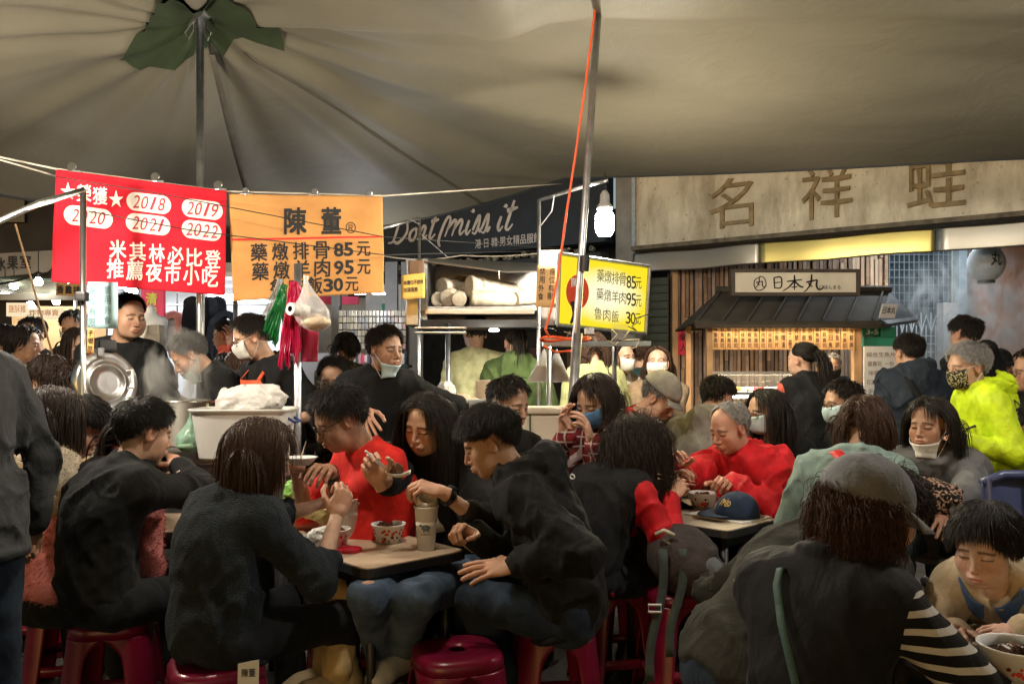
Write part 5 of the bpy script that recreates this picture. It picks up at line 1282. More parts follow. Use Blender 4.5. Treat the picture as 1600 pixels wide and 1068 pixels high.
m.build('lettering', mat('olive_ink', (.05, .06, .01), .7), ys)
m = MB(); m.mesh([yf(900 + 17 * math.cos(a), -(456 + 27 * math.sin(a)), .004) for a in np.linspace(0, 2 * PI, 28, endpoint=False)], [tuple(range(28))]); m.build('red_mark', mat('red_mark_ink', (.62, .06, .02), .6), ys)
m = MB(); line_px(m, yf, '陳', (896, 441), (896, 441), 11, 14, .03, off=.0065); line_px(m, yf, '董', (902, 458), (902, 458), 11, 14, .03, off=.0065); m.build('mark_lettering', PAPERW, ys)
m = MB(); stroke(m, [(893, -470), (895, -490), (889, -505)], 9, lambda x, y, o=0: yf(x, y, .008), n=6); m.build('mark_drawing', INK, ys)
fl = area('sign_glow', yf(942, -458, .10), 9, .5, .35, (0, 0, 0), (1, .85, .3)); fl.rotation_euler = dirrot(-(yf(942, -458, 1) - yf(942, -458, 0))).to_euler()
sh_ = thing('sign_shelf', 'blue grey steel rail under the yellow sign with loose cables', 'shelf', at(930, 540, 4.75))
MB().box(at(957, 537, 4.8), (.43, .1, .028), bev=.004).build('rail', mat('blue_steel', (.30, .36, .42), .4, metal=.6), sh_); MB().box(at(871, 534, 4.7), (.17, .12, .05), bev=.004).build('rail_end', STEELD, sh_)
for k in range(7):
    a = at(random.uniform(870, 985), random.uniform(505, 525), 4.62); p = [a]
    for j in range(6): p.append(p[-1] + Vector((random.uniform(-.05, .06), random.uniform(-.01, .02), random.uniform(-.045, .03))))
    MB().tube(p, .004, 5).build('loose_cable', (WIRE, ROPE)[k % 2], sh_, smooth=True)
MB().box(at(921, 517, 4.58), (.05, .03, .035), rotz(.4), bev=.008).build('white_plug', WHITEP, sh_)
MB().lathe([(0, 0), (.045, 0), (.05, .06), (.046, .09), (0, .09)], at(968, 531, 4.75), 18).build('glass_jar', GLASS, sh_)

# ================================================================ steel shelf of the stall with wrapped cup stacks
sf = thing('steel_shelf', 'stainless shelf and hood of the rib soup stall', 'shelf', at(740, 490, 5.6)); D5 = 5.6
MB().box((gx(750, D5), D5 + .32, gz(482, D5)), (gx(862, D5) - gx(640, D5), .64, .03), bev=.004).build('shelf_board', STEELD, sf)
MB().box((gx(750, D5), D5 - .01, gz(487, D5)), (gx(842, D5) - gx(672, D5), .03, .035), bev=.004).build('front_rail', STEEL, sf)
MB().box((gx(650, D5), D5 + .3, gz(455, D5)), (.15, .55, .45), bev=.01).build('end_panel', STEELD, sf)
MB().box((gx(646, D5), D5 - .01, gz(487, D5)), (.09, .02, .18), bev=.004).build('end_plate', STEEL, sf)
MB().box((gx(755, D5), D5 + .62, gz(448, D5)), (gx(862, D5) - gx(640, D5), .03, .42)).build('back_panel', STEELD, sf)
m = MB(); m.mesh([at(662, 408, D5), at(790, 425, D5), at(842, 424, D5), at(842, 412, D5 + .6), at(662, 404, D5 + .6)], [(0, 1, 2, 3, 4)]); m.build('hood_top', STEEL, sf, solid=.01)
MB().tube([at(780, 423, D5), at(780, 436, D5)], .006, 6).build('hook_rod', STEEL, sf)
MB().box((gx(750, D5), D5 + .3, gz(505, D5)), (gx(862, D5) - gx(655, D5), .6, .05)).build('under_tray', BLACKM, sf)
for i, py in enumerate((513, 520)): MB().box((gx(690, D5), D5 - .05, gz(py, D5)), (.34, .1, .012), bev=.003).build('lower_rail', STEEL, sf)
m = MB(); c = at(772, 517, 5.5); m.lathe([(0, .02), (.03, .015), (.034, 0), (0, -.004)], c, 16); m.build('under_lamp', emis('under_lamp', (1, .93, .8), 25), sf); point('under_light', c + Vector((0, -.03, -.05)), 9, (1, .9, .72), .03)
WRAP = mat('wrapped_cups', (.60, .53, .43), .45, var=.1, vscale=20, bump=.5, bscale=45)
def cup_stack(label, a, b, r0, r1):
    d = b - a; L = d.length; prof = []
    k = max(6, int(L / .022))
    for i in range(k + 1):
        u = i / k; r = r0 + (r1 - r0) * u; prof += [(r * (1.03 if i % 2 else .985) * (1 + .05 * math.sin(i * 1.7 + a.x * 40)), L * u)]
    prof = [(0, 0), (r0 * .8, 0)] + prof + [(r1 * .6, L + .03), (r1 * .15, L + .07), (0, L + .07)]
    o = MB().lathe(prof, a, 18, dirrot(d)).build('cup_stack', WRAP, smooth=True); return tag(o, label, 'cup stack', 'wrapped stacks of paper cups on the steel shelf')
z0 = gz(480, D5)
def shp(px, py, dy): return at(px, py, D5 + dy)
cup_stack('topmost long wrapped stack of paper cups on the steel shelf, pointing left', shp(732, 447, .12), shp(805, 455, .30), .075, .055)
cup_stack('wrapped stack of paper cups tipped up at the left end of the steel shelf', shp(690, 448, .2), shp(735, 450, .42), .065, .055)
cup_stack('short wrapped stack of cups lying at the lower left front of the shelf', shp(700, 466, .08), shp(712, 455, .35), .06, .05)
cup_stack('lowest wrapped stack of cups lying along the shelf beneath the long one', shp(735, 467, .06), shp(800, 468, .12), .056, .052)
cup_stack('small wrapped stack of cups in the centre front of the shelf', shp(717, 468, .03), shp(722, 462, .3), .052, .05)
cup_stack('separate wrapped cups at the right end of the steel shelf', shp(806, 467, .1), shp(838, 466, .2), .048, .045)
cup_stack('wrapped stack of cups at the very left end on the shelf', shp(684, 468, .1), shp(700, 466, .42), .052, .048)
cup_stack('wrapped stack of cups leaning behind the long one at the right', shp(765, 462, .3), shp(822, 462, .35), .05, .045)
cup_stack('wrapped stack of cups lying crosswise behind the topmost', shp(715, 442, .36), shp(758, 446, .5), .055, .05)
cup_stack('crumpled wrapped stack of cups in the middle rear of the shelf', shp(706, 457, .3), shp(770, 450, .4), .062, .05)

# ================================================================ hanging plastic bags on the middle pole
def bag_bundle(name, label, top, bot, w, col, n=9, seed=0, clear=False):
    t = thing(name, label, 'plastic bags', at(*bot)); rg = random.Random(seed); A, B = at(*top), at(*bot)
    mt = mat('bag_' + name, col, .32, var=.2, vscale=12, bump=.6, bscale=40, bstretch=(1, 1, .25), alpha=.92 if not clear else .5)
    for i in range(n):
        u = (i + .5) / n - .5; m = MB(); b = B + Vector((u * w, rg.uniform(-.03, .03), rg.uniform(-.03, .05))); a = A + Vector((u * w * .25, rg.uniform(-.015, .015), 0))
        ww = w / n * rg.uniform(1.1, 1.8); ph = rg.uniform(0, 6)
        m.grid(lambda p, q: a.lerp(b, q) + Vector(((p - .5) * ww * (.5 + .6 * q), .016 * math.sin(p * 9 + ph + 3 * q) + .01 * math.sin(q * 11 + ph), .012 * math.sin(p * 5 + ph) * q)), 6, 14)
        m.build('bag', mt, t, smooth=True, solid=.003)
    return t
bag_bundle('green_bags', 'bundle of green plastic bags hanging left of the pink ones', (444, 445, 4.12), (427, 530, 4.12), .085, (.010, .19, .045), 9, 1)
bag_bundle('white_bags', 'thin white plastic bags hanging at the far left of the bag bundle', (440, 436, 4.15), (416, 504, 4.15), .05, (.55, .55, .54), 4, 2, True)
bag_bundle('pink_bags', 'bundle of bright pink plastic bags hanging from the middle pole', (460, 440, 4.08), (452, 566, 4.08), .10, (.62, .012, .085), 11, 3)
t = thing('pink_carrier_bag', 'wide pink plastic carrier bag hanging right of the pole', 'plastic bag', at(484, 560, 4.15))
m = MB(); a0 = at(484, 500, 4.2); m.grid(lambda u, v: at(470 + 27 * u, 505 + 60 * v, 4.2) + Vector((0, .012 * math.sin(u * 8 + v * 3), 0)), 8, 10); m.build('bag_film', mat('pink_film', (.62, .04, .12), .35, alpha=.85, bump=.4, bscale=30), t, smooth=True, solid=.004)
m = MB(); m.tube([at(475, 506, 4.2), at(476, 470, 4.17), at(466, 445, 4.15)], .008, 6); m.build('bag_handle', MATS['pink_film'], t)
def pouch(name, label, top, c, rx, rz, film, fill=None, cat='plastic bag', fillh=.55, seed=0):
    t = thing(name, label, cat, at(*c)); T, C_ = at(*top), at(*c); L = T.z - C_.z
    def g(u, v):
        a = u * 2 * PI; k = math.sin(min(1, v * 1.15) * PI * .5) if v < .75 else 1.0; q = v
        if q < .55: r = .012 + (rx - .012) * (q / .55) ** 1.25
        else: r = rx * math.sqrt(max(0, 1 - ((q - .55) / .45) ** 2.4))
        r *= 1 + .10 * math.sin(5 * a + 7 * q + seed) * min(1, q * 2) + .05 * math.sin(11 * a - 9 * q)
        return T.lerp(C_ - Vector((0, 0, rz)), q) + Vector((r * math.cos(a), r * .7 * math.sin(a), 0))
    MB().grid(g, 30, 18).build('film', film, t, smooth=True)
    if fill:
        MB().lathe([(0, -rz * .92)] + [(rx * .86 * math.sin(PI * (k + .5) / 9), -rz * .9 + rz * 2 * fillh * k / 8) for k in range(9)] + [(0, -rz * .9 + rz * 2 * fillh)], C_, 20).build('contents', fill, t, smooth=True)
    MB().tube([T + Vector((0, 0, -.01)), T + Vector((0, 0, .03))], .012, 8).build('knot', film, t)
    return t
NAP = mat('napkin_stuff', (.62, .50, .36), .8, var=.3, vscale=30, bump=.8, bscale=30)
pouch('clear_bag', 'clear plastic bag full of paper spoons hanging right of the pink bags', (478, 440, 4.05), (494, 495, 4.05), .085, .075, CLEAR, NAP)
t = thing('tape_roll', 'white tape roll hung on the pole in front of the pink bags', 'tape roll', at(462, 485, 4.0)); R_ = dirrot(Vector((-.55, -.8, .05)))
MB().lathe([(.014, -.05), (.031, -.05), (.031, .05), (.014, .05), (.014, -.05)], at(466, 484, 4.02), 22, R_).build('roll', WHITEP, t, smooth=False); MB().lathe([(.0138, -.049), (.0138, .052)], at(466, 484, 4.02), 18, R_).build('core', BLACKM, t)
SOUP = mat('brown_soup', (.13, .06, .025), .3, var=.3, vscale=12)
for i, (px, lab) in enumerate(((848, 'left clear bag of brown soup hanging from the rail'), (868, 'right clear bag of brown soup hanging from the rail behind the post'))):
    t = thing('soup_bag', lab, 'soup bag', at(px, 596, 5.0), group='bags of brown soup hanging from the rail'); A = at(px + 2, 545, 5.0)
    for nm, z0_, z1_, mt_, k in (('film', 0, 1, CLEAR, 1.0), ('soup', .5, .97, SOUP, .93)):
        m = MB(); m.grid(lambda u, v: A.lerp(at(px, 597, 5.0), z0_ + (z1_ - z0_) * v) + Vector((math.cos(u * 2 * PI) * (.004 + .092 * (z0_ + (z1_ - z0_) * v)) * k, math.sin(u * 2 * PI) * .03 * k * math.sin(PI * min(.95, z0_ + (z1_ - z0_) * v)), 0)), 20, 8); m.build(nm, mt_, t, smooth=True)

# ================================================================ cooking counter with pot, lid and tub
ct = thing('cooking_counter', 'stainless steel cooking counter of the rib soup stall behind the diners', 'counter', (-1.45, 4.45, 0))
CX0, CX1 = gx(118, 4.5), gx(470, 4.5)
MB().box(((CX0 + CX1) / 2, 4.45, .46), (CX1 - CX0, .75, .90), bev=.008).build('body', STEELD, ct)
MB().box(((CX0 + CX1) / 2, 4.45, .93), (CX1 - CX0 + .04, .82, .035), bev=.006).build('worktop', STEEL, ct)
MB().box((gx(280, 4.1), 4.12, .955), (.32, .20, .05), bev=.006).build('drip_tray', STEEL, ct)
POTM = mat('pot_steel', (.50, .47, .42), .25, metal=1., var=.2, vscale=8)
t = thing('soup_pot', 'big steaming steel soup pot behind the man in the black jacket', 'pot', at(290, 700, 4.35)); pc = Vector((gx(290, 4.35), 4.4, .95))
MB().lathe([(0, 0), (.17, 0), (.175, .01), (.175, .25), (.185, .255), (.185, .265), (.17, .262), (.168, .02), (0, .02)], pc, 32).build('pot_body', POTM, t, smooth=True)
MB().lathe([(0, .22), (.167, .22)], pc, 24).build('broth', mat('broth', (.10, .05, .02), .15, var=.3, vscale=20), t)
for a in (.3, PI + .3): MB().tube([pc + Vector((.175 * math.cos(a + k), .175 * math.sin(a + k), .20)) * 1 + Vector((math.cos(a), math.sin(a), 0)) * e for k, e in ((-.25, 0), (-.2, .04), (.2, .04), (.25, 0))], .008, 6).build('pot_handle', POTM, t)
# standing lid of the cooker
t = thing('cooker_lid', 'large round stainless cooker lid propped upright beside the left pole', 'lid', at(167, 650, 4.15)); lc = at(166, 598, 4.25); R_ = dirrot(Vector((.80, -.58, .12)))
MB().lathe([(0, .012), (.05, .014), (.085, .012), (.088, .018), (.10, .018), (.105, .010), (.125, .010), (.150, .022), (.160, .012), (.172, -.012), (.166, -.02), (.15, -.01), (0, -.005)], lc, 44, R_).build('lid_disc', STEEL, t, smooth=True)
m = MB(); m.tube([lc + R_ @ Vector((.10, .06, .02)), lc + R_ @ Vector((.115, .06, .05)), lc + R_ @ Vector((.115, -.03, .05)), lc + R_ @ Vector((.10, -.03, .02))], .007, 6); m.build('lid_handle', WHITEP, t)
m = MB(); m.box(lc + Vector((-.01, .02, .19)), (.09, .06, .05), R_, bev=.012); m.build('lid_hinge', BLACKM, t); m = MB(); m.box(lc + Vector((-.045, -.01, .15)), (.035, .05, .10), R_, bev=.012); m.build('lid_bracket', STEELD, t)
MB().tube([lc + Vector((0, .03, -.17)), (lc.x, lc.y + .06, .95)], .015, 8).build('lid_stay', STEELD, t)
MB().lathe([(0, 0), (.10, 0), (.13, .03), (.13, .035), (.1, .005)], at(212, 648, 4.35), 24, dirrot(Vector((-.5, -.3, .6)))).build('ladle_plate', STEEL, t, smooth=True)
tub = thing('white_tub', 'white plastic tub with blue handles and a clear bag on top', 'tub', at(378, 725, 3.95)); tc0 = Vector((gx(378, 3.95), 4.0, .955))
def tubsec(u, v):
    a = u * 2 * PI; n_ = 5; rx, ry = .19 + .035 * v, .14 + .02 * v
    if v > .96: rx += .012; ry += .012
    c_, s_ = math.cos(a), math.sin(a); k = (abs(c_) ** n_ + abs(s_) ** n_) ** (-1 / n_); return tc0 + Vector((rx * c_ * k, ry * s_ * k, .235 * v))
MB().grid(tubsec, 48, 26).build('tub_body', mat('tub_plastic', (.60, .58, .54), .4, var=.06, sss=.0), tub, smooth=True, solid=.005)
MB().mesh([tubsec(i / 24, .75) for i in range(24)], [tuple(range(24))]).build('tub_contents', mat('tub_film', (.6, .58, .55), .3, bump=.8, bscale=25), tub)
for q in (-1, 1): MB().tube([tc0 + Vector((q * .215 + .0, -.05, .19)), tc0 + Vector((q * .25, -.05, .17)), tc0 + Vector((q * .25, .05, .17)), tc0 + Vector((q * .215, .05, .19))], .007, 6).build('tub_handle', mat('blue_plastic', (.03, .05, .20), .4), tub)
def crumple(name, label, c, r, m_, seed, cat, flat=(1, 1, .7), parent=None, amp=.34):
    s_ = SDF(np.array(c) - max(r) * 1.6, np.array(c) + max(r) * 1.6, max(r) / 22); s_.ell(c, r, k=0); 
    idx = np.argwhere(np.abs(s_.d) < .08); pp_ = idx * s_.h + s_.lo; s_.d[np.abs(s_.d) < .08] += (max(r) * (amp * folds(pp_, .8 / max(r), seed, (1, 1, 1)) + .14 * folds(pp_, 2.2 / max(r), seed + 3, (1, 1, 1)))).astype(f4)
    v, f = s_.mesh()
    o = np_mesh(name, v, f, m_, None); return tag(o, label, cat)
FILM = mat('white_film', (.68, .66, .63), .3, var=.12, bump=.6, bscale=50, alpha=.9)
crumple('plastic_bag', 'crumpled clear white plastic bag lying on the white tub', (tc0.x + .03, tc0.y, tc0.z + .255), (.15, .12, .07), FILM, 4, 'plastic bag')
GB = mat('green_film', (.30, .48, .36), .3, bump=.6, bscale=40, alpha=.8)
pouch('green_pouch', 'pale green plastic bag of herbs beside the white tub', (300, 650, 3.95), (294, 690, 3.95), .06, .055, GB, mat('green_stuff', (.16, .26, .16), .7))
t = thing('sauce_bottle', 'small bottle with pale cap left of the white tub', 'bottle', at(325, 690, 4.0)); c = Vector((gx(322, 4.3), 4.3, .95)); MB().lathe([(0, 0), (.028, 0), (.03, .15), (.012, .19), (.012, .22)], c, 14).build('bottle', mat('dark_bottle', (.03, .03, .02), .2), t, smooth=True); MB().lathe([(0, .26), (.016, .255), (.017, .215), (0, .215)], c, 12).build('cap', mat('cap_pale', (.45, .55, .35), .5), t)
t = thing('small_pot', 'small dented steel pot with lid behind the woman in black', 'pot', at(645, 700, 4.3)); c = at(650, 706, 4.2)
MB().lathe([(0, -.04), (.10, -.04), (.105, 0), (.105, .07), (.112, .073), (.105, .08), (.06, .115), (.02, .125), (.0, .13)], c, 28).build('pot_body', POTM, t, smooth=True); MB().lathe([(0, .15), (.018, .148), (.014, .125)], c, 12).build('lid_knob', BLACKM, t); m = MB(); m.tube([c + Vector((-.10, -.03, .05)), c + Vector((-.17, -.06, .05))], .008, 6); m.build('pot_handle', POTM, t)
# right hand serving counter
sc = thing('serving_counter', 'pale serving counter behind the diners in the middle', 'counter', at(770, 690, 4.75)); cxa, cxb = gx(600, 4.8), gx(865, 4.8)
MB().box(((cxa + cxb) / 2, 4.95, .55), (cxb - cxa, .6, 1.08), bev=.008).build('body', mat('counter_white', (.42, .43, .43), .5, var=.12), sc); MB().box(((cxa + cxb) / 2, 4.93, 1.105), (cxb - cxa + .03, .66, .03), bev=.006).build('worktop', mat('blue_white_top', (.42, .50, .55), .35), sc)
for i in range(4): MB().box((gx(690 + i * 28, 4.6), 4.63, 1.165), (.09, .07, .085), bev=.006).build('dispenser', mat('pale_box', (.50, .56, .58), .5), sc)
def bowl_stack(label, c, n, r):
    t = thing('bowl_stack', label, 'bowls', c); prev = None
    for i in range(n):
        if prev is None: prev = MB().lathe([(r * .72, 0), (r * .98, .055), (r * 1.03, .058), (r * .96, .058), (r * .7, .004), (0, .004)], c, 22).build('paper_bowl', mat('paper_bowl', (.66, .58, .47), .6, var=.04), t, smooth=True)
        else: o = prev.copy(); COL.objects.link(o); o.parent = t; o.location.z = .0165 * i
    return t
bowl_stack('tall stack of white paper bowls on the serving counter', Vector((gx(757, 4.85), 4.85, 1.12)), 9, .055)
PK = mat('packed_noodles', (.50, .34, .20), .45, var=.25, vscale=25, bump=.6, bscale=40)
crumple('noodle_bag', 'plastic bag of brown noodles lying on the serving counter', (gx(718, 4.7), 4.75, 1.16), (.15, .11, .055), PK, 11, 'food bag')
crumple('tied_bag', 'small tied white plastic bag on top of the noodle bag', (gx(695, 4.75), 4.8, 1.235), (.05, .045, .06), FILM, 13, 'plastic bag')
t = thing('white_bin', 'cream plastic bin with a green strap behind the woman covering her nose', 'bin', at(845, 700, 4.55)); c = at(845, 690, 4.6); c.z = .80
MB().box(c + Vector((0, .12, .16)), (.33, .3, .36), bev=.03).build('bin_body', mat('bin_cream', (.60, .50, .38), .55, var=.06), t, smooth=False); MB().box(c + Vector((0, .12, .345)), (.36, .33, .03), bev=.01).build('bin_rim', MATS['bin_cream'], t); MB().box(c + Vector((-.06, -.035, .17)), (.008, .006, .34)).build('strap', mat('strap_green', (.02, .06, .02), .7), t)
MB().box(c + Vector((.04, .12, -.42)), (.5, .4, .76)).build('bin_stand', BLACKM, t)
m = MB(); m.tube([c + Vector((.12, -.04, .28)), c + Vector((.135, -.06, .24)), c + Vector((.155, -.06, .25)), c + Vector((.16, -.04, .29))], .006, 6); m.build('bin_handle', MATS['blue_plastic'], t)

# ================================================================ stools
RED = mat('maroon_plastic', (.145, .005, .024), .30, var=.22, vscale=7, spec=.5, bump=.04, bscale=30)
def stool_proto(label, col=RED, w=1.):
    t = thing('plastic_stool', label, 'stool')
    def sup(a, R, n_): c_, s_ = math.cos(a), math.sin(a); k = (abs(c_) ** n_ + abs(s_) ** n_) ** (-1 / n_); return R * c_ * k, R * s_ * k
    def rad(z): return (.140 + .050 * ((.44 - z) / .44) ** 1.1) * w
    def pt(a, z): x, y = sup(a, rad(z), 3.2); return (x, y, z)
    m = MB(); rings = [(0, .448), (.025, .448), (.026, .440), (.028, .448)] ; V = []; n_ = 64
    prof = [(.20, .446), (.5, .449), (.86, .450), (.96, .446), (1.0, .436), (1.005, .425), (1.02, .405)]
    for r, z in prof: V += [sup(2 * PI * i / n_, .140 * w * r, 2.2 + r) + (z,) for i in range(n_)]
    m.mesh(V, [(j * n_ + i, j * n_ + (i + 1) % n_, (j + 1) * n_ + (i + 1) % n_, (j + 1) * n_ + i) for j in range(len(prof) - 1) for i in range(n_)]); m.build('seat', col, t, smooth=True, local=True, solid=.006)
    zs = [.405, .398, .388, .375, .36, .34, .30, .25, .2, .15, .1, .05, 0]
    def hw(z):
        if z >= .405: return PI / 4
        u = (.405 - z) / .09
        return (PI / 4) * ((1 - min(1, u)) ** 2.2) * .50 + PI / 4 * (.50 - .17 * min(1, (.405 - z) / .40))
    for q in range(4):
        a0 = PI / 4 + q * PI / 2; m = MB(); m.grid(lambda u, v: pt(a0 + (v * 2 - 1) * hw(zs[round(u * 12)]), zs[round(u * 12)]), 12, 10); m.build('leg', col, t, smooth=True, local=True, solid=.007)
    m = MB(); zz = [.155, .15, .115, .11]
    m.mesh([(x * .955, y * .955, z) for z in (.155, .115) for x, y, _ in (pt(2 * PI * i / 48, .13) for i in range(48))], [(i, (i + 1) % 48, 48 + (i + 1) % 48, 48 + i) for i in range(48)]); m.build('brace_ring', col, t, smooth=True, local=True, solid=.012)
    return t
stools = [  # px, py of the seat centre, turn, label
 (714, 1012, .35, 'empty maroon stool at the front with a bare round seat'), (866, 966, .10, 'maroon stool under the man in the black hoodie'), (338, 1030, .5, 'maroon stool with a white sticker under the woman in the dark knit'),
 (178, 962, .2, 'maroon stool under the man in the black jacket seen from behind'), (112, 912, .3, 'maroon stool between two seated people at the left edge'), (76, 868, .1, 'maroon stool under the cream fleece jacket'),
 (958, 905, .2, 'maroon stool under the curly haired woman in the black vest'), (1063, 918, .15, 'maroon stool holding the grey brown backpack'), (628, 890, .3, 'maroon stool under the woman with chopsticks in black'),
 (1290, 985, .3, 'maroon stool hidden under the man in the olive hoodie'), (1245, 870, .3, 'maroon stool under the old man in the red jacket'), (545, 905, .3, 'maroon stool under the man in the red shirt')]
proto = None
for px, py, r_, lab in stools:
    d = .93 * 1300 / (py - 575)
    if proto is None: proto = stool_proto(lab); o = proto
    else: o = copy_tree(proto)
    o['label'] = lab; o['group'] = 'maroon plastic stools at the tables'; o.location = (gx(px, d), d, 0); o.rotation_euler = (0, 0, r_)
t = thing('stool_sticker', 'white sticker with black print on the rim of the front left stool', 'sticker', at(385, 1050, 2.5)); d_ = 2.66 - .165; sfn = plane_fn(at(371, 1075, 2.52), (.93, .1, 0), (.02, 0, 1))
m = MB(); m.prism([(0, 0), (.062, 0), (.062, .085), (.0, .075)], sfn, -.003, 0); m.build('label_sheet', PAPERW, t); m = MB(); put_text(m, '陳董', sfn, .012, .035, .04, .025, off=.002); m.build('lettering', INK, t)
pb = stool_proto('blue violet plastic chair back at the right edge', mat('violet_plastic', (.045, .06, .15), .35, var=.1)); pb.name = 'plastic_chair'; pb['category'] = 'chair'; pb.location = (gx(1672, 3.2), 3.25, 0)
bkm = MB(); cfn = lambda x, z, d=0.: Vector((gx(1674, 3.2) + x, 3.42 + .12 * (z - .45) + d, z))
bkm.grid(lambda u, v: cfn(-.19 + .38 * u, .45 + .47 * v, .02 * math.cos((u - .5) * PI)), 10, 10); bkm.build('backrest', MATS['violet_plastic'], pb, smooth=True, solid=.012)
for px_ in (-.17, 0, .17): MB().tube([cfn(px_, .46, -.012), cfn(px_, .92, -.012)], .014, 8).build('back_rib', MATS['violet_plastic'], pb)
MB().tube([cfn(-.19, .9, 0), cfn(-.1, .935, 0), cfn(.1, .935, 0), cfn(.19, .9, 0)], .02, 8).build('top_rail', MATS['violet_plastic'], pb, smooth=True)

# ================================================================ tables
LAM = mat('table_laminate', (.50, .38, .27), .38, var=.16, vscale=5, bump=.04, bscale=80)
def table(label, c, yaw, lx, ly, h=.72, col=LAM):
    t = thing('folding_table', label, 'table', (c[0], c[1], 0), yaw); r = .03
    def rr(o): return [(sx_ * (lx / 2 - r) + (r + o) * math.cos(a), sy_ * (ly / 2 - r) + (r + o) * math.sin(a)) for sx_, sy_, a0 in ((1, 1, 0), (-1, 1, PI / 2), (-1, -1, PI), (1, -1, 1.5 * PI)) for a in (a0, a0 + PI / 4, a0 + PI / 2)]
    I = lambda x, y, z: (x, y, z)
    m = MB(); m.prism(rr(-.004), I, h - .022, h); m.build('table_top', col, t, local=True)
    m = MB(); m.prism(rr(.004), I, h - .032, h - .003); m.build('edge_band', BLACKM, t, local=True)
    for sy_ in (-1, 1): m = MB(); m.box((0, sy_ * (ly / 2 - .05), h - .055), (lx - .1, .025, .045)); m.build('apron', BLACKM, t, local=True)
    for sx_ in (-1, 1):
        for sy_ in (-1, 1): m = MB(); m.tube([(sx_ * (lx / 2 - .06), sy_ * (ly / 2 - .055), h - .033), (sx_ * (lx / 2 - .05), sy_ * (ly / 2 - .055), 0)], .017, 8); m.build('leg', BLACKM, t, local=True, smooth=True)
        m = MB(); m.tube([(sx_ * (lx / 2 - .055), -(ly / 2 - .055), .30), (sx_ * (lx / 2 - .055), (ly / 2 - .055), .30)], .011, 8); m.build('cross_bar', BLACKM, t, local=True)
        m = MB(); m.tube([(sx_ * (lx / 2 - .056), -(ly / 2 - .055), .48), (sx_ * (lx / 2 - .25), -(ly / 2 - .06), h - .05)], .008, 6); m.build('brace', BLACKM, t, local=True); m = MB(); m.tube([(sx_ * (lx / 2 - .056), (ly / 2 - .055), .48), (sx_ * (lx / 2 - .25), (ly / 2 - .06), h - .05)], .008, 6); m.build('brace', BLACKM, t, local=True)
    return t
E1_ = Vector((.68, .733, 0)); E2_ = Vector((-.68, .733, 0)); T1C = Vector((-.467, 2.72, 0)) + E1_ * .215 + E2_ * .60
table('brown topped folding table with black edge where five people eat in the middle', T1C, math.atan2(.733, -.68), 1.2, .43)
table('folding table with a white sheet and navy cap before the old man in red', (1.02, 3.92), .75, .95, .60, .72, mat('pale_laminate', (.50, .42, .32), .45, var=.1))
table('far right folding table with chopstick jar and pink cups', (1.72, 4.65), .5, .9, .6, .72, mat('pale_laminate2', (.45, .42, .36), .45, var=.1))
table('folding table in the lower right corner where the boy eats', (1.42, 1.95), .2, .9, .6, .70, mat('pale_laminate3', (.42, .36, .30), .45, var=.1))
table('folding table at the left in front of the cooking counter', (gx(215, 3.7), 3.55, ), .15, 1.3, .45, .72)
table('folding table behind the man in the black hoodie', (.45, 4.1), .1, .8, .5, .72)

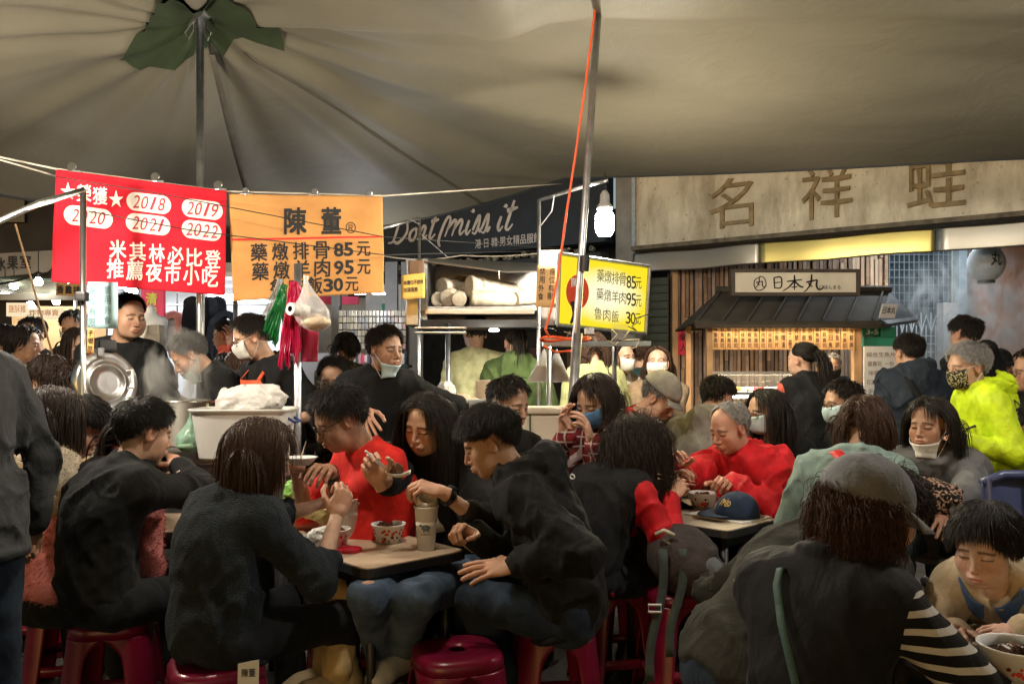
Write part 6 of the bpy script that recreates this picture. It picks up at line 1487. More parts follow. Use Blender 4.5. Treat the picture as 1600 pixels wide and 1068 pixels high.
# ================================================================ things on the tables
TH = .72
def onT(px, d, z=TH): return Vector((gx(px, d), d, z))
def tpy(py): return .66 * 1300 / (py - 575)
CUPW = mat('paper_white', (.80, .79, .77), .5, var=.03)
def print_mark(parent, c, r, h0, kind, ang):
    """flat printed marks wrapped round a cup or bowl"""
    fn = lambda x, y, d=0.: c + Vector(((r(y) + .0012 + d) * math.sin(ang + x / r(y)), -(r(y) + .0012 + d) * math.cos(ang + x / r(y)), y))
    if kind == 'dots':
        rg = random.Random(int(c.x * 1000)); m = MB(); m2 = MB()
        for i in range(16):
            x, y, q = rg.uniform(-.05, .05), h0 + rg.uniform(-.022, .02), rg.uniform(.0025, .0065)
            (m if i % 4 else m2).mesh([fn(x + q * math.cos(a), y + q * math.sin(a)) for a in np.linspace(0, 2 * PI, 9, endpoint=False)], [tuple(range(9))])
        m.build('red_print', mat('print_red', (.55, .04, .02), .6), parent); m2.build('brown_print', mat('print_brown', (.10, .02, .015), .6), parent)
    if kind == 'owl':
        m = MB()
        m.mesh([fn(.015 * math.cos(a), h0 + .019 * math.sin(a) * (1 + .15 * math.cos(4 * a))) for a in np.linspace(0, 2 * PI, 20, endpoint=False)], [tuple(range(20))]); m.build('owl_print', mat('print_brown', (.10, .02, .015), .6), parent)
        m = MB()
        for q in (-1, 1): m.mesh([fn(q * .006 + .0048 * math.cos(a), h0 + .007 + .0048 * math.sin(a), .0008) for a in np.linspace(0, 2 * PI, 12, endpoint=False)], [tuple(range(12))])
        m.build('owl_eye', CUPW, parent); m = MB()
        for q in (-1, 1): m.mesh([fn(q * .006 + .002 * math.cos(a), h0 + .007 + .002 * math.sin(a), .0014) for a in np.linspace(0, 2 * PI, 10, endpoint=False)], [tuple(range(10))])
        m.build('owl_pupil', INK, parent)
    if kind == 'sheep':
        m = MB()
        for i in range(9): m.mesh([fn(.011 * math.cos(i * .7) + .006 * math.cos(a), h0 + .006 * math.sin(i * .7) + .006 * math.sin(a)) for a in np.linspace(0, 2 * PI, 10, endpoint=False)], [tuple(range(10))])
        for x in (-.009, -.004, .005, .010): m.mesh([fn(x, h0 - .004, .0003), fn(x + .003, h0 - .004, .0003), fn(x + .003, h0 - .017, .0003), fn(x, h0 - .017, .0003)], [(0, 1, 2, 3)])
        m.mesh([fn(-.018 + .006 * math.cos(a), h0 + .008 + .005 * math.sin(a), .0004) for a in np.linspace(0, 2 * PI, 10, endpoint=False)], [tuple(range(10))]); m.build('sheep_print', mat('print_slate', (.09, .12, .12), .6), parent)
        m = MB(); [m.mesh([fn(-.017 + .0058 * k, h0 - .026, .0005), fn(-.0135 + .0058 * k, h0 - .026, .0005), fn(-.0135 + .0058 * k, h0 - .022, .0005), fn(-.017 + .0058 * k, h0 - .022, .0005)], [(0, 1, 2, 3)]) for k in range(6)]; m.build('lettering', MATS['print_slate'], parent)
def bowl(label, c, r=.062, h=.068, marks=(('dots', 0),), food=True):
    t = thing('paper_bowl', label, 'bowl', c)
    rad_ = lambda z: r * (.76 + .24 * z / h)
    MB().lathe([(0, .002), (r * .74, .002), (r * .76, 0), (r, h), (r + .004, h + .001), (r + .004, h + .005), (r - .003, h + .004), (r * .9, h * .7)], c, 36).build('bowl_wall', CUPW, t, smooth=True)
    if food:
        MB().lathe([(0, h * .78), (r * .93, h * .78)], c, 26).build('soup', mat('soup_dark', (.05, .022, .010), .15, var=.4, vscale=40), t)
        m = MB()
        for i in range(5): m.box(c + Vector((random.uniform(-.03, .03), random.uniform(-.03, .03), h * .86)), (.028, .018, .03), Matrix.Rotation(random.uniform(0, 3), 3, 'X') @ rotz(random.uniform(0, 3)), bev=.006)
        m.build('rib_meat', mat('rib_meat', (.10, .045, .02), .4, var=.4, vscale=50), t, smooth=True)
    for k, a in marks: print_mark(t, c, rad_, h * .48, k, a)
    return t
def cup(label, c, r=.045, h=.15, mark=None, straw=False, film=False, ang=0.):
    t = thing('paper_cup', label, 'cup', c); rad_ = lambda z: r * (.72 + .28 * z / h)
    MB().lathe([(0, .003), (r * .70, .003), (r * .72, 0), (r, h), (r + .003, h), (r + .003, h + .005), (r - .002, h + .004), (r * .9, h * .6)], c, 32).build('cup_wall', CUPW, t, smooth=True)
    if film is not True: MB().lathe([(0, h + .003), (r * .98, h + .003)], c, 28).build('cup_lid', CLEAR, t)
    if straw: MB().tube([c + Vector((0, 0, .02)), c + Vector((-.008, 0, h + .06))], .0035, 7).build('straw', BLACKM, t)
    if mark: print_mark(t, c, rad_, h * .55, mark, ang)
    return t
bowl('red dotted paper bowl of ribs in the centre of the brown table', onT(607, tpy(846)), .062, .066, (('dots', -.3), ('dots', .6)))
bowl('red dotted paper bowl beside the red lid at the front of the brown table', onT(522, tpy(855)), .058, .066, (('dots', .2), ('dots', 1.0)))
c_ = cup('tall white cup with a grey sheep print at the right corner of the brown table', onT(666, tpy(858)), .043, .155, 'sheep', film=True, ang=.05)
s_ = SDF((-.06, -.06, -.03), (.06, .06, .07), .0045); s_.ell((0, 0, .01), (.042, .040, .035), k=0); s_.wrinkle(.014, 24, 5); s_.ell((.012, -.03, .03), (.03, .03, .02), k=.01, op='sub'); v, f = s_.mesh()
np_mesh('crumpled_napkin', v + np.array((0, 0, .165)), f, mat('napkin_grey', (.46, .43, .38), .7, var=.3, vscale=40), c_)
cup('white paper cup with a black straw behind the rib bowls', onT(545, 3.25), .044, .15, None, True)
t = tag(MB().lathe([(0, .006), (.040, .006), (.042, .012), (.045, .012), (.045, 0), (0, 0)], onT(546, tpy(861)), 30).build('plastic_cover', mat('red_lid', (.55, .02, .045), .35), smooth=False), 'round bright red plastic lid lying on the brown table', 'cover')
t = thing('condiment_basket', 'pink plastic basket of straws on the far end of the brown table', 'basket', onT(500, 3.5)); c = onT(498, 3.5)
def bask(u, v): a = u * 2 * PI; k = (abs(math.cos(a)) ** 5 + abs(math.sin(a)) ** 5) ** -.2; return c + Vector(((.15 + .02 * v) * math.cos(a) * k, (.10 + .02 * v) * math.sin(a) * k, .09 * v))
MB().grid(bask, 40, 6).build('basket_wall', mat('pink_basket', (.50, .16, .12), .5, var=.1), t, smooth=True, solid=.004)
MB().mesh([bask(i / 24, .1) for i in range(24)], [tuple(range(24))]).build('basket_floor', MATS['pink_basket'], t)
t = thing('orange_tub', 'orange plastic sauce tub at the front of the pink basket', 'tub', onT(525, 3.36)); MB().lathe([(0, 0), (.055, 0), (.062, .10), (.066, .10), (.066, .112), (0, .115)], onT(525, 3.36), 28).build('tub', mat('orange_plastic', (.52, .20, .06), .45), t, smooth=False)
for i in range(3): tag(MB().lathe([(.02, 0), (.026, .16), (.020, .16), (.016, .01)], onT(478 + i * 9, 3.48 + .01 * i, .755), 12, dirrot(Vector((.1 * (i - 1), -.2, 1)))).build('straw_bundle', mat('straw_film', (.60, .52, .50), .35, alpha=.85, bump=.5, bscale=60)), 'wrapped bundle of straws in the pink basket, %s' % ('left one', 'middle one', 'right one')[i], 'straws', 'wrapped straws in the basket')
crumple('yellow_bag', 'pale yellow plastic wrapper folded over the front of the pink basket', (gx(500, 3.3), 3.3, .80), (.085, .02, .022), mat('yellow_film', (.62, .50, .20), .4), 6, 'wrapper')
crumple('green_wrapper', 'light green plastic bag tucked behind the straws', (gx(455, 3.55), 3.55, .85), (.03, .03, .05), mat('lime_film', (.2, .45, .1), .4), 8, 'plastic bag')
crumple('white_napkins', 'crumpled white napkin in front of the woman in the dark knit', (gx(505, 3.05), 3.05, .755), (.06, .05, .035), PAPERW, 16, 'napkin')
# table of the old man
bowl('paper bowl printed with a brown owl in front of the old man in red', onT(1098, 3.92), .064, .072, (('owl', .0), ('dots', -.8)))
bowl('red dotted paper bowl under the chopsticks of the curly haired woman', onT(1047, 3.95), .056, .062, (('dots', .3),))
tag(MB().box(Vector((1.05, 3.78, TH + .004)), (.46, .30, .006), rotz(.7)).build('paper_sheet', PAPERW), 'white paper sheet spread on the table under the navy cap', 'paper')
capn = thing('baseball_cap', 'navy baseball cap with gold letters lying on the white sheet', 'cap', Vector((gx(1150, 3.66), 3.66, TH + .01))); cc_ = Vector((gx(1152, 3.66), 3.66, TH + .012)); NV = cloth('navy', (.015, .028, .060), .8)
def cdome(u, v): a = u * 2 * PI; e = PI / 2 * v; return cc_ + Vector((.098 * math.cos(a) * math.cos(e) * (1 + .02 * math.sin(6 * a)), .088 * math.sin(a) * math.cos(e), .105 * math.sin(e) ** .85))
MB().grid(cdome, 36, 9).build('cap_crown', NV, capn, smooth=True, solid=.004)
def cbrim(u, v): a = PI + (u - .5) * 2.0; r = .09 + .085 * v * math.cos((u - .5) * 1.7); return cc_ + Vector((r * math.cos(a), r * math.sin(a) * .9 - .01 * v, .008 + .02 * (u - .5) ** 2 * v - .0 * v))
MB().grid(cbrim, 14, 4).build('cap_brim', NV, capn, smooth=True, solid=.004)
def cfn2(x, y, d=0.): a = -2.45 + x; e = .55 + y; return cc_ + Vector(((.099 + d) * math.cos(a) * math.cos(e), (.089 + d) * math.sin(a) * math.cos(e), (.107 + d) * math.sin(e) ** .85))
m = MB()
for st_ in ([(-.30, -.12), (-.22, .14), (-.12, .16), (-.16, -.12)], [(-.10, -.02), (-.02, .14), (.02, -.10), (.08, -.12)], [(.12, .20), (.08, -.10), (.16, -.12)], [(.22, .12), (.16, 0), (.22, -.12), (.30, 0), (.22, .12)]): stroke(m, st_, .055, cfn2, .004, 6, .7)
m.build('cap_lettering', GOLD, capn); MB().lathe([(0, .006), (.007, .004), (.009, 0)], cc_ + Vector((0, 0, .105)), 10).build('cap_button', NV, capn)
# far right table
t = thing('chopstick_jar', 'clear jar packed with pale chopsticks on the far right table', 'chopstick jar', onT(1232, 4.55)); c = onT(1232, 4.55)
MB().lathe([(0, 0), (.058, 0), (.062, .15), (.058, .15), (.055, .005)], c, 26).build('jar', mat('pink_clear', (.7, .35, .35), .2, alpha=.5), t, smooth=True)
m = MB()
for i in range(40): a = random.uniform(0, 6.3); r = .046 * math.sqrt(random.random()); m.box(c + Vector((r * math.cos(a), r * math.sin(a), .12)), (.006, .006, .21 + random.uniform(-.01, .01)))
tag(m.build('chopstick_bundle', mat('chopstick_wood', (.58, .45, .30), .7), t), kind='stuff')
t = thing('drink_cup', 'brown milk tea cup with domed lid next to the chopstick jar', 'cup', onT(1253, 4.45)); c = onT(1253, 4.45); MB().lathe([(0, 0), (.035, 0), (.047, .125), (.048, .13), (0, .135)], c, 26).build('tea', mat('milk_tea', (.36, .20, .11), .3), t, smooth=True); MB().lathe([(.049, .13), (.05, .138), (0, .14)], c, 26).build('lid', CLEAR, t)
cup('green printed cup at the left side of the milk tea', onT(1222, 4.42), .036, .10)
t = thing('tissue_box', 'white tissue box with black print right of the milk tea', 'tissue box', onT(1278, 4.4)); MB().box(onT(1280, 4.4) + Vector((0, 0, .06)), (.13, .10, .12), rotz(-.3), bev=.004).build('box', PAPERW, t); fnb = plane_fn(onT(1280, 4.4) + rotz(-.3) @ Vector((-.06, -.052, .02)), rotz(-.3) @ Vector((1, 0, 0)), (0, 0, 1)); m = MB()
for x, y, r in ((.05, .05, .018), (.075, .03, .012), (.08, .06, .01)): m.mesh([fnb(x + r * math.cos(a), y + r * .8 * math.sin(a), .001) for a in np.linspace(0, 2 * PI, 12, endpoint=False)], [tuple(range(12))])
m.build('print', INK, t)
tag(MB().box(onT(1075, 4.35) + Vector((-.0, 0, .085)), (.11, .08, .13), rotz(.4), bev=.004).build('paper_box', PAPERW), 'plain white folded paper box behind the curly haired woman', 'box')
bowl('paper bowl with an owl print near the plain white paper box', onT(1079, 4.25), .055, .06, (('owl', .2),), False)
bowl('paper bowl with an owl print at the far left of the old man', onT(1060, 4.3), .05, .056, (('dots', .2),), False)
crumple('red_bag', 'red plastic bag on the table by the foot of the leaning pole', (gx(905, 4.0), 4.05, .78), (.12, .06, .05), mat('red_film', (.60, .03, .04), .35, bump=.5, bscale=30), 21, 'plastic bag')
# boy's table
T4 = .70
bowl('large paper bowl with red marks in the bottom right corner', Vector((gx(1590, 1.78), 1.78, T4)), .075, .085, (('dots', -.2),)); 
t = thing('smartphone', 'smartphone in a clear case lying in front of the boy', 'phone', Vector((gx(1520, 1.85), 1.85, T4))); R_ = rotz(.5); MB().box((gx(1535, 1.93), 1.93, T4 + .006), (.16, .08, .009), R_, bev=.003).build('phone_body', BLACKM, t); MB().box((gx(1535, 1.93), 1.93, T4 + .0125), (.15, .072, .002), R_).build('screen', mat('phone_screen', (.10, .11, .13), .1), t)
bowl('small red bowl lid dish at the boy\'s left elbow', Vector((gx(1508, 1.72), 1.72, T4)), .045, .02, (), False)
# backpack on a stool
bp = thing('backpack', 'slumped grey brown backpack with white straps on a maroon stool', 'backpack', Vector((gx(1060, 3.5), 3.5, .45))); bc = Vector((gx(1064, 3.45), 3.44, .60))
BPM = cloth('backpack', (.055, .045, .045), .75, bump=.5); BPG = cloth('backpack_grey', (.13, .14, .145), .8)
s_ = SDF(np.array(bc) - .25, np.array(bc) + .25, .009); s_.ell(bc, (.15, .11, .13), np.array(Matrix.Rotation(.4, 3, 'Y')), k=0); s_.ell(bc + Vector((.03, -.05, -.04)), (.13, .08, .09), k=.05); s_.wrinkle(.018, 9, 77); s_.plane((0, 0, .452), (0, 0, -1)); v, f = s_.mesh(); I_ = bp.matrix_basis.inverted()
np_mesh('bag_body', v - np.array(bp.location), f, BPM, bp)
s_ = SDF(np.array(bc) - .25, np.array(bc) + .25, .009); s_.ell(bc + Vector((.085, -.085, -.035)), (.085, .045, .065), np.array(Matrix.Rotation(.5, 3, 'Y')), k=0); s_.wrinkle(.010, 12, 78); v, f = s_.mesh(); np_mesh('front_pocket', v - np.array(bp.location), f, BPG, bp)
m = MB(); m.tube([bc + Vector((-.09, -.075, .085)), bc + Vector((0, -.105, .045)), bc + Vector((.05, -.125, .0)), bc + Vector((.075, -.13, -.03))], .005, 6); m.build('zip_band', mat('strap_white', (.45, .44, .40), .7), bp, smooth=True)
m = MB(); m.tube([bc + Vector((-.12, -.08, .11)), bc + Vector((-.09, -.10, .13)), bc + Vector((-.05, -.10, .11))], .009, 8); m.build('top_handle', mat('strap_cream', (.5, .46, .36), .7), bp, smooth=True)
for k, (dx_, l) in enumerate(((-.10, .52), (-.02, .42))):
    m = MB(); m.grid(lambda u, v: bc + Vector((dx_ - .05 * v + (u - .5) * .035 + .015 * math.sin(6 * v), -.12 - .03 * v, .06 - l * v)), 2, 12); m.build('shoulder_strap', cloth('strap_dark', (.05, .065, .06), .8), bp, smooth=True, solid=.006)
m = MB(); b0 = bc + Vector((-.135, -.145, -.17)); m.tube([b0 + Vector((-.025, 0, -.014)), b0 + Vector((.025, 0, -.014)), b0 + Vector((.025, 0, .014)), b0 + Vector((-.025, 0, .014))], .005, 5, closed=True); m.build('strap_buckle', WHITEP, bp)
# ================================================================ far stalls and shops on the left
YB = 11.0
far = thing('street_building', 'dark building closing the market street at the far left', 'building', (-8, 15, 0))
MB().box((-9, 15.5, 4), (18, 1, 8)).build('wall', mat('far_wall', (.05, .048, .045), .9, var=.3, vscale=2), far)
MB().box((-9, 14.9, 2.75), (18, .3, .25)).build('cornice', mat('far_trim', (.10, .10, .09), .8), far)
for i in range(10): MB().box((-16 + i * 1.7, 14.97, 4.6), (.9, .08, 1.2)).build('window', mat('far_window', (.03, .035, .045), .2), far)
# clothes shop lit white
cs_ = thing('bright_shop', 'brightly lit clothes shop behind the cooks', 'shop', (gx(330, YB), YB, 0)); xa, xb = gx(135, YB), gx(455, YB)
WH = mat('shop_white', (.60, .62, .64), .8, var=.06)
MB().box(((xa + xb) / 2, YB + 1.8, 1.5), (xb - xa, .06, 3.0)).build('back_wall', WH, cs_); MB().box((xa - .03, YB + .9, 1.5), (.06, 1.8, 3)).build('side_wall', WH, cs_); MB().box((xb + .03, YB + .9, 1.5), (.06, 1.8, 3)).build('side_wall', WH, cs_)
MB().box(((xa + xb) / 2, YB + .9, 2.62), (xb - xa, 1.8, .06)).build('ceiling', WH, cs_)
for i, (p0, p1, py, dd) in enumerate(((325, 440, 461, YB + .2), (300, 352, 470, YB + 1.2), (360, 430, 468, YB + 1.3), (150, 205, 446, YB + .4))):
    A, B = at(p0, py, dd), at(p1, py + 3, dd); MB().tube([A, B], .022, 8).build('tube_light', emis('tube_white', (.93, .97, 1), 22), cs_)
area('shop_light', ((xa + xb) / 2, YB + .7, 2.5), 110, 2.4, 1.0, (0, 0, 0), (.94, .97, 1))
MB().tube([at(262, 476, YB + 1.), at(452, 474, YB + 1.)], .014, 8).build('clothes_rail', STEELD, cs_)
for px in (277, 365, 448): MB().tube([at(px, 458, YB + 1.), (gx(px, YB + 1.), YB + 1., 0)], .012, 6).build('rack_post', BLACKM, cs_)
def garment(label, px, py, d, w, l, col, kind='jacket', name='hanging_jacket', g=None):
    c = at(px, py, d); s_ = SDF(np.array(c) - (w * .75, .14, l + .08), np.array(c) + (w * .75, .14, .1), .022)
    if kind == 'jacket':
        s_.cone(c + Vector((0, 0, -.10)), c + Vector((0, 0, -l)), w * .34, w * .42, k=0)
        for q in (-1, 1): s_.cone(c + Vector((0, 0, -.03)), c + Vector((q * w * .32, 0, -.09)), .05, .06, k=.04); s_.cone(c + Vector((q * w * .34, 0, -.10)), c + Vector((q * w * .5, -.02, -l * .85)), .062, .05, k=.02)
    else:
        for q in (-1, 1): s_.cone(c + Vector((q * .02, 0, 0)), c + Vector((q * w * .25, 0, -l)), .09, .08, k=.03)
    P_ = s_; P_.wrinkle(.018, 8, int(px)); v, f = s_.mesh(); ctr = np.array(c); v = ctr + (v - ctr) * np.array((1, .5, 1))
    o = np_mesh(name, v, f, cloth('garment_%s_%d' % (name, px), col), None); tag(o, label, 'clothes', g)
    MB().tube([c + Vector((-w * .3, 0, -.06)), c + Vector((0, 0, .02)), c + Vector((w * .3, 0, -.06))], .008, 5).build('hanger', BLACKM, None).parent = o
    return o
gg = 'clothes hanging in the bright shop'
garment('white and red jacket hanging at the left end of the shop rail', 270, 491, 10.9, .42, .55, (.60, .25, .22), g=gg); garment('white jacket hanging next to the white and red jacket', 281, 492, 10.95, .36, .5, (.62, .64, .66), g=gg); garment('pinkish jacket hanging third on the shop rail', 289, 494, 11.0, .3, .5, (.45, .24, .22), g=gg)
for i, (px, cc) in enumerate(((300, (.015, .016, .022)), (312, (.018, .018, .022)), (328, (.03, .04, .06)), (340, (.02, .025, .04)))): garment('dark trousers hanging in the shop, %s from the left' % ('first', 'second', 'third', 'fourth')[i], px, 474, 10.8 + .05 * i, .36, .85, cc, 'pants', 'hanging_trousers', gg)
garment('navy jacket hanging right of the dark trousers in the shop', 353, 492, 10.6, .45, .5, (.03, .04, .06), g=gg)
# mannequin torso with backpack
mq = thing('mannequin', 'white mannequin torso wearing a shirt in front of the pink banner', 'mannequin', at(238, 560, 9.6)); c = at(236, 520, 9.6)
s_ = SDF(np.array(c) - .5, np.array(c) + .4, .02); s_.ell(c + Vector((0, 0, -.02)), (.17, .10, .26), k=0); s_.cone(c + Vector((-.13, 0, .12)), c + Vector((.13, 0, .12)), .06, .06, k=.06); s_.cone(c + Vector((0, 0, .2)), c + Vector((0, 0, .28)), .05, .045, k=.03); s_.wrinkle(.008, 9, 3); v, f = s_.mesh(); np_mesh('torso', v - np.array(mq.location), f, mat('mannequin_white', (.62, .62, .6), .5), mq)
MB().tube([c, (c.x, c.y, 0)], .02, 8).build('stand', STEELD, mq)
t = thing('canvas_backpack', 'beige canvas backpack displayed beside the mannequin', 'backpack', at(245, 545, 9.4)); c = at(243, 528, 9.4)
MB().box(c, (.20, .12, .30), bev=.05).build('bag_body', cloth('canvas_beige', (.36, .32, .25), .85), t, smooth=True); MB().box(c + Vector((0, -.07, -.05)), (.16, .05, .14), bev=.02).build('pocket', MATS['cloth_canvas_beige'], t, smooth=True)
for q in (-1, 1): MB().tube([c + Vector((q * .06, -.05, .14)), c + Vector((q * .08, -.09, .0)), c + Vector((q * .07, -.06, -.13))], .014, 6).build('strap', MATS['cloth_canvas_beige'], t, smooth=True)
# pink vertical banner
PQ = ((221, 446, 9.9), (259, 450, 9.9), (219, 534, 9.9), (259, 528, 9.9)); pf = quad_fn(*PQ, wave=.01, seed=2)
t = thing('pink_banner', 'tall pink sale banner with yellow green characters behind the cooks', 'banner', at(240, 535, 9.9))
cloth_quad(pf, *PQ, nu=8, nv=12).build('banner_cloth', mat('pink_cloth', (.62, .05, .13), .7, var=.1), t, smooth=True, solid=.004); m = MB(); line_px(m, pf, '清特賣', (237, 467), (237, 509), 17, 19, .03, off=.008); m.build('lettering', mat('lime_print', (.50, .56, .10), .7), t)
# rack of phone cases
t = thing('phone_case_rack', 'wire grid rack densely hung with phone cases behind the server', 'display rack', at(580, 560, 9.0)); x0, x1 = gx(529, 9), gx(634, 9); z0_, z1_ = gz(546, 9), gz(484, 9)
MB().box(((x0 + x1) / 2, 9.06, (z0_ + z1_) / 2), (x1 - x0, .02, z1_ - z0_)).build('rack_panel', mat('rack_back', (.10, .085, .06), .7), t)
CASE = [mat('case_%d' % i, c, .3, var=.1) for i, c in enumerate(((.16, .14, .10), (.22, .20, .15), (.10, .10, .10), (.26, .16, .13), (.30, .29, .27)))]
cp = {}
for i in range(18):
    for j in range(6):
        k = random.randrange(3) if i < 12 else random.randrange(5)
        if k not in cp: o = MB().box((0, 0, 0), (.036, .03, .062), bev=.006).build('phone_case', CASE[k], t, local=True); cp[k] = o.data
        else: o = link('phone_case', cp[k], t)
        o.location = Vector((x0 + (i + .5) * (x1 - x0) / 18, 9.02 + random.uniform(-.01, .01), z0_ + (j + .5) * (z1_ - z0_) / 6)) - t.location
for q in (x0, x1): MB().tube([(q, 9.05, 0), (q, 9.05, z1_ + .05)], .015, 6).build('rack_post', BLACKM, t)
gl = thing('accessory_shelf', 'low shelf of mixed pink and white accessories under the phone case rack', 'display shelf', at(580, 600, 8.9))
MB().box(((x0 + x1) / 2, 9.0, gz(572, 9)), (x1 - x0 + .1, .35, .03)).build('board', DARK, gl)
for i in range(22): MB().box((x0 + (i + .5) * (x1 - x0) / 22, 8.9 + random.uniform(0, .1), gz(572, 9) + .08), (.03, .05, random.uniform(.08, .17)), rotz(random.uniform(-.3, .3)), bev=.006).build('accessory', [mat('acc_%d' % k, c, .4) for k, c in enumerate(((.5, .06, .12), (.45, .43, .42), (.08, .08, .1), (.35, .2, .2)))][i % 4], gl)
# right part of the bright shops: posters and tubes
bs = thing('accessory_shop', 'bright accessory shop with a pink sign strip behind the orange banner', 'shop', at(540, 600, 11)); xa, xb = gx(462, 11.5), gx(660, 11.5)
MB().box(((xa + xb) / 2, 11.6, 1.4), (xb - xa, .06, 2.8)).build('back_wall', mat('shop_grey', (.40, .43, .46), .8, var=.25, vscale=3), bs)
MB().box((gx(530, 10), 10.02, gz(469, 10)), (gx(560, 10) - gx(500, 10), .05, gz(463, 10) - gz(475, 10))).build('sign_strip', mat('pink_strip', (.6, .05, .14), .6), bs)
for px in (520, 561, 592): m = MB(); c = at(px, 459, 8.6); m.lathe([(0, .02), (.06, .015), (.07, 0), (0, -.004)], c, 16); m.build('ceiling_lamp', emis('white_lamp', (.95, .97, 1), 30), bs); 
point('shop_lamp', at(560, 470, 8.3), 36, (.95, .97, 1), .1)
MB().box((gx(606, 10.5), 10.5, gz(500, 10.5)), (.55, .05, .9)).build('white_poster', mat('poster_white', (.55, .58, .60), .7, var=.15, vscale=6), bs); MB().box((gx(606, 10.4), 10.44, gz(480, 10.4)), (.16, .03, .1)).build('green_tag', mat('green_tag', (.05, .35, .22), .6), bs)
for px, w_ in ((526, .10), (612, .14), (633, .08)): MB().box((gx(px, 9.6), 9.6, 1.3), (w_, .1, 2.6)).build('shop_post', mat('shop_post', (.16, .17, .18), .5), bs)
MB().box((gx(495, 9.4), 9.4, .9), (.5, .05, 1.3)).build('grey_board', mat('grey_board', (.40, .42, .46), .7), bs)
yp = thing('market_pole', 'yellow lit wooden pole standing before the bright clothes shop', 'pole', (gx(314, 7.5), 7.5, 0)); MB().tube([(gx(314, 7.5), 7.5, 0), (gx(314, 7.5), 7.5, 2.3)], .032, 10).build('pole_shaft', mat('yellow_light_on_pole', (.45, .33, .10), .5, var=.2), yp, smooth=True)  # yellow light falling on the pole is put into its colour
yp2 = thing('market_pole', 'thin steel pole at the right end of the bright clothes shop', 'pole', (gx(366, 6.5), 6.5, 0)); MB().tube([(gx(368, 6.5), 6.5, 0), (gx(368, 6.5), 6.5, 2.2)], .018, 10).build('pole_shaft', PIPE, yp2, smooth=True)
# fried snack stall at the far left
YL = 9.0
fs = thing('snack_stall', 'fried snack stall with cream lit signs at the far left', 'food stall', (gx(70, YL), YL, 0)); x0, x1 = gx(-40, YL), gx(118, YL)
LIT = emis('lit_cream', (1, .80, .52), 1.1)
MB().box(((x0 + x1) / 2, YL + .4, .5), (x1 - x0, .8, 1.0)).build('counter', mat('stall_red', (.35, .08, .05), .6, var=.3), fs)
for q in (x0, x1): MB().tube([(q, YL, 0), (q, YL, 2.3)], .02, 8).build('post', PIPE, fs)
for (p0, p1, q0, q1, txt, mt_) in ((12, 43, 473, 494, '鹽酥雞', LIT), (44, 98, 482, 499, '炸物專賣', LIT)):
    a, b_ = at(p0, q1, YL), at(p1, q0, YL); MB().box(((a.x + b_.x) / 2, YL, (a.z + b_.z) / 2), (b_.x - a.x, .05, b_.z - a.z)).build('lit_sign', mt_, fs); m = MB(); put_text(m, txt, plane_fn(Vector((a.x, YL - .03, a.z)), (1, 0, 0), (0, 0, 1)), .03, .04, (b_.x - a.x) * .85, (b_.z - a.z) * .55, .02, off=.002); m.build('lettering', BROWNB, fs)
for i in range(9): MB().box((x0 + .1 + i * (x1 - x0 - .15) / 9, YL + .1, 1.05 + .0), (.09, .22, .08), rotz(random.uniform(-.2, .2)), bev=.02).build('fried_food', [mat('fried_%d' % k, c, .5, var=.4, vscale=30) for k, c in enumerate(((.55, .22, .06), (.45, .13, .04), (.6, .4, .2)))][i % 3], fs, smooth=True)
MB().box(((x0 + x1) / 2, YL + .7, 1.6), (x1 - x0, .05, 1.0)).build('back_board', mat('stall_cream', (.5, .38, .26), .8, var=.2), fs)
MB().lathe([(0, -.05), (.04, -.03), (.05, 0), (.03, .05), (0, .06)], ((x0 + x1) / 2, YL + .1, 2.05), 14).build('lamp_bulb', emis('stall_bulb', (1, .82, .55), 500), fs)
m = MB(); m.mesh([at(-60, 432, 8.2), at(118, 438, 8.2), at(118, 462, 8.9), at(-60, 462, 8.9)], [(0, 1, 2, 3)]); m.build('awning', mat('green_awning', (.03, .06, .045), .8, var=.4, vscale=6), fs, solid=.02)
MB().box((gx(70, 8.1), 8.1, gz(464, 8.1)), (.85, .06, .06)).build('awning_rail', mat('rail_grey', (.32, .31, .27), .6), fs)
SQ = ((-30, 398, 10.5), (84, 391, 10.5), (-30, 436, 10.5), (84, 424, 10.5)); sf_ = quad_fn(*SQ); t = thing('grey_sign', 'dim grey shop sign with dark characters at the far left', 'sign', at(30, 425, 10.5)); cloth_quad(sf_, *SQ, nu=2, nv=2).build('sign_board', mat('grey_sign', (.20, .19, .18), .7, var=.1), t, solid=.04); m = MB(); line_px(m, sf_, '冰果室', (2, 413), (42, 409), 17, 20, .02, off=.03); m.build('lettering', INK, t)
notice('fried_sign', 'orange brown sign with black brush lettering behind the left pole', ((88, 442, 7.0), (128, 443, 7.0), (88, 461, 7.0), (128, 463, 7.0)), (.45, .28, .10), [('香雞排', (95, 452), (120, 453), 10, 12)], bold=.04)
tag(MB().tube([at(24, 350, 5.0), at(50, 440, 5.2), at(95, 600, 5.6)], .006, 6).build('bamboo_stick', WOODL), 'thin wooden stick leaning behind the left pole', 'stick')
rope('dark cable drooping across the far left stalls', [(-40, 440, 7), (60, 425, 7), (88, 410, 7)], .01, WIRE, .05, 'cable')

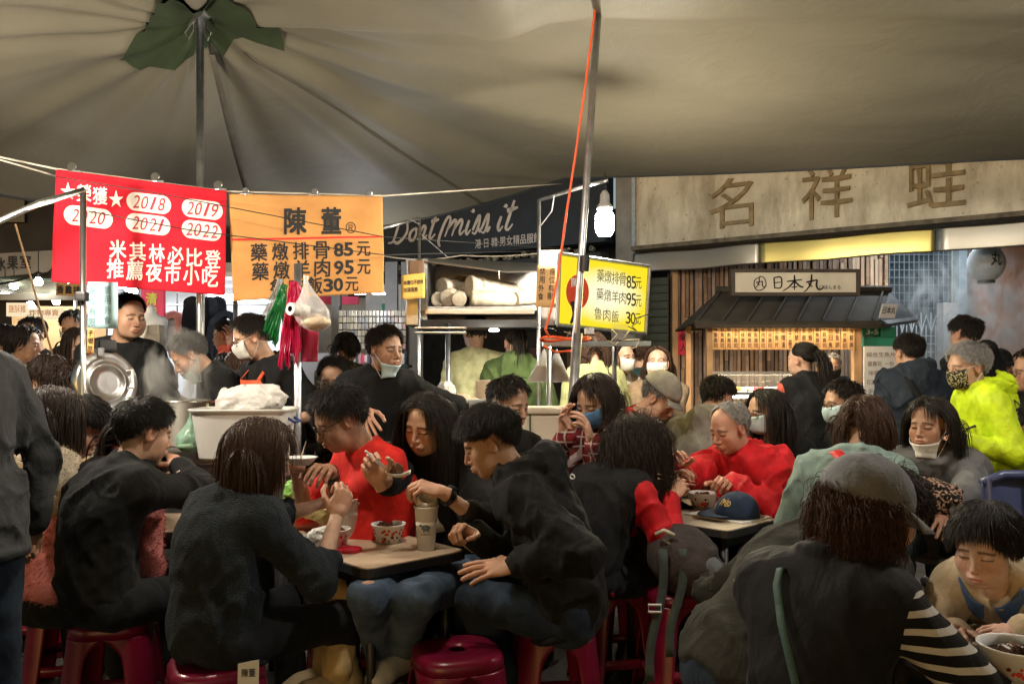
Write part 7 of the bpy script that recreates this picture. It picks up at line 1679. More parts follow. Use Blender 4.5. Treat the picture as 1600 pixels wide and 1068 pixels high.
# ================================================================ steam
def steam(name, label, c, r, dens, seed, col=(.9, .88, .84)):
    m = bpy.data.materials.new(name + '_mat'); m.use_nodes = True; nt = m.node_tree; N = nt.nodes; L = nt.links; N.remove(N['Principled BSDF'])
    tc = N.new('ShaderNodeTexCoord'); n = N.new('ShaderNodeTexNoise'); n.noise_dimensions = '3D'; n.inputs['Scale'].default_value = 4.2; n.inputs['Detail'].default_value = 5; n.inputs['Distortion'].default_value = 1.3
    mp = N.new('ShaderNodeMapping'); mp.inputs['Location'].default_value = (seed, seed, 0); mp.inputs['Scale'].default_value = (1.4, 1.4, .8); L.new(tc.outputs['Object'], mp.inputs[0]); L.new(mp.outputs[0], n.inputs['Vector'])
    r1 = N.new('ShaderNodeMapRange'); r1.inputs[1].default_value = .48; r1.inputs[2].default_value = .68; L.new(n.outputs['Fac'], r1.inputs[0])
    ln_ = N.new('ShaderNodeVectorMath'); ln_.operation = 'LENGTH'; mq_ = N.new('ShaderNodeMapping'); mq_.inputs['Scale'].default_value = [1 / q for q in r]; L.new(tc.outputs['Object'], mq_.inputs[0]); L.new(mq_.outputs[0], ln_.inputs[0])
    r2 = N.new('ShaderNodeMapRange'); r2.inputs[1].default_value = 1; r2.inputs[2].default_value = .2; L.new(ln_.outputs['Value'], r2.inputs[0])
    mu = N.new('ShaderNodeMath'); mu.operation = 'MULTIPLY'; L.new(r1.outputs[0], mu.inputs[0]); L.new(r2.outputs[0], mu.inputs[1]); mu2 = N.new('ShaderNodeMath'); mu2.operation = 'MULTIPLY'; mu2.inputs[1].default_value = dens; L.new(mu.outputs[0], mu2.inputs[0])
    v = N.new('ShaderNodeVolumePrincipled'); v.inputs['Color'].default_value = (*col, 1); L.new(mu2.outputs[0], v.inputs['Density']); L.new(v.outputs[0], N['Material Output'].inputs['Volume'])
    o = MB().box((0, 0, 0), [2 * q for q in r]).build(name, m); o.location = c; return tag(o, label, 'steam', kind='stuff')
steam('steam', 'white steam rising from the big soup pot', at(272, 610, 4.45), (.22, .18, .36), 40, 3)
steam('steam', 'grey cooking smoke under the steel strip at the far right', at(1530, 500, 8.0), (1.0, .45, .75), 7, 8, (.8, .86, .9))

for i, (px, py, d, c) in enumerate(((60, 440, 8.0, (1, .95, .85)), (112, 441, 8.2, (.92, .97, 1)), (22, 446, 8.4, (1, .85, .6)), (88, 470, 8.8, (1, .9, .7)), (8, 462, 8.8, (1, .92, .8)))):
    t = thing('stall_lamp', 'small %s lamp hanging over the far left stalls, %s' % (('warm', 'cool white', 'amber', 'yellow', 'pale')[i], ('left of the brush sign', 'above the brush sign', 'near the awning edge', 'beside the lit signs', 'at the picture edge')[i]), 'lamp', at(px, py, d), group='small lamps over the far left stalls')
    MB().lathe([(0, -.04), (.03, -.03), (.04, 0), (.025, .035), (0, .045)], at(px, py, d), 12).build('lamp_globe', emis('stall_globe_%d' % i, c, 120), t); MB().tube([at(px, py, d) + Vector((0, 0, .04)), at(px, py, d) + Vector((0, 0, .3))], .005, 5).build('lamp_wire', WIRE, t)
# ================================================================ clothes
K = dict(
 black=cloth('black', (.011, .0115, .012), .85), black2=cloth('soft_black', (.014, .0135, .014), .9), char=cloth('charcoal', (.045, .048, .05), .85), olive=cloth('olive_black', (.030, .029, .024), .9),
 jean=cloth('jeans', (.016, .024, .040), .9, 'denim', (.030, .044, .066)), bjean=cloth('blue_jeans', (.045, .070, .115), .9, 'denim', (.085, .12, .175)), trou=cloth('dark_trousers', (.013, .015, .018), .85), khaki=cloth('khaki', (.40, .29, .14), .8),
 grey=cloth('grey_coat', (.045, .046, .048), .9, bump=.35), red=cloth('red_shirt', (.58, .020, .014), .75), redj=cloth('red_jacket', (.50, .010, .016), .62, bump=.3), rust=cloth('rust', (.55, .10, .06), .8),
 cream=cloth('cream_fleece', (.52, .44, .34), .95, 'fuzzy', bump=.8), pink=cloth('pink_fleece', (.56, .20, .19), .95, 'fuzzy', bump=.8), knit=cloth('dark_knit', (.020, .026, .032), .9, 'knit', (.075, .085, .09)),
 plaid=cloth('plaid', (.19, .018, .022), .85, 'plaid', (.50, .42, .38)), buff=cloth('buffalo', (.42, .010, .015), .85, 'buffalo', (.012, .010, .010)), hood=cloth('grey_hoodie', (.20, .19, .16), .9), teal=cloth('teal_sweat', (.17, .235, .215), .9),
 navy=cloth('navy_down', (.018, .024, .034), .65), lime=cloth('lime_jacket', (.50, .68, .015), .5, bump=.35), gsw=cloth('grey_sweater', (.115, .115, .12), .9), green=cloth('green_hoodie', (.055, .085, .028), .9), pgreen=cloth('pale_green', (.42, .44, .20), .85),
 yel=cloth('pale_tee', (.50, .50, .28), .85), beige=cloth('beige_sweater', (.42, .33, .22), .9), stripe=cloth('striped', (.012, .012, .013), .85, 'stripes', (.52, .50, .47)), brown=cloth('brown_coat', (.27, .19, .12), .85), camo=cloth('camo', (.03, .03, .025), .8, 'camo', (.16, .14, .07)), white=cloth('white_top', (.50, .46, .40), .85),
 peach=cloth('peach_coat', (.48, .26, .18), .85), gb=cloth('green_black', (.03, .075, .035), .8), vest=cloth('vest_black', (.012, .012, .013), .7, bump=.15), dteal=cloth('dark_teal', (.02, .04, .042), .85))
MB_, MW_, MG_, MK_ = (cloth('mask_' + n, c, .8, bump=.1) for n, c in (('blue', (.42, .55, .58)), ('white', (.58, .57, .53)), ('green', (.25, .48, .38)), ('black', (.02, .02, .02))))
MP_ = cloth('mask_pink', (.42, .20, .24), .8, bump=.1); MC_ = cloth('mask_pattern', (.02, .02, .015), .8, 'camo', (.35, .32, .16), .35); MBL = cloth('mask_denim', (.10, .22, .42), .8)
GLS = mat('glasses_black', (.012, .012, .012), .3); GLM = mat('glasses_metal', (.25, .23, .2), .3, metal=.8)
SHW = mat('shoe_white', (.42, .42, .40), .6, var=.2, vscale=20)
def strap(P, name, pts, w, m_, th=.004):
    """band through points given in the person's frame"""
    Q = [Vector(p) for p in pts]; v = []; f = []
    ctr = P['sp'](.5)
    S = []
    for a, b in zip(Q, Q[1:]): S += [a.lerp(b, k / 5) for k in range(5)]
    S.append(Q[-1]); n = len(S)
    for i, p in enumerate(S):
        t = (S[min(i + 1, n - 1)] - S[max(i - 1, 0)]).normalized(); o = (p - ctr); o = (o - t * o.dot(t)).normalized(); s_ = t.cross(o); v += [p - s_ * w / 2, p + s_ * w / 2]
    mb = MB(); mb.mesh(v, [(2 * i, 2 * i + 2, 2 * i + 3, 2 * i + 1) for i in range(n - 1)]); return mb.build(name, m_, P['root'], smooth=True, local=True, solid=th)
def on_back(P, x, t, out=.0, front=False):
    """a point on the surface of the back (or chest) at side x (-1..1) and spine height t"""
    g, s = P['g'], P['s']; rx, ry = (.155 * g + P['loose'], .112 * g + P['loose'])
    if t > .8: ry = ry * (1 - (t - .8) * 1.6)
    k = math.sqrt(max(0.05, 1 - min(.98, abs(x) * .95) ** 2)); return P['sp'](t) + P['X'] * (x * rx) + P['cf'] * ((ry * k + out + .012) * (1 if front else -1))
def stick(name, label, a, b, r, m_, cat):
    return tag(MB().tube([at(*a), at(*b)], [r, r * .6], 6).build(name, m_), label, cat)
CHOP = MATS['chopstick_wood'] if 'chopstick_wood' in MATS else mat('chopstick_wood', (.58, .45, .30), .7)
N1 = dict(near=True)
V = Vector
# ---------------------------------------------------------------- front row
p = person('man in a dark grey coat and jeans standing at the left edge', (-84, 487, 2.6), -72, pitch=4, bow=.0, pose='stand', s=1.0, top=K['grey'], top_name='coat', pants=K['jean'], hair='short', nlock=1500, skin='mid', hem=-.16, lh=V((-.15, .08, .97)), ldir=(.3, .6, -.7), le=(-.4, -.8, -.3), lean=.3, collar=(.016, .03), rhand='grip', loose=.017, w=.88, wr=.012, **N1)
p = person('woman with a dark ponytail in a cream fleece jacket sitting at the left edge', (86, 655, 3.25), 20, pitch=18, hyaw=25, seatz=.45, top=K['cream'], fur=22000, pants=K['trou'], hair='long', hcol='dark', hlen=.55, nlock=1400, face='female', skin='fair', loose=.022, **N1)
p = person('young man with black hair bending low over his bowl beside the cream fleece jacket', (128, 668, 3.55), 70, pitch=38, top=K['gsw'], pants=K['trou'], hair='crop', nlock=1800, skin='fair', bow=.06, rh=(175, 710, 3.6), **N1)
p = person('person in a pink fluffy coat mostly hidden behind the black jacket', (205, 700, 3.5), 10, pitch=30, fur=22000, rh=V((.06, .30, .78)), lh=V((-.10, .3, .78)), top=K['pink'], top_name='coat', pants=K['trou'], hair='bob', nlock=500, face='female', skin='fair', loose=.027, bow=.06)
p = person('man in a black jacket with short hair sitting at the left, back to us', (226, 674, 3.2), 32, pitch=14, hyaw=12, top=K['black'], pants=K['trou'], hair='short', nlock=2200, skin='mid', w=.98, loose=.017, collar=(.016, .02), rh=(283, 728, 3.45), lh=(235, 760, 3.6), re=(1, .2, -.5), lean=.5, wr=.014, bow=.06, **N1)
stick('chopstick', 'chopstick in the hand of the man in the black jacket', (276, 738, 3.33), (292, 728, 3.42), .004, CHOP, 'chopstick')
p = person('woman with a brown bob in a dark knit sweater eating with her back to us', (408, 714, 2.78), 38, pitch=16, hyaw=24, top=K['knit'], top_name='sweater', pants=K['trou'], hair='bob', hcol='brown', nlock=2600, face='female', skin='fair', w=1.05, loose=.014, lean=.3, s=.97, rh=(527, 803, 2.86), rdir=(.1, .35, 1), rhand='grip', re=(.3, -.2, -1), lh=(505, 785, 3.2), lhand='cup', sleeve=.64, wr=.012, bow=.035, hem=-.10, **N1)
stick('chopstick', 'pale chopstick in the raised hand of the woman in the dark knit', (532, 770, 2.88), (512, 800, 3.1), .0032, CHOP, 'chopstick')
p = person('heavy man in a red T-shirt and black glasses holding a bowl', (530, 655, 3.30), 236, pitch=26, hyaw=4, top=K['red'], top_name='shirt', pants=K['khaki'], hair='messy', hlen=.72, nlock=1500, face='chubby', skin='tan', w=1.18, sleeve=.50, lh=(514, 735, 3.15), rh=(462, 728, 3.2), lhand='cup', rhand='pinch', ldir=(-.7, .5, .2), rdir=(.2, .8, .1), le=(.9, .1, -.8), watch=-1, glasses=GLS, loose=.011, bow=.05, shoe=MATS.get('shoe_khaki') or mat('shoe_khaki', (.33, .25, .14), .7), feet={-1: (528, 1045, 2.85), 1: (512, 1035, 3.05)}, knees={-1: (542, 905, 3.0), 1: (522, 895, 3.1)}, **N1)
stick('chopstick', 'chopstick held by the heavy man in the red T-shirt', (468, 722, 3.15), (478, 690, 3.05), .0032, CHOP, 'chopstick')
tag(MB().lathe([(0, 0), (.035, 0), (.06, .028), (.062, .03), (.055, .026), (.03, .004)], at(470, 726, 3.08), 24).build('paper_dish', CUPW, smooth=True), 'small white paper dish in the hands of the man in the red T-shirt', 'dish')
p = person('young woman with long black hair lifting food with chopsticks, eyes lowered', (668, 662, 3.35), 212, pitch=18, hyaw=-2, roll=-6, top=K['black2'], top_name='cardigan', pants=K['bjean'], hair='long', nlock=2600, face='female', skin='fair', rh=(592, 752, 2.98), lh=(690, 768, 3.02), rhand='pinch', lhand='pinch', rdir=(.15, .5, 1), ldir=(.6, .5, .25), re=(.6, .2, -1), le=(-.7, .1, -.9), sleeve=.66, watch=-1, collar=(.022, .035), shoe=SHW, knees={-1: (648, 935, 2.75), 1: (575, 930, 2.72)}, feet={-1: (630, 1010, 2.95), 1: (600, 1040, 3.0)}, loose=.02, **N1)
P8 = p
v = MB(); v.grid(lambda a, b: P8['sp'](.42 + .46 * b) + P8['X'] * ((a - .5) * .15) + P8['cf'] * (.155 - .07 * (a * 2 - 1) ** 2 - .055 * b), 8, 8); v.build('white_top', K['white'], P8['root'], smooth=True, local=True, solid=.006)
stick('chopstick', 'upper translucent chopstick of the young woman in black', (571, 704, 2.88), (613, 737, 2.98), .0042, PAPERW, 'chopstick'); stick('chopstick', 'lower translucent chopstick of the young woman in black', (574, 710, 2.86), (611, 740, 2.99), .0042, PAPERW, 'chopstick')
crumple('rib_piece', 'dark piece of stewed rib held in chopsticks by the young woman in black', tuple(at(617, 733, 2.98)), (.030, .022, .022), MATS['rib_meat'], 31, 'food')
m = MB(); c = at(622, 745, 2.96); m.grid(lambda u, v: c + V(((u - .5) * .085, (v - .5) * .045, .012 * ((u * 2 - 1) ** 2 + (v * 2 - 1) ** 2))), 10, 6); tag(m.build('soup_spoon', PAPERW, smooth=True, solid=.002), 'white disposable spoon under the rib of the young woman in black', 'spoon')
p = person('young man in a black hoodie leaning left over the table in profile', (766, 690, 2.95), 278, pitch=24, hyaw=-6, top=K['black'], top_name='hoodie', pants=K['jean'], hair='crop', nlock=3400, skin='mid', hood=True, w=1.0, loose=.016, rh=(742, 838, 3.0), lh=(805, 882, 2.72), rhand='grip', lhand='flat', ldir=(-.1, 1, -.15), le=(-.3, -1, -.2), lean=.8, watch=-1, knees={-1: (742, 935, 2.95), 1: (712, 922, 3.15)}, feet={-1: (805, 1125, 3.0), 1: (760, 1095, 3.2)}, wr=.014, bow=.045, seatz=.45, **N1)
stick('chopstick', 'wooden chopstick in the hand of the man in the black hoodie', (706, 838, 2.96), (738, 862, 3.02), .0035, CHOP, 'chopstick')
p = person('man half hidden behind the black hoodie, only dark hair showing', (795, 630, 3.9), 200, pitch=15, hyaw=-70, top=K['black2'], pants=K['trou'], hair='short', nlock=900, skin='mid')
p = person('woman in a maroon plaid shirt and blue mask covering her nose', (930, 628, 4.0), 215, pitch=22, hyaw=10, top=K['plaid'], top_name='shirt', pants=K['trou'], hair='bob', hcol='dark', hlen=.9, nlock=1500, face='female', skin='fair', mask=MBL, lh=(925, 690, 3.72), ldir=(.15, .4, 1), lhand='relaxed', rh=(885, 680, 3.8), rdir=(0, .3, 1), le=(-.6, .2, -1), re=(.6, .2, -1), loose=.017, **N1)
p = person('woman with long curly black hair, black vest and red sleeves eating from a bowl', (995, 698, 3.65), 55, pitch=22, hyaw=12, knees={1: (1095, 905, 3.9), -1: (1080, 890, 4.05)}, top=K['redj'], top_name='red_top', vest=K['vest'], pants=K['trou'], hair='curly', hlen=1.5, hcol='dark', nlock=2600, face='female', skin='fair', rh=(1046, 775, 3.55), rdir=(.1, .8, .6), rhand='pinch', re=(.35, -.4, -1), lh=(1040, 760, 3.75), lhand='cup', loose=.014, w=1.0, lean=.6, **N1)
P12 = p
for k, t_ in enumerate((.80, .46, .18)):
    c = on_back(P12, -.55, t_, .016); m = MB(); m.tube([c + V((.012 * math.cos(a) * 1.3, -.003, .010 * math.sin(a))) for a in np.linspace(0, 2 * PI, 8, endpoint=False)], .003, 5, closed=True); m.build('vest_emblem', MATS['white_paper'], P12['root'], local=True)
for k in range(2): stick('chopstick', ('upper', 'lower')[k] + ' chopstick of the curly haired woman', (1028, 740 + 7 * k, 3.5), (1086, 752 + 5 * k, 3.75), .003, CHOP, 'chopstick')
p = person('old bald man in a bright red jacket eating with chopsticks', (1140, 668, 4.05), 236, pitch=20, hyaw=6, top=K['redj'], pants=K['trou'], hair='balding', hcol='grey', nlock=1800, face='old', skin='ruddy', w=1.24, loose=.025, collar=(.018, .015), rh=(1054, 738, 3.85), lh=(1133, 762, 3.86), lhand='grip', rhand='pinch', ldir=(-.6, .7, .5), rdir=(-.3, .4, .9), le=(-.9, .1, -.5), re=(.6, .1, -1), wr=.016, **N1)
P13 = p
stick('chopstick', 'chopstick of the old man in red dipping into the owl bowl', (1064, 710, 3.78), (1090, 747, 3.92), .0032, CHOP, 'chopstick')
m = MB(); E_, T_, d_ = P13['wrist'][-1]; A_ = P13['arm'][-1][0]; c = A_.lerp(E_, .62) + V((-.075, .035, .01)); pf_ = plane_fn(c, V((-.55, -.5, .05)) * -1, V((0, .1, 1))); 
m.prism([(-.03, -.018), (.03, -.018), (.03, .018), (-.03, .018)], pf_, -.01, .012); m.build('sleeve_patch', mat('patch_grey', (.16, .14, .14), .7), P13['root'], local=True)
p = person('man in a flat grey cap and red check jacket bending over food', (1030, 622, 4.5), 120, pitch=38, top=K['buff'], pants=K['trou'], hair='short', hcol='salt', nlock=700, skin='mid', cap=('flat', cloth('cap_grey', (.22, .21, .18), .9)), loose=.020, w=1.12, bow=.07)
p = person('person in a grey hoodie eating with the back turned, before the display case', (1122, 622, 4.75), 20, pitch=20, hyaw=30, top=K['hood'], top_name='hoodie', pants=K['trou'], hair='short', nlock=900, skin='fair', hood=True, loose=.022, w=1.1, bow=.06)
p = person('woman with glasses, pale blue mask and long black hair in a black top', (1196, 643, 4.5), 240, pitch=8, hyaw=10, top=K['black'], top_name='top', pants=K['trou'], hair='long', nlock=1300, face='female', skin='fair', mask=MB_, glasses=GLM, eyes='open')
strap(p, 'bag_strap', [on_back(p, -.2, .95, .0, True), on_back(p, .35, .75, .02, True), on_back(p, .8, .4, .02, True)], .03, MATS['white_paper'])
p = person('man with glasses and white mask looking left beside the black vest', (1316, 630, 4.55), 262, pitch=6, top=K['black2'], pants=K['trou'], hair='short', nlock=1100, skin='mid', mask=MB_, glasses=GLS, eyes='open', w=1.08)
p = person('person in a teal grey sweatshirt with a red bag strap leaning over the far table', (1352, 668, 3.55), 25, pitch=26, hyaw=20, top=K['teal'], top_name='sweatshirt', pants=K['dteal'], hair='bob', hcol='brown', hlen=.7, nlock=1500, face='female', skin='fair', w=1.0, loose=.019, lean=.5, rh=(1405, 770, 3.9), re=(1, -.2, -.5), bow=.07, **N1)
strap(p, 'bag_strap', [on_back(p, -.42, 1.02, .05), on_back(p, -.2, .94, .055), on_back(p, .12, .86, .05), on_back(p, .5, .72, .045), on_back(p, .9, .5, .03)], .048, cloth('red_strap', (.55, .02, .02), .5))
p = person('woman in a grey sweater with mask under her chin and hand on knee', (1452, 664, 3.95), 205, pitch=4, hyaw=28, top=K['gsw'], top_name='sweater', pants=K['dteal'], hair='bob', hlen=1.0, nlock=1500, face='female', skin='tan', mask=MW_, mask_at='chin', lh=(1470, 808, 3.45), lhand='flat', ldir=(.1, 1, -.5), le=(-.9, -.2, -.4), collar=(.014, .02), loose=.02, w=1.08, **N1)
P26 = p
m = MB(); m.tube(arc(P26['NB'] + P26['S'] * .005, P26['X'], P26['cf'], .058, .064, 0, 2 * PI, 18), .017, 8, closed=False); m.build('red_collar', K['red'], P26['root'], smooth=True, local=True)
crumple('floral_bag', 'black fabric bag with small pale print on the lap of the grey sweater woman', tuple(at(1452, 785, 3.55)), (.12, .09, .10), cloth('floral', (.012, .012, .012), .9, 'camo', (.40, .25, .18), .5), 33, 'bag')
p = person('man in an olive black hoodie hunched forward in front of the red jacket table', (1385, 800, 2.45), 68, pitch=30, hyaw=10, top=K['olive'], top_name='hoodie', pants=K['jean'], hair='messy', hlen=.9, hcol='dark', nlock=1200, skin='mid', hood=True, w=1.08, loose=.020, wr=.016, bow=.08, rh=(1400, 900, 2.4), **N1)
p = person('woman in a grey baseball cap and black vest with striped sleeves, back to us', (1350, 806, 1.90), 42, pitch=20, hyaw=42, top=K['stripe'], top_name='striped_shirt', vest=K['vest'], pants=K['trou'], hair='curly', hlen=.42, hcol='auburn', nlock=3000, face='female', skin='fair', cap=('back', cloth('cap_charcoal', (.15, .155, .17), .95)), s=.95, w=.88, loose=.012, lean=.25, wr=.006, rh=(1494, 1035, 1.95), rdir=(-.15, .3, 1), rhand='grip', re=(.9, .0, -.7), lh=(1452, 975, 2.15), lhand='cup', sleeve=.86, **N1)
strap(p, 'bag_strap', [on_back(p, -.45, .93, .02, True), on_back(p, -.46, .99, .03), on_back(p, -.42, .90, .03), on_back(p, -.18, .70, .03), on_back(p, .12, .40, .03), on_back(p, .5, .08, .03), on_back(p, .75, -.12, .03)], .017, cloth('green_strap', (.045, .085, .075), .6))
p = person('little boy with a black bowl cut in a beige sweater with a blue collar', (1540, 852, 2.08), 228, pitch=17, hyaw=2, s=.74, hs=1.12, seatz=.55, top=K['beige'], top_name='sweater', pants=K['trou'], hair='bowl', hlen=.9, nlock=3000, face='child', skin='pale', rh=(1492, 985, 2.0), lh=(1595, 985, 1.92), rhand='pinch', lhand='relaxed', ldir=(.8, .5, -.1), rdir=(-.3, .8, .1), le=(-.9, .1, -.5), loose=.014, **N1)
PB = p
m = MB(); bl = cloth('blue_collar', (.06, .11, .24), .8)
for q in (-1, 1):
    m = MB(); m.grid(lambda u, v: PB['NB'] + PB['X'] * (q * (.012 + .062 * u + .012 * v)) + PB['cf'] * (.064 - .055 * u ** 2 + .018 * v) + PB['S'] * (.02 - .05 * v + .025 * u), 6, 4); m.build('collar', bl, PB['root'], smooth=True, local=True, solid=.005)
# ---------------------------------------------------------------- cooks and servers
p = person('young cook in a black jacket standing behind the cooker lid', (200, 494, 4.85), 150, pitch=10, hyaw=-26, pose='stand', top=K['black'], pants=K['trou'], hair='crew', nlock=1300, face='chubby', skin='mid', w=1.1, rh=(185, 650, 4.7), lh=(240, 640, 4.7), loose=.017, **N1)
m = MB(); c = on_back(p, .35, .66, .004, True); m.box(c, (.02, .006, .03)); m.build('pin_badge', GOLD, p['root'], local=True)
p = person('older cook with a green mask under his chin bending over the pot', (296, 555, 4.62), 246, pitch=36, pose='stand', s=.98, top=K['black'], top_name='polo', pants=K['trou'], hair='receding', hcol='salt', nlock=1500, face='old', skin='tan', mask=MG_, mask_at='chin', lh=(312, 652, 4.5), rh=(282, 660, 4.6), lhand='grip', rhand='grip', sleeve=.52, w=1.12, loose=.017, collar=(.012, .01), **N1)
stick('ladle', 'steel ladle handle rising from the soup pot', (292, 690, 4.4), (276, 640, 4.35), .006, STEEL, 'ladle')
p = person('cook with glasses and white mask in an orange apron', (393, 527, 4.45), 222, pitch=20, hyaw=26, pose='stand', top=K['black'], top_name='shirt', pants=K['trou'], hair='short', nlock=1500, skin='mid', mask=MW_, glasses=GLS, sleeve=.50, w=1.1, lh=(430, 660, 4.2), rh=(380, 655, 4.5), loose=.017, **N1)
P33 = p; AP = cloth('orange_apron', (.60, .085, .03), .7)
m = MB(); m.grid(lambda u, v: on_back(P33, (u * 2 - 1) * (.98 if v > .36 else .55 + .43 * v / .36), .82 - 1.25 * v, .012 + .02 * math.sin(u * 9) * v, True), 16, 14); m.build('apron', AP, P33['root'], smooth=True, local=True, solid=.004)
for q in (-1, 1): strap(P33, 'apron_strap', [on_back(P33, q * .5, .82, .014, True), P33['NB'] + P33['X'] * q * .075 + P33['cf'] * .02 + P33['S'] * .01, P33['NB'] - P33['cf'] * .085 + P33['X'] * q * .045 - P33['S'] * .02], .022, AP)
p = person('server in a black polo with lowered mask looking right over the counter', (602, 545, 4.5), 168, pitch=6, hyaw=-38, pose='stand', s=1.0, top=K['black'], top_name='polo', pants=K['trou'], hair='short', nlock=1500, face='male', skin='tan', eyes='open', mask=MB_, mask_at='chin', rh=(568, 640, 4.25), lh=(678, 632, 4.4), rhand='flat', lhand='grip', rdir=(-.2, .7, -.6), lean=.3, sleeve=.55, collar=(.012, .01), w=1.1, loose=.017, re=(.9, -.2, -.5), le=(-.9, 0, -.4), **N1)
p = person('young man with glasses in a dark camouflage jacket behind the red T-shirt', (522, 592, 4.75), 195, pitch=16, hyaw=-14, top=K['camo'], pants=K['trou'], hair='crew', hlen=1.3, nlock=1200, skin='tan', glasses=GLM, eyes='open')
p = person('girl in a black jacket with gold print seen from behind under the phone cases', (541, 545, 6.3), 5, pitch=10, pose='stand', s=.92, top=K['camo'], pants=K['trou'], hair='bob', hlen=.5, nlock=500, face='female', skin='fair')
p = person('person in a pale yellow T-shirt with the head hidden by the shelf', (742, 520, 6.2), 350, pitch=5, pose='stand', top=K['yel'], top_name='shirt', pants=K['trou'], hair='short', nlock=400, skin='mid', sleeve=.5)
p = person('woman with a ponytail in an olive green hoodie seen from behind', (806, 536, 6.0), 5, pitch=5, hyaw=-10, pose='stand', top=K['green'], top_name='hoodie', pants=K['trou'], hair='ponytail', hcol='black', nlock=700, face='female', skin='fair', hood=True, loose=.027, w=1.1)
p = person('woman with long dark hair in a pale green jacket behind the leaning pole', (925, 545, 5.8), 330, pitch=5, hyaw=20, pose='stand', top=K['pgreen'], pants=K['trou'], hair='long', hcol='brown', nlock=700, face='female', skin='fair', loose=.027, w=1.15)
p = person('shopper in a white mask and open checked shirt looking right', (972, 558, 5.9), 165, pitch=2, hyaw=-25, pose='stand', s=.95, top=K['white'], top_name='shirt', pants=K['trou'], hair='bob', hcol='dark', hlen=.7, nlock=600, face='female', skin='fair', mask=MW_, eyes='open')
p = person('woman in a white mask pressing her fingers to her face and looking up', (1028, 568, 5.8), 190, pitch=-12, hyaw=5, pose='stand', s=.95, top=K['brown'], pants=K['trou'], hair='long', hcol='brown', hlen=.6, nlock=700, face='female', skin='fair', mask=MW_, eyes='open', rh=(1030, 610, 5.5), rdir=(0, .2, 1), lh=(1026, 612, 5.5), ldir=(0, .2, 1))
p = person('person in a teal green jacket in the gap behind the white masked shoppers', (1003, 556, 6.6), 20, pitch=5, pose='stand', top=K['dteal'], pants=K['trou'], hair='short', hcol='brown', nlock=400, skin='mid')
# ---------------------------------------------------------------- by the Japanese stall
p = person('woman with a ponytail, black quilted vest and red sleeve before the food stall', (1252, 562, 5.5), 355, pitch=4, hyaw=-35, pose='stand', top=K['rust'], top_name='red_top', vest=K['vest'], pants=K['trou'], hair='ponytail', nlock=1200, face='female', skin='fair', loose=.014, lh=(1225, 620, 5.8), rh=V((.1, .3, 1.05)), **N1)
p = person('masked stall cook with cropped grey hair inside the food stall', (1300, 572, 8.15), 190, pitch=14, hyaw=0, pose='stand', s=.98, top=K['black'], pants=K['trou'], hair='crew', hcol='grey', nlock=500, skin='fair', mask=MK_)
p = person('man in a navy padded jacket with shoulder strap standing, back to us', (1420, 550, 5.3), 5, pitch=5, hyaw=-12, pose='stand', top=K['navy'], pants=K['trou'], hair='short', nlock=1300, skin='mid', w=1.1, loose=.030, hood=True, wr=.015, **N1)
strap(p, 'bag_strap', [on_back(p, -.5, .95, .02), on_back(p, -.4, .80, .016), on_back(p, .0, .5, .016), on_back(p, .45, .2, .016), on_back(p, .8, -.1, .016)], .04, K['black'])
p = person('tall person in a black hooded jacket behind the man in lime green', (1508, 522, 5.9), 340, pitch=5, pose='stand', top=K['black'], pants=K['trou'], hair='short', hlen=1.4, nlock=1000, skin='mid', w=1.15, loose=.027, hood=True)
p = person('grey haired man in a lime green jacket and patterned mask standing at the right', (1512, 573, 4.35), 272, pitch=8, hyaw=-6, pose='stand', s=.90, hs=1.1, lean=.25, top=K['lime'], pants=K['trou'], hair='short', hcol='grey', nlock=1800, skin='mid', mask=MC_, eyes='open', w=1.0, loose=.023, hood=True, collar=(.018, .02), lh=(1512, 690, 4.2), rh=(1500, 692, 4.5), lhand='grip', rhand='grip', le=(-.5, -.9, -.6), hem=-.22, wr=.016, **N1)
strap(p, 'bag_strap', [on_back(p, -.35, .95, .02), on_back(p, -.8, .8, .03), on_back(p, -.45, .6, .03, True)], .012, WIRE)
p = person('bearded man in a dark cap half hidden in the smoke', (1563, 572, 7.0), 185, pitch=5, pose='stand', s=1.0, top=K['char'], pants=K['trou'], hair='short', nlock=500, skin='mid', eyes='open', cap=('front', K['black']))
p = person('person in a green and black jacket cut off by the right edge', (1612, 580, 4.6), 285, pitch=5, pose='stand', s=.95, top=K['gb'], pants=K['trou'], hair='bob', hcol='dark', hlen=.5, nlock=900, face='female', skin='tan', glasses=GLS, w=1.1)
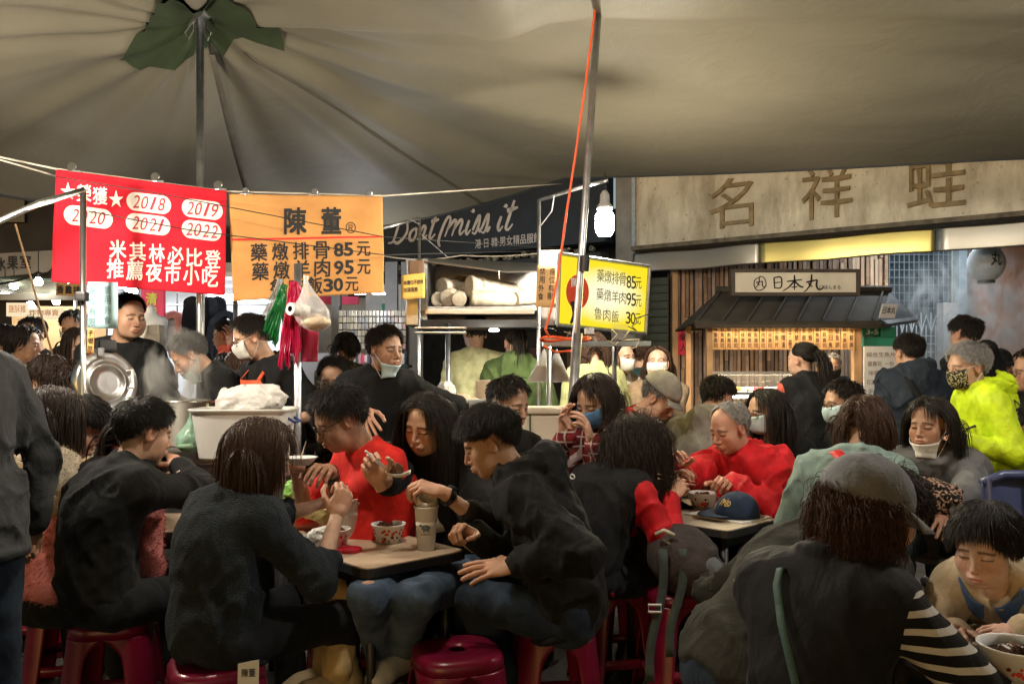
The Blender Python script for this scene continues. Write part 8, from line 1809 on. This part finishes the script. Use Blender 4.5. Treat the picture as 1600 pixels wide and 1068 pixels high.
# ---------------------------------------------------------------- crowd at the left
p = person('woman in a cream jacket looking right at the far left', (40, 538, 5.7), 60, pitch=6, hyaw=20, pose='stand', s=.95, top=K['cream'], pants=K['trou'], hair='bob', hlen=.45, nlock=700, face='female', skin='mid')
p = person('man in a black jacket and pink mask facing the woman in cream', (50, 522, 6.3), 200, pitch=8, hyaw=-15, pose='stand', top=K['black'], pants=K['trou'], hair='short', nlock=700, skin='mid', mask=MP_, eyes='open')
p = person('woman with long dark hair in a light brown coat behind the left pole', (122, 540, 5.6), 165, pitch=14, hyaw=-35, pose='stand', top=K['brown'], top_name='coat', pants=K['trou'], hair='long', hcol='dark', hlen=.6, nlock=800, face='female', skin='fair')
p = person('man with glasses and mask looking down behind the woman in the brown coat', (116, 512, 6.2), 180, pitch=18, pose='stand', top=K['char'], pants=K['trou'], hair='short', nlock=500, skin='mid', mask=MW_, glasses=GLS)
p = person('dark haired person with a black mask sitting low behind the grey coat', (76, 590, 4.6), 300, pitch=14, top=K['black2'], pants=K['trou'], hair='bowl', hcol='dark', nlock=800, skin='mid', mask=MK_)
p = person('curly haired diner in a cream jacket seen from behind at the left pole', (108, 605, 4.5), 20, pitch=22, top=K['cream'], pants=K['trou'], hair='messy', hlen=.8, hcol='dark', nlock=1000, skin='mid')
p = person('shopper in a pale blue top at the far left edge', (10, 530, 7.2), 30, pitch=8, pose='stand', s=.95, top=cloth('pale_blue', (.30, .36, .42), .85), pants=K['trou'], hair='bob', hcol='dark', hlen=.5, nlock=400, face='female', skin='fair')
p = person('man in a black scarf and red jacket seen in profile in the bright shop', (352, 524, 6.9), 275, pitch=4, pose='stand', s=.98, top=K['rust'], pants=K['trou'], hair='short', nlock=500, skin='mid', eyes='open', collar=(.03, .03), rh=(362, 540, 6.7), rdir=(0, .2, 1))
p = person('girl in a peach coat and white mask beside the orange apron', (378, 578, 5.3), 285, pitch=12, hyaw=10, top=K['peach'], top_name='coat', pants=K['trou'], hair='bob', hcol='brown', hlen=.5, nlock=700, face='female', skin='fair', mask=MW_, loose=.022)
p = person('woman with curly brown hair in a pink coat seen through the steam', (238, 585, 5.4), 195, pitch=10, top=K['pink'], top_name='coat', pants=K['trou'], hair='curly', hlen=.5, hcol='brown', nlock=700, face='female', skin='fair', eyes='open')
p = person('child of whom only black hair shows under the man in the red jacket', (352, 572, 6.4), 180, pitch=16, s=.8, top=K['char'], pants=K['trou'], hair='bowl', nlock=500, face='child', skin='fair', seatz=.5)
